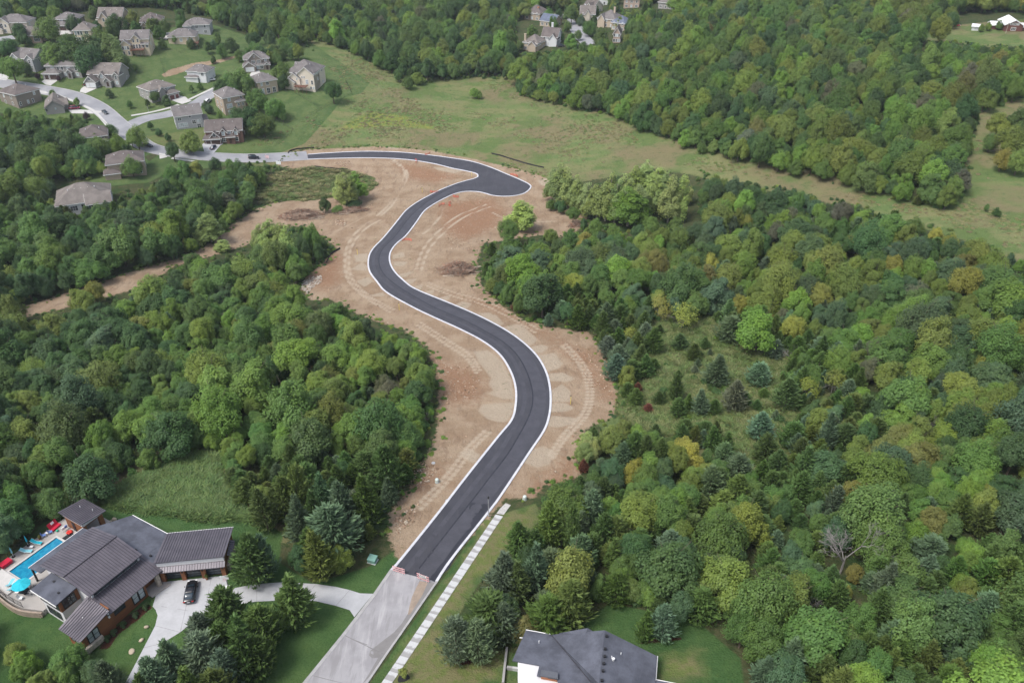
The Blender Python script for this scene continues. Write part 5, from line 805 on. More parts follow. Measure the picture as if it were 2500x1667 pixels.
H('tan hipped house with tall chimney next to the white house', (1277,123), (1312,126), 11, 5.0, 'hip', 'x', 4.0, 'wall_tan', 'shingle_taupe', add=[(.45,-1.6,.5,6,4.2,'gable','y',2.2)], chimney=(.1,1,9.5,'wall_tan'), group=g2, vents=0)
H('dark purple-roofed house behind the white house', (1280,48), (1318,52), 12, 5.0, 'hip', 'x', 4.4, 'wall_beige', 'shingle_brown', chimney=(.7,4,8.5,'wall_orange_brick'), group=g2, vents=0)
H('low blue-roofed wing house near the purple roof', (1318,64), (1352,67), 10, 4.0, 'gable', 'x', 3.4, 'wall_tan', 'shingle_blue', group=g2, vents=0)
H('tan house with white dormers beside the cul-de-sac oak', (1416,53), (1452,51), 10, 5.2, 'gable', 'x', 4.2, 'wall_offwhite', 'shingle_taupe', add=[(.35,-1,.3,5,5.4,'gable','y',2.4)], group=g2, vents=0)
H('large grey-roofed house with two chimneys by the cul-de-sac', (1458,66), (1500,68), 12, 5.6, 'hip', 'x', 4.6, 'wall_tan', 'shingle_grey', add=[(.1,-1.5,.35,6,5.6,'gable','y',3.0)], chimney=(.72,6,12.0,'wall_tan'), group=g2, vents=0)
H('blue-grey roofed house at the wood edge', (1492,74), (1524,76), 10, 5.0, 'hip', 'x', 3.6, 'wall_beige', 'shingle_blue', group=g2, vents=0)
H('pink brick house end with brown roof at the wood edge', (1496,106), (1513,105), 9, 6.0, 'gable', 'y', 3.4, 'wall_pink', 'shingle_brown', group=g2, vents=0)
H('cream house with front gable up the far street', (1424,30), (1448,33), 10, 4.8, 'gable', 'x', 3.6, 'wall_offwhite', 'shingle_brown', add=[(.5,-2,.5,6,4.6,'gable','y',2.8)], group=g2, vents=0)
H('pale house with white windows at the top of the far street', (1454,14), (1496,12), 11, 6.0, 'hip', 'x', 3.6, 'wall_white', 'shingle_taupe', group=g2, vents=0)
H('pinkish two-storey house on the far ridge', (1522,21), (1560,19), 11, 6.4, 'hip', 'x', 4.0, 'wall_pink', 'shingle_brown', group=g2, vents=0)
H('grey hip-roofed house sunk among far ridge trees', (1606,22), (1642,23), 12, 4.6, 'hip', 'x', 4.2, 'wall_grey', 'shingle_grey', group=g2, vents=0)
H('narrow grey house end among tall trees behind the cul-de-sac', (1371,24), (1386,24), 9, 6.4, 'gable', 'y', 3.4, 'wall_greyblue', 'shingle_grey', group=g2, vents=0)
g3 = 'farm buildings on the hilltop'
H('red farmhouse with white gable roof on the hilltop', (2450,77), (2494,78), 14, 3.6, 'gable', 'y', 2.4, 'wall_red', 'roof_white', front=[(.3,3.9,.8,.8,0),(.5,3.9,1.6,.9,0),(.7,3.9,.8,.8,0),(.5,1.4,2.2,1.4,0)], add=[(-.62,4,.62,7,2.4,'gable','x',1.2,'wall_red'),(1.0,2,.4,7,2.4,'gable','x',1.2,'wall_red')], group=g3, vents=0, cat='farmhouse')
H('small white-roofed shed below the red farmhouse', (2371,75), (2388,76), 4, 2.2, 'shed', 'x', .6, 'wall_white', 'roof_white', front=[(.5,1.2,1.0,.8,0)], side=False, group=g3, vents=0, cat='shed')
# ------------------------------------------------------------------ modern house with pool
t = NT('metal_roof'); oc = t.pos; n = t.noise(.5, 4); g = t.noise(2.5, 3); c = t.mix(t.smooth(n, .35, .65), (.098,.087,.102), (.128,.114,.13)); c = t.mix(t.math('MULTIPLY', t.smooth(g, .5, .7), .3), c, (.09,.082,.10)); MATS['metal_roof'] = t.done(c, .42, .5, metal=.25)
M('seam_metal', (.038,.034,.042), .45, .1, metal=.2); M('stucco', (.64,.63,.64), .85, .05, .8); M('cedar_siding', (.235,.095,.042), .7, .18, 1.2, stretch=(.4, .4, 6)); M('black_metal', (.022,.022,.024), .45, .15); M('stone_veneer', (.46,.40,.33), .9, .35, 2.6, bump=.6); M('deck_paving', (.37,.345,.32), .85, .08, .6); M('soffit', (.62,.60,.60), .8, .05)
M('pool_coping', (.52,.50,.475), .8, .06); M('pool_shell', (.14,.42,.58), .5, .1, .6); M('wall_block', (.34,.27,.215), .9, .2, 2.0, bump=.4); M('teal_fabric', (.02,.42,.52), .8, .08); M('pale_teal', (.22,.55,.62), .8, .08); M('blue_fabric', (.16,.25,.52), .8, .1); M('white_plastic', (.78,.78,.78), .5, .04); M('red_fabric', (.50,.015,.045), .75, .1); M('red_plastic', (.62,.04,.03), .5, .08); M('green_plastic', (.03,.35,.22), .5, .08); M('purple_fabric', (.05,.03,.12), .7, .1); M('terracotta', (.18,.085,.05), .85, .1)
t = NT('pool_water'); n = t.noise(1.4, 3, .6); c = t.mix(t.smooth(n, .4, .62), (.012,.19,.33), (.02,.26,.40)); pal = t.smooth(t.math('ADD', t.noise(.28, 3), t.math('MULTIPLY', t.math('SUBTRACT', n, .5), .3)), .54, .70); c = t.mix(t.math('MULTIPLY', pal, .45), c, (.16,.34,.40)); MATS['pool_water'] = t.done(c, .12, .35, t.bump(n, .2, .03))
ZH = 24.0; OM = Vector((-79.7, 92.3, ZH)); AZ = R(60.5)
E1 = Vector((math.cos(AZ), math.sin(AZ), 0)); E2 = Vector((math.sin(AZ), -math.cos(AZ), 0))
# local frame: x = right (b), y = back (a); yaw so that local y runs along E1
mh = empty('modern_house', OM, AZ-math.pi/2, 'modern white stucco and cedar house with brown standing-seam metal roofs', 'house')
def metal_plate(root, pts, run, name='roof', th=.16, step=.45, mat='metal_roof', seams=True):
    """sloping roof plate; pts = 4 corners (p0->p1 is the direction the seams are spaced along, p0->p3 the run)"""
    o = MB().slab(pts, th).build(name, mat, root); P = [Vector(p) for p in pts]
    if seams:
        L = (P[1]-P[0]).length; k = int(L/step); sm = MB()
        for i in range(1, k):
            a = P[0].lerp(P[1], i/k); b = P[3].lerp(P[2], i/k); d = (P[1]-P[0]).normalized()*.024; u = Vector((0, 0, .065))
            sm.add([a-d, a+d, a+d+u, a-d+u, b-d, b+d, b+d+u, b-d+u], [(0,1,2,3),(7,6,5,4),(1,5,6,2),(2,6,7,3),(3,7,4,0)])
        sm.build('seam', 'seam_metal', o)
    return o
def wallpoly(root, poly, z0, z1, mat, name='wall'): return MB().prism(poly, z0, z1).build(name, mat, root)
# main mass: white stucco box with shallow gable
wallpoly(mh, [(.5,.4),(12.3,.4),(12.3,9.7),(.5,9.7)], -1.5, 5.85, 'stucco')
MB().add([(.5,.4,5.85),(12.3,.4,5.85),(6.9,.4,6.9),(.5,9.7,5.85),(12.3,9.7,5.85),(6.9,9.7,6.9)], [(0,1,2),(3,5,4),(0,2,5,3),(1,4,5,2)]).build('gable_wall', 'stucco', mh)
metal_plate(mh, [(-.15,-.2,5.95),(-.15,10.1,5.95),(6.9,10.1,7.15),(6.9,-.2,7.15)], 0); metal_plate(mh, [(12.9,-.2,5.95),(12.9,10.1,5.95),(6.9,10.1,7.15),(6.9,-.2,7.15)], 0)
MB().tube([(6.9,-.2,7.2),(6.9,10.1,7.2)], .09, 6).build('ridge_cap', 'seam_metal', mh)
cl = MB().box(12.3, .8, 4.75, 12.36, 9.2, 5.6).build('clerestory_window', 'window_glass', mh); fr_ = MB()
for i in range(7): fr_.box(12.31, .8+1.4*i-.05, 4.72, 12.42, .8+1.4*i+.05, 5.65)
fr_.build('frame', 'black_metal', cl)
# covered patio on the pool side
MB().slab([(-4.0,-.4,3.55),(-.1,-.4,4.5),(-.1,10.2,4.5),(-4.0,10.2,3.55)], .18).build('patio_roof', 'shingle_dark', mh)
MB().box(-4.08,-.42,3.3,-3.98,10.2,3.56).build('gutter', 'trim_white', mh)
for y in (-.1, 5, 9.8): MB().box(-3.85, y-.14, 0, -3.57, y+.14, 3.4).build('post', 'black_metal', mh)
# right lower wing: cedar front with metal shed roof
wallpoly(mh, [(12.3,.6),(15.6,.6),(15.6,7.4),(12.3,7.4)], -1.0, [4.3,3.3,3.3,4.3], 'cedar_siding'); wallpoly(mh, [(12.3,7.4),(14.2,7.4),(14.2,10.2),(12.3,10.2)], -1.0, [4.2,3.6,3.6,4.2], 'cedar_siding')
metal_plate(mh, [(11.9,-.2,4.75),(11.9,10.6,4.75),(16.4,10.6,3.42),(16.4,-.2,3.42)], 0)
MB().prism([(15.3,9.4),(15.95,9.4),(15.95,10.05),(15.3,10.05)], -.3, 3.4).build('stone_pillar', 'stone_veneer', mh)
for y, w in ((5.2,.9),(6.4,.9)):
    o = window(mh, 15.62, y, 1.6, 'r', w, 2.2, 'black_metal', 'window_blind')
window(mh, 15.62, 2.2, 2.0, 'r', 1.8, .8, 'black_metal', 'window_glass')
# front low wing
wallpoly(mh, [(11.9,-4.9),(15.9,-4.9),(15.9,.6),(11.9,.6)], -1.0, [3.0,3.0,4.2,4.2], 'cedar_siding'); wallpoly(mh, [(11.2,-.2),(12.3,-.2),(12.3,.4),(11.2,.4)], -1, 4.6, 'stucco')
metal_plate(mh, [(11.3,.2,4.75),(16.6,.2,4.35),(16.6,-5.6,3.05),(11.3,-5.6,3.05)], 0)
MB().prism([(16.0,-.1),(16.3,-.1),(16.3,.15),(16.0,.15)], 2.6, 4.3).build('stucco_fin', 'stucco', mh)
for x in (13.2, 14.3): window(mh, x, -4.92, 1.7, 'f', .85, 2.0, 'black_metal', 'window_blind')
for y in (-3.6, -2.6): window(mh, 15.92, y, 1.6, 'r', .8, 1.9, 'black_metal', 'window_blind')
MB().prism([(15.9,-5.2),(16.5,-5.2),(16.5,-2.0),(15.9,-2.0)], -.5, .55).build('stone_planter', 'stone_veneer', mh)
# corner tower with flat roof
wallpoly(mh, [(3.0,-3.0),(8.3,-3.0),(8.3,.4),(3.0,.4)], -2.2, 2.4, 'stucco'); wallpoly(mh, [(2.9,-3.1),(8.4,-3.1),(8.4,.4),(2.9,.4)], 2.4, 4.85, 'cedar_siding')
MB().slab([(2.3,-3.7,5.0),(8.9,-3.7,5.15),(8.9,.2,5.5),(2.3,.2,5.35)], .22).build('tower_roof', 'shingle_dark', mh)
MB().box(2.25,-3.78,4.72,8.95,-3.70,5.0).build('gutter', 'trim_white', mh)
window(mh, 8.42, -1.4, 3.6, 'r', 2.0, 1.7, 'black_metal', 'window_glass')
for x in (3.9, 5.6, 7.3): window(mh, x, -3.12, 3.6, 'f', 1.4, 1.7, 'black_metal', 'window_glass')
window(mh, 5.6, -3.02, .6, 'f', 3.2, 1.4, 'black_metal', 'window_glass'); 
for x, y in ((4.4,-.8),(7.2,-1.9)): MB().box(-.2,-.16,0,.2,.16,.22).build('roof_vent', 'black_metal', mh, loc=(x, y, 5.2))
# shingled rear wing between main mass and garage
wallpoly(mh, [(-1.0,10.0),(11.2,10.0),(11.2,16.3),(1.4,16.3)], -2.0, [3.6,3.6,3.2,3.2], 'stucco')
MB().slab([(-1.7,9.9,4.7),(12.2,9.9,4.7),(11.8,16.9,3.4),(1.0,16.9,3.4)], .18).build('rear_roof', 'shingle_dark', mh); MB().slab([(12.2,9.9,4.68),(14.8,10.9,3.9),(13.2,14.2,3.7),(11.8,16.9,3.38)], .18).build('valley_roof', 'shingle_dark', mh); MB().slab([(11.9,9.6,4.66),(14.9,10.4,3.86),(14.8,10.9,3.88),(12.2,9.95,4.66)], .14).build('valley_roof', 'shingle_dark', mh)
MB().tube([(1.0,16.95,3.36),(11.8,16.95,3.36)], .08, 5).build('gutter', 'trim_white', mh)
for x, y in ((9.8,10.9),(11.2,10.3),(12.9,11.4)): MB().box(-.22,-.16,0,.22,.16,.2).build('roof_vent', 'black_metal', mh, loc=(x, y, 4.52 if x < 12 else 4.3))
# garage wing in its own direction
gw = Vector((-61.25, 94.0, ZH)); GA = R(7.5); 
def gl(x, y, z=0.0):                                  # garage-local -> house-local
    w = gw+Vector((math.cos(GA)*x-math.sin(GA)*y, math.sin(GA)*x+math.cos(GA)*y, z)); d = w-OM; return (d.dot(E2), d.dot(E1), d.z)
rg = GA-(AZ-math.pi/2)
def gpoly(*p): return [gl(x, y)[:2] for x, y in p]
wallpoly(mh, gpoly((.2,.5),(11.0,.5),(11.0,7.6),(.2,7.6)), -1.5, [4.25,4.25,3.15,3.15], 'cedar_siding')
metal_plate(mh, [gl(-.3,8.1,3.4),gl(11.5,8.1,3.4),gl(11.5,-.15,4.75),gl(-.3,-.15,4.75)], 0)
wallpoly(mh, gpoly((.0,.02),(11.25,.02),(11.25,.5),(.0,.5)), 3.55, 4.55, 'stucco', 'fascia_band')
MB().tube([gl(-.3,8.14,3.34),gl(11.5,8.14,3.34)], .08, 5).build('gutter', 'trim_white', mh)
metal_plate(mh, [gl(-.1,.05,3.45),gl(11.35,.05,3.45),gl(11.35,-.85,2.95),gl(-.1,-.85,2.95)], 0, 'canopy_roof', .12)
for x in (.15, 3.55, 6.95, 10.35): wallpoly(mh, gpoly((x,-.25),(x+.72,-.25),(x+.72,.5),(x,.5)), -.6, 2.95, 'cedar_siding', 'pier')
for x in (3.9, 7.3, 10.7): MB().box(-.09,-.12,-.2,.09,.0,.2).build('wall_lamp', 'black_metal', mh, loc=gl(x, -.27, 2.1), rz=rg)
for x in (2.22, 5.6, 9.0):
    o = MB().box(-1.34,-.04,0,1.34,.03,2.5).build('garage_door', 'window_glass', mh, loc=gl(x,.42,0), rz=rg); f = MB()
    for q in range(5): f.box(-1.36,-.09,2.46*q/4,1.36,-.03,2.46*q/4+.07)
    for q in (-1.36, -.035, 1.29): f.box(q,-.085,0,q+.07,-.035,2.5)
    f.build('frame', 'black_metal', o)
o = metal_plate(mh, [gl(11.2,5.6,2.8),gl(11.2,2.0,2.8),gl(12.0,2.0,2.5),gl(12.0,5.6,2.5)], 0, 'canopy_roof', .1)
wallpoly(mh, gpoly((11.0,1.2),(11.5,1.2),(11.5,6.6),(11.0,6.6)), -1.2, 1.0, 'stone_veneer', 'stone_base')
for x, y, z in ((6.3,3.4,3.95),): MB().lathe([(.06,0),(.06,.4)], 6).build('roof_vent', 'white_plastic', mh, loc=(13.6,-2.6,3.6))
# porch slab and path
wallpoly(mh, [(14.2,7.4),(16.6,7.4),(17.2,10.8),(14.2,11.0)], -.6, .08, 'deck_paving', 'porch_slab')
# pool house
ph = empty('pool_house', OM+E1*10.4+E2*-11.0, AZ-math.pi/2, 'small cedar pool pavilion with slanted metal roof', 'pavilion')
wallpoly(ph, [(.4,.4),(5.8,.4),(5.8,1.0),(3.2,1.0),(3.2,4.4),(.4,4.4)], -2.0, 3.2, 'cedar_siding'); wallpoly(ph, [(5.2,3.6),(5.8,3.6),(5.8,4.4),(5.2,4.4)], -2, 3.1, 'cedar_siding', 'pier')
wallpoly(ph, [(.3,.2),(6.0,.2),(6.0,.4),(.3,.4)], 2.95, 3.75, 'stucco', 'fascia_band'); wallpoly(ph, [(5.8,.4),(6.0,.4),(6.0,4.6),(5.8,4.6)], 2.75, [3.75,3.75,3.0,3.0], 'stucco', 'fascia_band')
metal_plate(ph, [(-.1,-.15,3.95),(6.4,-.15,3.95),(6.4,5.0,3.15),(-.1,5.0,3.15)], 0)
for x, y in ((1.8,3.0),(4.6,3.6)): MB().lathe([(.06,0),(.06,.45)], 6).build('roof_vent', 'white_plastic', ph, loc=(x, y, 3.4))
MB().box(2.2,.32,0,3.1,.38,2.2).build('door', 'black_metal', ph)
def loc(b, a, z=0.0): return OM+E2*b+E1*a+Vector((0, 0, z))
# deck, pool, walls
dkp = [loc(-13.2,15.6), loc(-13.2,-1.0), loc(-13.0,-3.6), loc(-9,-4.8), loc(-4,-5.2), loc(-.5,-4.9), loc(2.9,-3.6), loc(2.9,.4), loc(.6,.5), loc(.6,11.0), loc(-4.9,11), loc(-4.9,15.6)]
PB0, PB1, PA0, PA1 = -10.2, -5.4, -1.4, 8.0
pd = empty('pool_deck', loc(-5, 4)); tag(pd, kind='structure'); 
def inv(p): return (p.x-pd.location.x, p.y-pd.location.y)
hole = [loc(PB0,PA0), loc(PB1,PA0), loc(PB1,PA1), loc(PB0,PA1)]
for k, poly in enumerate(([loc(-13.2,15.6),loc(-13.2,PA1),loc(.6,PA1),loc(.6,11),loc(-4.9,11),loc(-4.9,15.6)], [loc(-13.2,PA1),loc(-13.2,PA0),loc(PB0,PA0),loc(PB0,PA1)], [loc(PB1,PA1),loc(PB1,PA0),loc(.6,PA0),loc(.6,PA1)], [loc(-13.2,PA0),loc(-13.0,-3.6),loc(-9,-4.8),loc(-4,-5.2),loc(-.5,-4.9),loc(2.9,-3.6),loc(2.9,.4),loc(.6,PA0)])):
    MB().prism([inv(p) for p in poly], -2.2, .0).build('paving', 'deck_paving', pd)
for a, b, c, d in ((PB0-.25,PA0-.25,PB1+.25,PA0+.12),(PB0-.25,PA1-.12,PB1+.25,PA1+.25),(PB0-.25,PA0+.12,PB0+.12,PA1-.12),(PB1-.12,PA0+.12,PB1+.25,PA1-.12)):
    MB().prism([inv(loc(a,b)),inv(loc(c,b)),inv(loc(c,d)),inv(loc(a,d))], .0, .07).build('coping', 'pool_coping', pd)
MB().prism([inv(p) for p in hole], -2.0, -1.5).build('pool_floor', 'pool_shell', pd)
wt = MB().prism([(p.x, p.y) for p in hole], ZH-1.45, ZH-.14).build('pool_water', 'pool_water'); tag(wt, kind='structure')
MB().prism([inv(loc(-11.4,-3.9)),inv(loc(-5.2,-4.6)),inv(loc(-5.2,-1.65)),inv(loc(-11.4,-1.65))], .0, .35).build('raised_terrace', 'pool_coping', pd)
# curved retaining wall of split-face blocks, each block its own piece
rw = empty('retaining_wall', loc(-6,-7), 0, 'curved tan block retaining wall below the pool fence', 'wall'); blk = MB().box(-.36,-.16,0,.36,.16,.2).mesh('block', 'wall_block')
pth = resamp(spline([tuple(loc(*p)[:2]) for p in ((-14.8,-3.4),(-12.5,-4.5),(-8.5,-5.3),(-3.8,-5.7),(-.4,-5.4),(3.1,-4.0))], 8), .74)
for row in range(8):
    for i, p in enumerate(pth[:-1]):
        q = pth[i+1]; a = math.atan2(q[1]-p[1], q[0]-p[0]); f = .5 if row % 2 else 0.0; zt = ZH-1.55+row*.203
        o = link('block', blk, rw); o.location = (p[0]+(q[0]-p[0])*f-rw.location.x, p[1]+(q[1]-p[1])*f-rw.location.y, zt-rw.location.z); o.rotation_euler.z = a+random.uniform(-.02, .02)
def rail_fence(pts, h, label, name='metal_fence', post=2.4, mat='black_metal', pick=.14, mesh=False, group=None, zfix=None):
    P = resamp(pts, post); z0 = zfix if zfix is not None else float(T(*P[0])); root = empty(name, (P[0][0], P[0][1], z0), 0, label, 'fence', group); zs = [zfix if zfix is not None else float(T(*p)) for p in P]
    L = [(p[0]-P[0][0], p[1]-P[0][1], z-z0) for p, z in zip(P, zs)]
    for p in L: MB().tube([(p[0], p[1], -.3+p[2]), (p[0], p[1], p[2]+h)], .04, 5).build('post', mat, root)
    for a, b in zip(L[:-1], L[1:]):
        m = MB()
        for q in (.12, .97): m.tube([(a[0], a[1], a[2]+h*q), (b[0], b[1], b[2]+h*q)], .025, 4)
        k = max(2, int(math.hypot(b[0]-a[0], b[1]-a[1])/pick))
        for i in range(1, k): u = i/k; x, y, z = (a[j]+(b[j]-a[j])*u for j in range(3)); m.tube([(x, y, z+.08), (x, y, z+h*.97)], .011, 3, cap=False)
        m.build('panel', mat, root)
    return root
rail_fence([tuple(loc(*p)[:2]) for p in ((-13.1,15.4),(-13.1,-1.0),(-12.9,-3.7),(-8.9,-4.75),(-4,-5.1),(-.6,-4.85))], 1.4, 'black metal picket fence round the pool deck', zfix=ZH, post=2.0)
# pool furniture
def lounger(b, a, rz, mat, label, z=0.0):
    r = empty('pool_lounger', loc(b, a, z), rz, label, 'lounger', None); m = MB(); m.slab([(-.32,-.2,.36),(.32,-.2,.36),(.32,1.1,.36),(-.32,1.1,.36)], .06); m.build('seat', mat, r); MB().slab([(-.32,-.95,.85),(.32,-.95,.85),(.32,-.2,.38),(-.32,-.2,.38)], .06).build('backrest', mat, r); f = MB()
    for x in (-.34, .34): f.tube([(x,-1.0,.86),(x,-.2,.34),(x,1.15,.34)], .03, 5)
    f.build('frame', 'white_plastic', r)
    for x, y in ((-.32,-.1),(.32,-.1),(-.32,1.0),(.32,1.0)): MB().tube([(x,y,0),(x,y,.34)], .03, 5).build('leg', 'white_plastic', r)
    return r
lounger(-11.6, 3.0, AZ-R(150), 'pale_teal', 'teal lounger with float and towel on it, by the closed umbrella'); lounger(-11.9, 5.2, AZ-R(160), 'teal_fabric', 'teal lounger beside the potted plant on the pool deck')
def chair(b, a, rz, mat, label, group=None):
    r = empty('patio_chair', loc(b, a), rz, label, 'chair', group); MB().box(-.3,-.3,.4,.3,.3,.46).build('seat', mat, r); MB().slab([(-.3,.28,.45),(.3,.28,.45),(.3,.5,1.05),(-.3,.5,1.05)], .06).build('backrest', mat, r)
    for x, y in ((-.28,-.28),(.28,-.28),(-.28,.28),(.28,.28)): MB().tube([(x,y,0),(x,y,.42)], .025, 5).build('leg', 'white_plastic', r)
chair(-12.2, 7.0, AZ+R(60), 'blue_fabric', 'blue striped chair by the potted plant at the pool'); chair(-11.9, 8.1, AZ+R(60), 'blue_fabric', 'blue striped chair nearer the red inflatable')
def small_table(b, a, label): 
    r = empty('side_table', loc(b, a), 0, label, 'table'); MB().box(-.3,-.22,.42,.3,.22,.47).build('table_top', 'white_plastic', r)
    for x, y in ((-.26,-.18),(.26,-.18),(-.26,.18),(.26,.18)): MB().tube([(x,y,0),(x,y,.42)], .025, 5).build('leg', 'white_plastic', r)
small_table(-11.6, 4.1, 'white side table between the two teal loungers'); small_table(-12.2, 7.6, 'white side table between the blue chairs')
def closed_umbrella(b, a, label, mat):
    r = empty('closed_umbrella', loc(b, a), 0, label, 'umbrella'); MB().lathe([(.32,0),(.32,.06),(.06,.1)], 10).build('base', 'black_metal', r); MB().tube([(0,0,.05),(0,0,2.5)], .025, 6).build('pole', 'white_plastic', r); MB().lathe([(.06,1.0),(.15,1.05),(.13,1.7),(.05,2.4),(.01,2.45)], 8).build('canopy', mat, r)
closed_umbrella(-12.6, 1.2, 'closed pale umbrella on a black base beside the pool', 'pale_teal'); closed_umbrella(-12.8, 4.2, 'closed teal umbrella behind the teal lounger', 'teal_fabric')
u = empty('open_umbrella', loc(-3.1,-2.8), 0, 'open turquoise umbrella over the terrace table', 'umbrella'); MB().tube([(0,0,0),(0,0,2.5)], .03, 6).build('pole', 'white_plastic', u); MB().lathe([(.3,0),(.3,.07),(.05,.1)], 10).build('base', 'black_metal', u)
cp = MB()
for k in range(8):
    a0, a1 = k*math.pi/4, (k+1)*math.pi/4; cp.add([(0,0,2.75),(1.55*math.cos(a0),1.55*math.sin(a0),2.25),(1.45*math.cos((a0+a1)/2),1.45*math.sin((a0+a1)/2),2.2),(1.55*math.cos(a1),1.55*math.sin(a1),2.25)], [(0,1,2),(0,2,3)])
cp.build('canopy', 'teal_fabric', u)
tb = empty('terrace_table', loc(-3.1,-2.8), 0, 'round dark table under the open turquoise umbrella', 'table'); MB().lathe([(.75,.70),(.75,.74),(.05,.75)], 14).build('table_top', 'black_metal', tb); MB().lathe([(.06,.1),(.06,.7)], 6).build('leg', 'black_metal', tb)
for k in range(4): a = k*math.pi/2+.5; chair(-3.1+1.3*math.cos(a), -2.8+1.3*math.sin(a), a+R(150), 'white_plastic', 'white chair round the umbrella table', 'white chairs round the umbrella table')
for k, (b, a) in enumerate(((-7.0,-2.9),(-5.9,-3.3))): lounger(b, a, AZ-R(60), 'pale_teal', 'pale teal lounger on the raised terrace by the fence')['group'] = 'teal loungers on the raised terrace'
t_ = empty('covered_table', loc(-11.9,-.6,0), AZ, 'table under a bright red cloth at the pool corner', 'table'); MB().box(-.95,-.6,.2,.95,.6,.78).build('cloth', 'red_fabric', t_)
for x, y in ((-.85,-.5),(.85,-.5),(-.85,.5),(.85,.5)): MB().tube([(x,y,0),(x,y,.3)], .03, 5).build('leg', 'white_plastic', t_)
t_ = empty('inflatable_float', loc(-12.3,9.4,0), AZ+R(10), 'red inflatable lounge standing against the pool fence', 'float'); MB().box(-.95,-.35,.02,.95,.35,.35).build('cushion', 'red_fabric', t_); MB().slab([(-.95,.3,.3),(.95,.3,.3),(.95,.8,1.35),(-.95,.8,1.35)], .22).build('back', 'red_fabric', t_); MB().slab([(-.3,.48,.9),(.35,.48,.9),(.35,.66,1.3),(-.3,.66,1.3)], .04).build('panel', 'white_plastic', t_)
t_ = empty('pool_toy', loc(-9.0,9.9,0), 0, 'orange-red flower shaped pool float by the pavilion', 'float')
for k in range(5): a = k*1.257; MB().blob((.3*math.cos(a),.3*math.sin(a),.2), (.3,.3,.2), 8, 5, 0).build('petal', 'red_plastic', t_)
o = MB().blob((0,0,.2), (.28,.28,.2), 8, 6, .02).build('beach_ball', 'green_plastic', None, True, loc(-11.3,9.0)); tag(o, 'green ball on the paving near the red float', 'ball')
o = MB().box(-.9,-.6,0,.9,.6,.03).box(-.86,-.56,.03,.86,.56,.045).build('door_mat', 'black_metal', None, False, loc(-8.4,9.2), AZ); tag(o, 'dark mat on the paving beside the pool end', 'mat')
t_ = empty('towel_rack', loc(-10.2,9.9), AZ, 'rack of blue and white towels by the pavilion wall', 'rack'); f = MB()
for x in (-.6, .6): f.tube([(x,0,0),(x,0,1.0)], .03, 5)
f.tube([(-.6,0,1.0),(.6,0,1.0)], .03, 5); f.build('frame', 'white_plastic', t_); MB().box(-.5,-.1,.45,0,.1,1.03).build('towel', 'white_plastic', t_); MB().box(.05,-.1,.5,.5,.1,1.03).build('towel', 'blue_fabric', t_)
t_ = empty('potted_plant', loc(-12.3,6.2), 0, 'yellow-green plant in a dark pot on the pool deck', 'plant'); MB().lathe([(.22,0),(.3,.4),(.26,.4)], 10).build('pot', 'terracotta', t_); o = link('foliage', broad_crown(900, n=260, R0=.45, H0=.8, lobes=8, leaf=.07), t_); o.location.z = .35; o['tint'] = [.16,.16,.04]
t_ = empty('potted_plant', tuple(G1(506,1414)), 0, 'leafy plant in a pot between the garage doors', 'plant'); MB().lathe([(.2,0),(.28,.4),(.24,.4)], 10).build('pot', 'terracotta', t_); o = link('foliage', broad_crown(901, n=260, R0=.5, H0=1.0, lobes=8, leaf=.07), t_); o.location.z = .35; o['tint'] = [.09,.12,.035]
t_ = empty('hanging_chair', loc(-1.6,-1.0), 0, 'purple sling chair under the patio roof corner', 'chair'); MB().blob((0,0,.7), (.9,.35,.3), 10, 6, .03).build('sling', 'purple_fabric', t_); MB().tube([(-1.1,0,0),(-.9,0,1.1),(.9,0,1.1),(1.1,0,0)], .04, 5).build('frame', 'black_metal', t_)
# basketball hoop by the drive
bh = empty('basketball_hoop', tuple(G1(557,1436)), R(10), 'portable basketball hoop at the driveway edge', 'basketball hoop'); MB().box(-.55,-.4,0,.55,.5,.25).build('base', 'white_plastic', bh); MB().tube([(0,.3,.2),(0,.25,2.6),(0,-.3,3.1)], .06, 6).build('pole', 'black_metal', bh); MB().box(-.7,-.42,2.75,.7,-.38,3.7).build('backboard', 'white_plastic', bh)
rim = MB(); rim.tube([(.23*math.cos(k*.524), -.68+.23*math.sin(k*.524), 3.0) for k in range(13)], .015, 4, cap=False); rim.build('rim', 'red_plastic', bh)
# garden shrubs and boulders
for i, (x, y) in enumerate(((278,1547),(301,1528),(331,1505),(355,1485),(262,1562))):
    g_ = G1(x, y); r_ = empty('garden_shrub', tuple(g_), 0, 'clipped dark green round shrub in the mulch bed under the cedar wall', 'shrub', 'round shrubs in the mulch bed'); o = link('foliage', broad_crown(910, n=900, R0=.75, H0=1.1, lobes=16, leaf=.07, zlo=.02) if i == 0 else bpy.data.meshes[SHR], r_); SHR = o.data.name; o['tint'] = [.055,.095,.035]; MB().tube([(0,0,-.1),(0,0,.5)], .05, 5).build('stem', 'bark', r_)
M('limestone', (.42,.35,.26), .9, .15, 1.5, bump=.5)
for i, (x, y, w, h_, lab) in enumerate(((358,1531,.8,.4,'squat tan boulder on the lawn by the driveway curve'),(346,1563,.9,.35,'flat tan boulder on the lawn half way down the drive'),(321,1590,1.3,.2,'long thin tan boulder low on the lawn by the drive'),(280,1269,1.0,.6,'tan boulder beside the pool pavilion corner'),(270,1275,.7,.5,'smaller tan boulder behind the shingled roof'))):
    o = MB().blob((0,0,h_*.35), (w/2, w/2.6, h_*.6), 9, 7, .16, random.Random(i)).build('boulder', 'limestone', None, True, tuple(G1(x, y)), i); tag(o, lab, 'boulder')
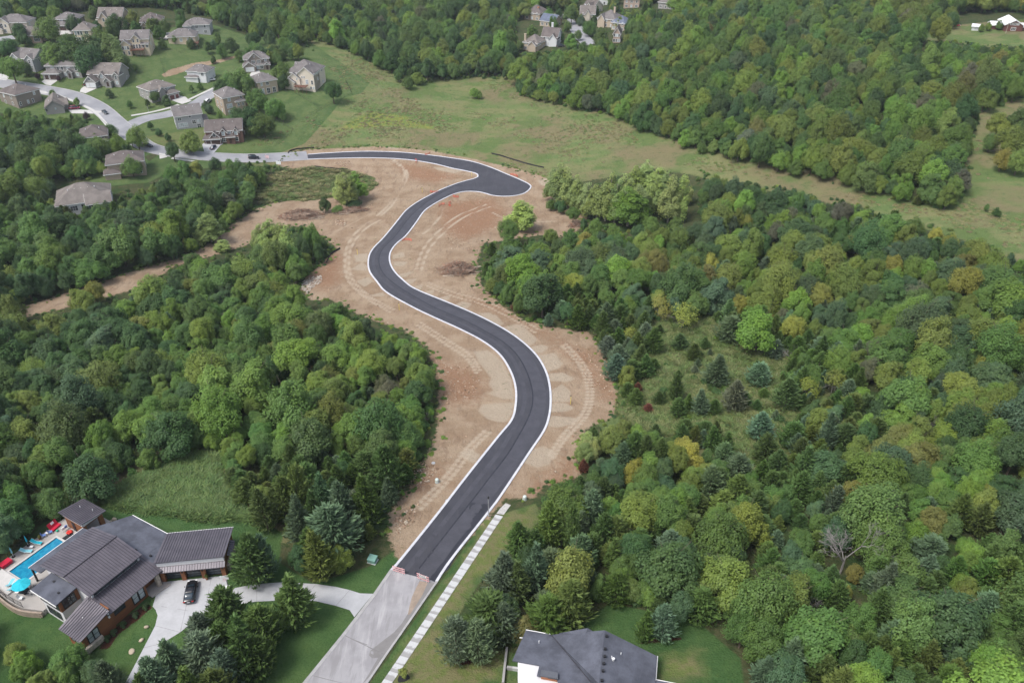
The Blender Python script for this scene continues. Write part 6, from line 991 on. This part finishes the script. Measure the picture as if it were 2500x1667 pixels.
# ------------------------------------------------------------------ dark-roofed house across the road
def W2(x, y, z): p = atz([(1240+x/5.6, 1500+y/5.6)], ZR+z)[0]; return Vector(p)-rh.location
ZR = float(G1(1400, 1600).z)+.1
M('board_white', (.60,.59,.60), .75, .05, .8); M('cedar_panel', (.36,.15,.075), .7, .15, 1.5, stretch=(.4, .4, 5)); M('slate_cap', (.10,.105,.12), .6, .1)
rp = atz([(1240+700/5.6, 1500+500/5.6)], ZR)[0]; rh = empty('dark_roofed_house', (rp[0], rp[1], ZR), 0, 'white board house with large dark shingle roof beside the lawn', 'house')
def w2(pts): return [W2(*p) for p in pts]
MB().slab(w2([(245,210,3.4),(590,270,3.4),(870,600,4.1),(1150,935,4.7),(1500,1350,5.0),(690,1100,5.0),(680,880,4.75),(395,830,4.55),(430,690,4.3),(60,625,4.2)]), .2).build('roof', 'shingle_dark', rh)
rg1 = w2([(1325,210,6.6),(1240,935,6.6),(1180,1500,6.6)]); MB().slab([rg1[0], W2(590,270,3.42), W2(870,600,4.12), W2(1150,935,4.72), W2(1500,1350,5.02), rg1[2], rg1[1]], .2).build('roof', 'shingle_dark', rh)
MB().slab([rg1[0], rg1[1], rg1[2], W2(2000,1500,3.5), W2(2020,890,3.5), W2(2042,565,3.5)], .2).build('roof', 'shingle_dark', rh)
MB().slab(w2([(1090,180,5.9),(1180,232,5.2),(1060,270,5.4)]), .2).build('roof', 'shingle_dark', rh); MB().slab(w2([(700,250,4.1),(1090,180,5.9),(1060,270,5.4)]), .2).build('roof', 'shingle_dark', rh)
MB().slab(w2([(1980,880,3.2),(2450,970,3.2),(2450,1300,4.2),(1980,1200,4.2)]), .2).build('roof', 'shingle_dark', rh)
for a, b in (((245,205,3.3),(590,268,3.3)),((2046,565,3.35),(2022,895,3.35)),((1980,878,3.1),(2450,968,3.1)),((160,312,3.4),(225,318,3.4))): MB().tube([W2(*a), W2(*b)], .09, 5).build('gutter', 'trim_white', rh)
MB().tube([W2(592,268,3.5), W2(870,600,4.2), W2(1150,935,4.8), W2(1400,1240,5.0)], .05, 5).build('valley_flashing', 'seam_metal', rh)
for i, (x, y) in enumerate(((1350,295),(1330,470),(1325,570),(1310,670),(1300,770),(1285,900))): MB().box(-.2,-.16,-.1,.2,.16,.24).build('roof_vent', 'black_metal', rh, loc=W2(x, y, 6.55))
for x, y, z in ((1418,590,6.1),(1545,545,5.5),(425,380,3.85)): MB().lathe([(.07,-.2),(.07,.45)], 6).build('vent_pipe', 'white_plastic', rh, loc=W2(x, y, z))
MB().lathe([(.16,-.2),(.16,.3),(.24,.32),(.24,.42)], 8).build('vent_pipe', 'vent_metal', rh, loc=W2(1440,620,6.0))
def xy(*p): return [tuple(W2(a, b, z)[:2]) for a, b, z in p]
MB().prism(xy((135,640,4.0),(425,690,4.0),(430,850,4.0),(690,900,4.0),(1100,1000,4.5),(1150,1500,4.5),(700,1500,4.5),(140,1200,4.0)), -1.5, 4.0).build('wall', 'board_white', rh)
bm_ = [W2(135,640,4.0), W2(425,690,4.0)]; dvec = (bm_[1]-bm_[0]); dn = Vector((dvec.y, -dvec.x, 0)).normalized()
for i in range(9): p = bm_[0].lerp(bm_[1], (i+.5)/9); MB().box(-.03,-.03,-1.0,.03,.03,3.95).build('batten', 'trim_white', rh, loc=(p.x+dn.x*.03, p.y+dn.y*.03, 0))
MB().prism(xy((1000,330,3.4),(1330,270,3.4),(1960,600,3.4),(1960,900,3.4),(1960,1400,3.4),(1150,1400,3.4)), -1.5, 3.4).build('wall', 'board_white', rh)
MB().prism(xy((320,300,3.2),(580,330,3.2),(1000,880,3.2),(700,880,3.2),(430,680,3.2),(200,600,3.2)), -1.5, 3.15).build('wall', 'board_white', rh)
MB().prism(xy((455,820,5.0),(675,860,5.0),(672,800,5.0),(465,765,5.0)), -1.5, 5.0).build('chimney', 'cedar_panel', rh); MB().prism(xy((445,832,5.2),(685,872,5.2),(682,790,5.2),(455,752,5.2)), 5.0, 5.25).build('chimney_cap', 'slate_cap', rh)
# low garden walls beside it
for px in (zz(1000,1167,3.1357,(745,1310),(725,1480),(715,1580)), zz(1000,1167,3.1357,(745,1460),(850,1475))):
    c = gxy(px); c = resamp(c, .8); o = strip(c, -.18, .18, .7, -.3, 'garden_wall', 'slab_concrete', kind=None); o.pop('kind', None); tag(o, 'low pale concrete garden wall beside the white board house', 'wall', 'low garden walls by the white board house')
# ------------------------------------------------------------------ vehicles
M('tyre', (.02,.02,.02), .9, .1); M('rim_metal', (.45,.45,.46), .35, .1, metal=.6); M('lamp_red', (.45,.02,.02), .3, .1); M('lamp_clear', (.8,.8,.78), .2, .05); M('plate', (.7,.7,.72), .5, .05)
tg = NT('car_glass'); MATS['car_glass'] = tg.done((.02,.035,.05), .05, .8)
def paint(name, col):
    if name not in MATS: t = NT(name); n = t.noise(2.0, 2); MATS[name] = t.done(t.mix(n, tuple(x*.9 for x in col), tuple(min(1, x*1.1) for x in col)), .22, .6)
    return name
def loft(secs, n=10):
    """closed body from rounded cross-sections (x, half width, z low, z high, roundness)"""
    V = []; F = []
    for x, w, a, b, r in secs:
        for k in range(n):
            t = 2*math.pi*(k+.5)/n; c, s = math.cos(t), math.sin(t); e = r; cx_ = math.copysign(abs(c)**e, c)*w; cz = (a+b)/2+math.copysign(abs(s)**e, s)*(b-a)/2; V.append((x, cx_, cz))
    for i in range(len(secs)-1):
        for k in range(n): F.append((i*n+k, (i+1)*n+k, (i+1)*n+(k+1) % n, i*n+(k+1) % n))
    F += [tuple(range(n)), tuple(range((len(secs)-1)*n, len(secs)*n))[::-1]]
    return MB().add(V, F)
def car(rear, front, kind, pname, col, label, at=None):
    a, b = G1(*rear), G1(*front); az = math.atan2(b.y-a.y, b.x-a.x); c = (a+b)/2 if at is None else G1(*at); zr = float(T(c.x, c.y))+.10; r = empty('parked_car', (c.x, c.y, zr), az, label, 'car' if kind != 'pickup' else 'pickup truck', 'cars parked in the neighbourhood'); d = 2.0; r.rotation_euler.y = -math.atan2(float(T(c.x+d*math.cos(az), c.y+d*math.sin(az)))-float(T(c.x-d*math.cos(az), c.y-d*math.sin(az))), 2*d)
    p = paint(pname, col); e = .45
    if kind == 'sedan':
        body = [(-2.42,.70,.42,.80,e),(-2.3,.86,.28,.95,e),(-1.5,.92,.22,1.0,e),(0,.94,.20,.98,e),(1.3,.92,.22,.93,e),(2.1,.86,.26,.80,e),(2.42,.66,.36,.66,e)]; cab = [(-1.95,.62,.9,.96,e),(-1.25,.72,.9,1.32,e),(-.6,.73,.9,1.44,e),(.2,.73,.9,1.43,e),(.75,.70,.9,1.25,e),(1.35,.62,.88,.95,e)]; roof = [(-1.05,.60,1.34,1.40,.6),(-.5,.64,1.38,1.475,.6),(.15,.63,1.38,1.46,.6),(.5,.60,1.32,1.38,.6)]; wx = (-1.45, 1.45)
    elif kind == 'suv':
        body = [(-2.55,.80,.45,1.05,e),(-2.4,.95,.35,1.15,e),(-1.0,.99,.30,1.16,e),(1.0,.99,.30,1.14,e),(2.2,.94,.32,1.05,e),(2.55,.78,.42,.90,e)]; cab = [(-2.45,.72,1.05,1.3,e),(-2.2,.80,1.05,1.78,e),(-.5,.82,1.05,1.84,e),(.7,.80,1.05,1.78,e),(1.5,.70,1.02,1.12,e)]; roof = [(-2.25,.70,1.72,1.82,.6),(-1.5,.74,1.78,1.90,.6),(.2,.74,1.78,1.89,.6),(.7,.68,1.72,1.80,.6)]; wx = (-1.55, 1.6)
    else:
        body = [(-2.8,.88,.5,1.05,e),(-2.7,.95,.45,1.08,e),(-.6,.97,.42,1.10,e),(1.0,.98,.40,1.15,e),(2.4,.95,.40,1.08,e),(2.8,.82,.48,.95,e)]; cab = [(-.75,.72,1.05,1.2,e),(-.6,.78,1.05,1.75,e),(.4,.80,1.05,1.82,e),(.9,.76,1.05,1.72,e),(1.55,.68,1.05,1.15,e)]; roof = [(-.55,.68,1.70,1.78,.6),(.2,.72,1.76,1.87,.6),(.75,.66,1.70,1.78,.6)]; wx = (-1.8, 1.75)
    bd = loft(body, 14).build('body', p, r, True); loft(cab, 14).build('windows', 'car_glass', r, True); loft(roof, 12).build('roof', p, r, True)
    if kind == 'pickup': MB().box(-2.66,-.82,1.04,-.8,.82,1.11).build('load_bed', 'black_metal', r)
    L = body[-1][0]; tr = body[0][0]
    for s in (-1, 1):
        MB().box(L-.28, s*.62-.16, .58 if kind == 'sedan' else .78, L-.02, s*.62+.16, .74 if kind == 'sedan' else .96).build('headlight', 'lamp_clear', r); MB().box(tr+.0, s*.68-.17, .70 if kind == 'sedan' else .85, tr+.16, s*.68+.17, .86 if kind == 'sedan' else 1.1).build('taillight', 'lamp_red', r)
        MB().blob((.85, s*1.02, .98 if kind == 'sedan' else 1.18), (.12,.11,.09), 6, 4, 0).build('mirror', p, r)
        for x in wx:
            w = empty_part('wheel', r, (x, s*.82, .33)); m = MB().tube([(0,-.12,0),(0,.12,0)], .34, 14); m.build('tyre', 'tyre', w); MB().tube([(0,-.13,0),(0,.13,0)], .2, 10).build('rim', 'rim_metal', w)
    MB().box(tr-.03,-.26,.6,tr+.03,.26,.74).build('number_plate', 'plate', r); return r
def empty_part(name, parent, l):
    m = MB().tube([(0,-.06,0),(0,.06,0)], .09, 8).mesh(name, 'rim_metal'); return link(name, m, parent, l)
car((463,1473), (472,1427), 'sedan', 'paint_black', (.012,.012,.015), 'glossy black sedan parked in front of the glass garage doors')
car((605,388), (634,388), 'suv', 'paint_navy', (.02,.022,.03), 'black sport utility vehicle stopped at the end of the old street')
car((516,368), (526,357), 'sedan', 'paint_blue', (.025,.03,.075), 'dark blue sedan on the driveway of the brick house')
car((250,271), (264,283), 'sedan', 'paint_grey', (.06,.065,.07), 'grey sedan driving on the street near the junction')
car((175,268), (191,267), 'suv', 'paint_red', (.16,.012,.035), 'dark red car on the driveway of the plain gabled grey house')
car((208,211), (223,203), 'pickup', 'paint_black', (.012,.012,.015), 'black pickup truck on the driveway of the white-garage house')
car((354,356), (370,360), 'sedan', 'paint_navy', (.02,.022,.03), 'dark sedan at the kerb below the street tree')
car((505,254), (512,247), 'suv', 'paint_white', (.62,.62,.63), 'white car beside the brown-beige tall house')
car((507,198), (523,197), 'sedan', 'paint_white', (.62,.62,.63), 'white car parked in front of the white new house')
car((2323,66), (2342,65), 'sedan', 'paint_bright_red', (.35,.015,.03), 'bright red car on the hilltop farm track')
car((1396,110), (1410,112), 'sedan', 'paint_silver', (.3,.31,.32), 'silver car at the far cul-de-sac')
car((1362,116), (1374,115), 'suv', 'paint_navy', (.02,.022,.03), 'dark car next to the far white house')
tl = empty('utility_trailer', tuple(G1(2305,67)), R(5), 'low dark trailer beside the red car on the hilltop', 'trailer'); MB().box(-1.8,-.9,.5,1.8,.9,.62).box(-1.8,-.95,.62,-1.72,.95,1.1).box(-1.8,-.95,.62,1.8,-.88,1.1).box(-1.8,.88,.62,1.8,.95,1.1).build('load_bed', 'black_metal', tl); MB().tube([(1.8,0,.5),(3.0,0,.45)], .05, 5).build('drawbar', 'black_metal', tl)
for s in (-1, 1): MB().tube([(0,s*1.0-.1,.32),(0,s*1.0+.1,.32)], .32, 12).build('wheel', 'tyre', tl)
# ------------------------------------------------------------------ road barricades
t = NT('barricade_stripe'); oc = t.objcoord(); sx = t.n.new('ShaderNodeSeparateXYZ'); t.link(oc, sx.inputs[0]); f = t.math('FRACT', t.math('MULTIPLY', t.math('ADD', sx.outputs['X'], sx.outputs['Z']), 3.1)); MATS['barricade_stripe'] = t.done(t.mix(t.smooth(f, .48, .52), (.80,.78,.78), (.62,.045,.05)), .55, .3)
M('sign_white', (.80,.80,.79), .5, .04); M('letter_black', (.02,.02,.02), .6, .05); M('galvanised', (.42,.42,.43), .5, .1, metal=.3)
def text_mesh(s, size, mat, name='lettering'):
    c = bpy.data.curves.new(name, 'FONT'); c.body = s; c.size = size; c.align_x = 'CENTER'; c.align_y = 'CENTER'; c.extrude = .004; c.offset = .008
    o = bpy.data.objects.new('tmp', c); COL.objects.link(o); dg = bpy.context.evaluated_depsgraph_get(); me = bpy.data.meshes.new_from_object(o.evaluated_get(dg)); bpy.data.objects.remove(o, do_unlink=True); me.name = name; me.materials.clear(); me.materials.append(MATS[mat]); return me
def barricade(p, q, label, sign):
    a, b = G1(*p), G1(*q); az = math.atan2(b.y-a.y, b.x-a.x); c = (a+b)/2; r = empty('road_barricade', (c.x, c.y, c.z+.06), az, label, 'barricade', 'barricades closing the new road')
    for x in (-.72, .72):
        MB().box(x-.03,-.03,.0,x+.03,.03,1.62).build('post', 'sign_white', r); MB().box(x-.04,-.75,.0,x+.04,.75,.06).build('foot', 'galvanised', r)
    for z in (.42, .92, 1.42): MB().box(-1.22,-.065,-.13,1.22,-.035,.13).build('rail', 'barricade_stripe', r, loc=(0, 0, z))
    if sign:
        s = MB().box(-.68,-.10,.72,.68,-.075,1.5).build('sign_panel', 'sign_white', r)
        for z, w in ((1.30, 'ROAD'), (.93, 'CLOSED')):
            o = link('lettering', text_mesh(w, .36, 'letter_black'), s); o.location = (0, -.106, z); o.rotation_euler = (math.pi/2, 0, 0)
        fr_ = MB().box(-.68,-.108,.72,.68,-.102,.735).box(-.68,-.108,1.485,.68,-.102,1.5).box(-.68,-.108,.735,-.665,-.102,1.485).box(.665,-.108,.735,.68,-.102,1.485); fr_.build('border', 'letter_black', s)
barricade((964,1396), (985,1402), 'red and white striped barricade at the left kerb without a sign', False); barricade((1023,1414), (1044,1421), 'red and white striped barricade carrying a white ROAD CLOSED sign', True)
r_ = empty('road_barricade', tuple(G1(653,388)), R(-25), 'orange and white barricade at the far end of the new road', 'barricade')
for x in (-.6, .6): MB().box(x-.03,-.03,0,x+.03,.03,1.7).build('post', 'sign_white', r_)
for z in (.5, 1.0, 1.5): MB().box(-1.1,-.06,-.13,1.1,-.03,.13).build('rail', 'barricade_stripe', r_, loc=(0, 0, z))
r_ = empty('notice_board', tuple(G1(681,406)), R(-10), 'blank white notice board on two legs by the street end', 'sign'); MB().box(-1.2,-.04,.9,1.2,.04,2.4).build('panel', 'sign_white', r_)
for x in (-1.0, 1.0): MB().box(x-.05,.04,-.2,x+.05,.12,2.4).build('post', 'galvanised', r_)
# ------------------------------------------------------------------ lamps, boxes, poles
def lamp(px, py, yt, label, arm=False):
    b = G1(px, py); lo, hi = .5, 20
    for _ in range(22):
        m = (lo+hi)/2; lo, hi = (m, hi) if proj((b.x, b.y, b.z+m))[0, 1] > yt else (lo, m)
    r = empty('street_lamp', tuple(b), 0, label, 'street lamp'); MB().lathe([(.16,0),(.14,.4),(.075,.5),(.055,lo-.5)], 8).build('pole', 'galvanised', r); MB().lathe([(.05,lo-.5),(.17,lo-.42),(.22,lo-.12),(.24,lo-.1),(.06,lo+.05),(.02,lo+.14)], 8).build('lantern', 'black_metal', r)
lamp(1193, 1260, 1212, 'slim grey street lamp at the end of the sidewalk'); lamp(363, 275, 257, 'white street lamp on the corner lawn by the junction')
M('box_green', (.16,.30,.25), .6, .12, 1.5); M('box_pale', (.55,.62,.58), .6, .08)
tb = empty('transformer_box', tuple(G1(910,1370)), R(-18), 'green utility transformer box on the lawn by the barricades', 'utility box'); MB().box(-.85,-.75,0,.85,.75,.12).build('pad', 'slab_concrete', tb); MB().prism([(-.72,-.62),(.72,-.62),(.72,.62),(-.72,.62)], .12, [.85,.85,1.05,1.05]).build('cabinet', 'box_green', tb); MB().slab([(-.78,-.68,.92),(.78,-.68,.92),(.78,.68,1.12),(-.78,.68,1.12)], .06).build('lid', 'box_green', tb); MB().box(-.02,-.64,.2,.02,-.62,.8).build('door_seam', 'black_metal', tb)
for x, y, lab in ((1067,1177,'pale green utility pedestal on the dirt left of the road'), (1281,1219,'pale green utility pedestal by the grass right of the sidewalk end')):
    p = empty('utility_pedestal', tuple(G1(x, y)), R(20), lab, 'utility box'); MB().lathe([(.42,0),(.42,.75),(.36,.92),(.2,1.02)], 10).build('cover', 'box_pale', p); MB().lathe([(.48,-.05),(.48,.06)], 10).build('base', 'galvanised', p)
M('marker_yellow', (.75,.58,.06), .6, .08)
for x, y, lab in ((1393,986,'yellow marker post on the sandy verge inside the road curve'),(873,622,'yellow marker post beside the tyre tracks'),(975,757,'yellow marker post below the S-bend kerb'),(1031,470,'yellow marker post next to the red barrier at the bend'),(1152,431,'yellow marker post at the inner corner of the knuckle')):
    p = empty('marker_post', tuple(G1(x, y)), 0, lab, 'post'); MB().tube([(0,0,-.3),(0,0,2.6)], .06, 6).build('post', 'marker_yellow', p); MB().lathe([(.075,2.3),(.075,2.62),(.02,2.66)], 6).build('cap', 'letter_black', p)
M('orange_mesh', (.60,.06,.035), .7, .15, 3)
for i, (x, y, w, lab) in enumerate(((994,588,3.6,'by the S-bend'),(1077,502,3.2,'by the kerb below the knuckle'),(1098,500,4.0,'lying off the kerb below the knuckle'),(1111,481,3.4,'at the inlet right of the bend'),(1060,470,3.6,'left of the bend'),(1045,377,3.4,'beyond the far kerb'),(1016,395,4.0,'on the near kerb of the far stretch'),(1256,430,4.2,'at the end of the cul-de-sac bulb'))):
    r_ = empty('safety_fence', tuple(G1(x, y)), i*.8, 'small red-orange inlet barrier '+lab, 'barrier', 'red barriers round the drain inlets'); P = [(-w/2,-.5,0),(-w/4,.35,0),(w/5,.45,0),(w/2,-.4,0)]
    for p in P: MB().tube([p, (p[0], p[1], 1.0)], .04, 5).build('post', 'deck_wood', r_)
    for a, b in zip(P[:-1], P[1:]):
        m = MB()
        for k in range(5): z = .12+.18*k; m.tube([(a[0],a[1],z),(b[0],b[1],z)], .04, 4)
        m.build('panel', 'orange_mesh', r_)
M('silt_black', (.03,.03,.032), .8, .2)
for px, lab in ((zz(400,0,3.76,(1140,1412),(1160,1390),(1230,1372),(1380,1362)),'black silt fence curling behind the old street end'),(zz(1200,0,3.76,(0,1415),(70,1430),(180,1465),(330,1510),(480,1545)),'black silt fence along the meadow above the cul-de-sac'),(zz(*A_,(505,862),(535,800),(605,757)),'black silt fence at the wood corner by the tyre tracks'),(zz(640,330,3.733,(480,292),(570,302),(680,312),(780,320)),'black silt fence above the grassy bank'),(zz(640,330,3.733,(518,502),(575,445)),'short black silt fence across the grassy bank')):
    c = resamp(gxy(px), 1.2); o0 = (c[0][0], c[0][1], float(T(*c[0]))); r_ = empty('silt_fence', o0, 0, lab, 'fence'); m = MB(); V = []
    for x, y in c: V += [(x-o0[0], y-o0[1], float(T(x, y))-o0[2]-.1), (x-o0[0]+random.uniform(-.05,.05), y-o0[1], float(T(x, y))-o0[2]+random.uniform(.6, .75))]
    m.add(V, [(2*i, 2*i+2, 2*i+3, 2*i+1) for i in range(len(c)-1)]); o = m.build('fabric', 'silt_black', r_); sd_ = o.modifiers.new('thick', 'SOLIDIFY'); sd_.thickness = .05
    for x, y in c[::3]: MB().box(-.03,-.03,-.2,.03,.03,.85).build('stake', 'deck_wood', r_, loc=(x-o0[0], y-o0[1], float(T(x, y))-o0[2]))
# back-yard fences of the suburb
for px, h, lab in ((zz(600,100,7.84,(800,890),(1000,1040),(1240,1180),(1460,1310)),1.3,'black yard fence running down from the red-decked house'),(zz(600,100,7.84,(1460,1310),(1640,1200),(1740,1150),(2030,1010),(1920,790)),1.3,'black yard fence round the lawn with the round tree'),(zz(600,100,7.84,(1460,1310),(1160,1480)),1.3,'short black yard fence below the tan house lawn'),(zz(400,0,3.76,(1020,1345),(1195,1195),(1060,1130)),1.3,'black yard fence beside the striped lawn of the brick house'),(zz(0,0,3.76,(1470,540),(1500,640),(1520,700)),1.2,'thin dark fence between the sloping lawn and the bare bank'),(zz(0,0,3.76,(1620,470),(1660,495),(1700,470)),1.2,'thin dark fence corner below the cream deck house')):
    rail_fence(gxy(px), h, lab, 'yard_fence', 3.0, 'black_metal', .5)
up = empty('utility_pole', tuple(G1(2455,82)), 0, 'wooden utility pole in front of the red farmhouse', 'pole'); MB().tube([(0,0,-.5),(0,0,7.4)], [.16,.11], 6).build('pole', 'pale_bark', up); MB().box(-.9,-.06,6.8,.9,.06,6.95).build('crossarm', 'pale_bark', up)
# ------------------------------------------------------------------ brush piles, stones, rubble
M('brush_wood', (.25,.18,.135), .95, .3, 2.0); M('brush_red', (.27,.14,.09), .95, .3, 2.0); M('pale_log', (.40,.33,.26), .9, .2, 2.0)
def brush(px, py, L, Wd, hgt, n, label, rz=0.0, seed=0):
    g = random.Random(seed); r = empty('brush_pile', tuple(G1(px, py)), rz, label, 'brush pile', 'brush piles left from clearing')
    for nm, mat, k, rad in (('branches', 'brush_wood', n, (.05,.12)), ('branches', 'brush_red', n//2, (.04,.10))):
        m = MB()
        for _ in range(k):
            u = g.gauss(0, .42); v = g.gauss(0, .42); e = max(0, 1-u*u-v*v); p = Vector((u*L/2, v*Wd/2, (.35+.65*g.random())*hgt*e+.05)); a = g.uniform(0, 6.28); ln = g.uniform(.8, 2.6); d = Vector((math.cos(a), math.sin(a), g.gauss(0, .28))); q = p+d*ln*.5+Vector((0, 0, g.uniform(-.1, .2))); m.tube([p, q, p+d*ln], [g.uniform(*rad), .04, .015], 3, cap=False)
        o = m.build(nm, mat, r); o['kind'] = 'stuff'
    mo = MB().blob((0,0,.0), (L*.36, Wd*.36, hgt*.75), 16, 8, .2, g).build('mound', 'brush_wood', r); mo['kind'] = 'stuff'
    for k in range(max(3, n//28)):
        a = g.uniform(-.5, .5); p = Vector((g.uniform(-.4,.4)*L, g.uniform(-.4,.4)*Wd, .25)); ln = g.uniform(2.5, 5.0); MB().tube([p, p+Vector((math.cos(a)*ln, math.sin(a)*ln, g.uniform(0,.6)))], [.17,.09], 6).build('log', 'pale_log', r)
brush(1118,664,14,9,3.6,700,'big brown brush pile right of the S-bend',0,1); brush(735,530,20,10,3.2,760,'long red-brown brush pile left of the knuckle',.1,2); brush(858,518,17,4.2,2.2,360,'narrow pile of logs and brush below the cottonwoods',.25,3); brush(1404,552,6,3.5,1.3,140,'small brush heap at the edge of the sandy lot',.3,4)
def stones(name, label, pts, rad, mats, tint_cols):
    ks = []
    for i in range(4):
        m = MB().blob((0,0,.25), (1,.8,.55), 7, 5, .22, random.Random(i+40)); me = m.mesh('stone', mats); me.attributes.new('lv', 'FLOAT', 'FACE'); me.attributes.new('hue', 'FLOAT', 'FACE'); ks.append(me)
    P = np.array(pts); k = len(P); instancer(name, ks, np.c_[P, T(P[:, 0], P[:, 1])], rng.uniform(0, 6.28, k), np.repeat(rad[:, None], 3, 1)*rng.uniform(.7, 1.3, (k, 3)), rng.integers(0, 4, k), [[float(v) for v in np.array(tint_cols[rng.integers(0, len(tint_cols))])*rng.uniform(.8, 1.2)] for _ in range(k)], label, 'stones')
t = NT('stone_mix'); MATS['stone_mix'] = t.done(t.mix(t.math('MULTIPLY', t.noise(3.0, 3), .4), t.attr('tint', 'INSTANCER', 'Color'), (.2,.15,.11)), .95, .15)
def inside(poly, n):
    A = np.array(poly); x = rng.uniform(A[:, 0].min(), A[:, 0].max(), n); y = rng.uniform(A[:, 1].min(), A[:, 1].max(), n); m = inpoly(x, y, poly); return np.c_[x, y][m]
rip = inside(gxy(zz(*A_,(330,1000),(400,960),(470,950),(480,990),(400,1040),(370,1090),(330,1050))), 500); stones('riprap', 'pale riprap stones at the wood corner beside the dirt', rip, rng.uniform(.15,.42,len(rip)), 'stone_mix', [(.42,.37,.32),(.36,.29,.23),(.5,.46,.4)])
pts = np.concatenate([inside(W_DIRT, 2600)]+[inside(gxy(p), 700) for p in (zz(*B_,(640,400),(860,430),(1010,500),(980,700),(760,740),(700,640)), zz(*B_,(400,1330),(560,1180),(700,1230),(560,1400)), zz(*B_,(1600,320),(1850,330),(2050,700),(1950,760),(1750,420)), zz(*A_,(1350,640),(1550,730),(1600,780),(1400,760)), zz(*A_,(570,550),(650,555),(640,590),(570,585)), zz(*A_,(560,140),(680,120),(700,160),(600,170)), zz(500,1167,3.136,(1430,330),(1640,170),(1600,330),(1480,430)))])
RL = np.array(Lw); RR = np.array(Rw); roadpoly = Lw+Rw[::-1]; ok = ~inpoly(pts[:, 0], pts[:, 1], roadpoly); dd = np.minimum.reduce([np.hypot(pts[:, 0]-a, pts[:, 1]-b) for a, b in (Lw+Rw)[::2]]); pts = pts[ok & (dd > 1.6)]
stones('rubble', 'small stones and clods scattered over the graded dirt', pts, rng.gamma(2.0, .055, len(pts)).clip(.04, .38), 'stone_mix', [(.48,.40,.31),(.33,.22,.15),(.22,.14,.09),(.40,.28,.19)])
# weeds and small brush on the dirt edges
wd = np.array(resamp([p for p in W_DIRT], 1.1)); wd = wd+rng.normal(size=wd.shape)*1.3; dd = np.minimum.reduce([np.hypot(wd[:, 0]-a, wd[:, 1]-b) for a, b in (Lw+Rw)[::2]]); wd = wd[dd > 4.5]; k = len(wd)
instancer('edge_weeds', [broad_crown(520+i, n=420, R0=1.0, H0=1.0, lobes=12, leaf=.10, zlo=0.02, gap=.3) for i in range(3)], np.c_[wd, T(wd[:, 0], wd[:, 1])-.08], rng.uniform(0, 6.28, k), np.c_[rng.uniform(.35, 1.1, (k, 1)).repeat(2, 1), rng.uniform(.25, .8, k)], rng.integers(0, 3, k), [tint_of(random.choice(['md', 'ol', 'br', 'dk'])) for _ in range(k)], 'low weeds growing along the edge of the bare dirt', 'weeds')

sp_ = empty('sapling', tuple(G1(986,1657)), 0, 'young yellow-green sapling in a dark mulch ring beside the sidewalk', 'tree'); MB().tube([(0,0,-.2),(0,0,1.6)], [.05,.03], 6).build('trunk', 'bark', sp_); o = link('crown', broad_crown(950, n=900, R0=.95, H0=2.2, lobes=16, leaf=.09, zlo=.02), sp_); o.location.z = .75; o['tint'] = [.20,.24,.06]; MB().lathe([(.95,-.05),(.95,.04),(.3,.1)], 14).build('mulch_ring', 'tyre', sp_)
for i, (x, y, lab) in enumerate(((1058,1130,'round storm drain cover beside the left kerb'), (1092,1222,'utility access cover in the dirt near the pedestal'))):
    o = MB().lathe([(.42,0),(.42,.05),(.36,.06)], 14).build('drain_cover', 'galvanised', None, False, tuple(G1(x, y, .02))); tag(o, lab, 'drain cover')

# ------------------------------------------------------------------ air: a pale even haze that fades the far woods
def haze():
    t_ = bpy.data.materials.new('haze_air'); t_.use_nodes = True; n = t_.node_tree.nodes; n.clear(); v = n.new('ShaderNodeVolumePrincipled'); v.inputs['Color'].default_value = (.80,.88,.97,1); v.inputs['Density'].default_value = .0001; v.inputs['Anisotropy'].default_value = .2
    o = n.new('ShaderNodeOutputMaterial'); t_.node_tree.links.new(v.outputs[0], o.inputs['Volume'])
    m = MB().box(-2400, -120, -60, 2400, 2900, 160); h = m.build('haze', t_); tag(h, kind='stuff')
haze()
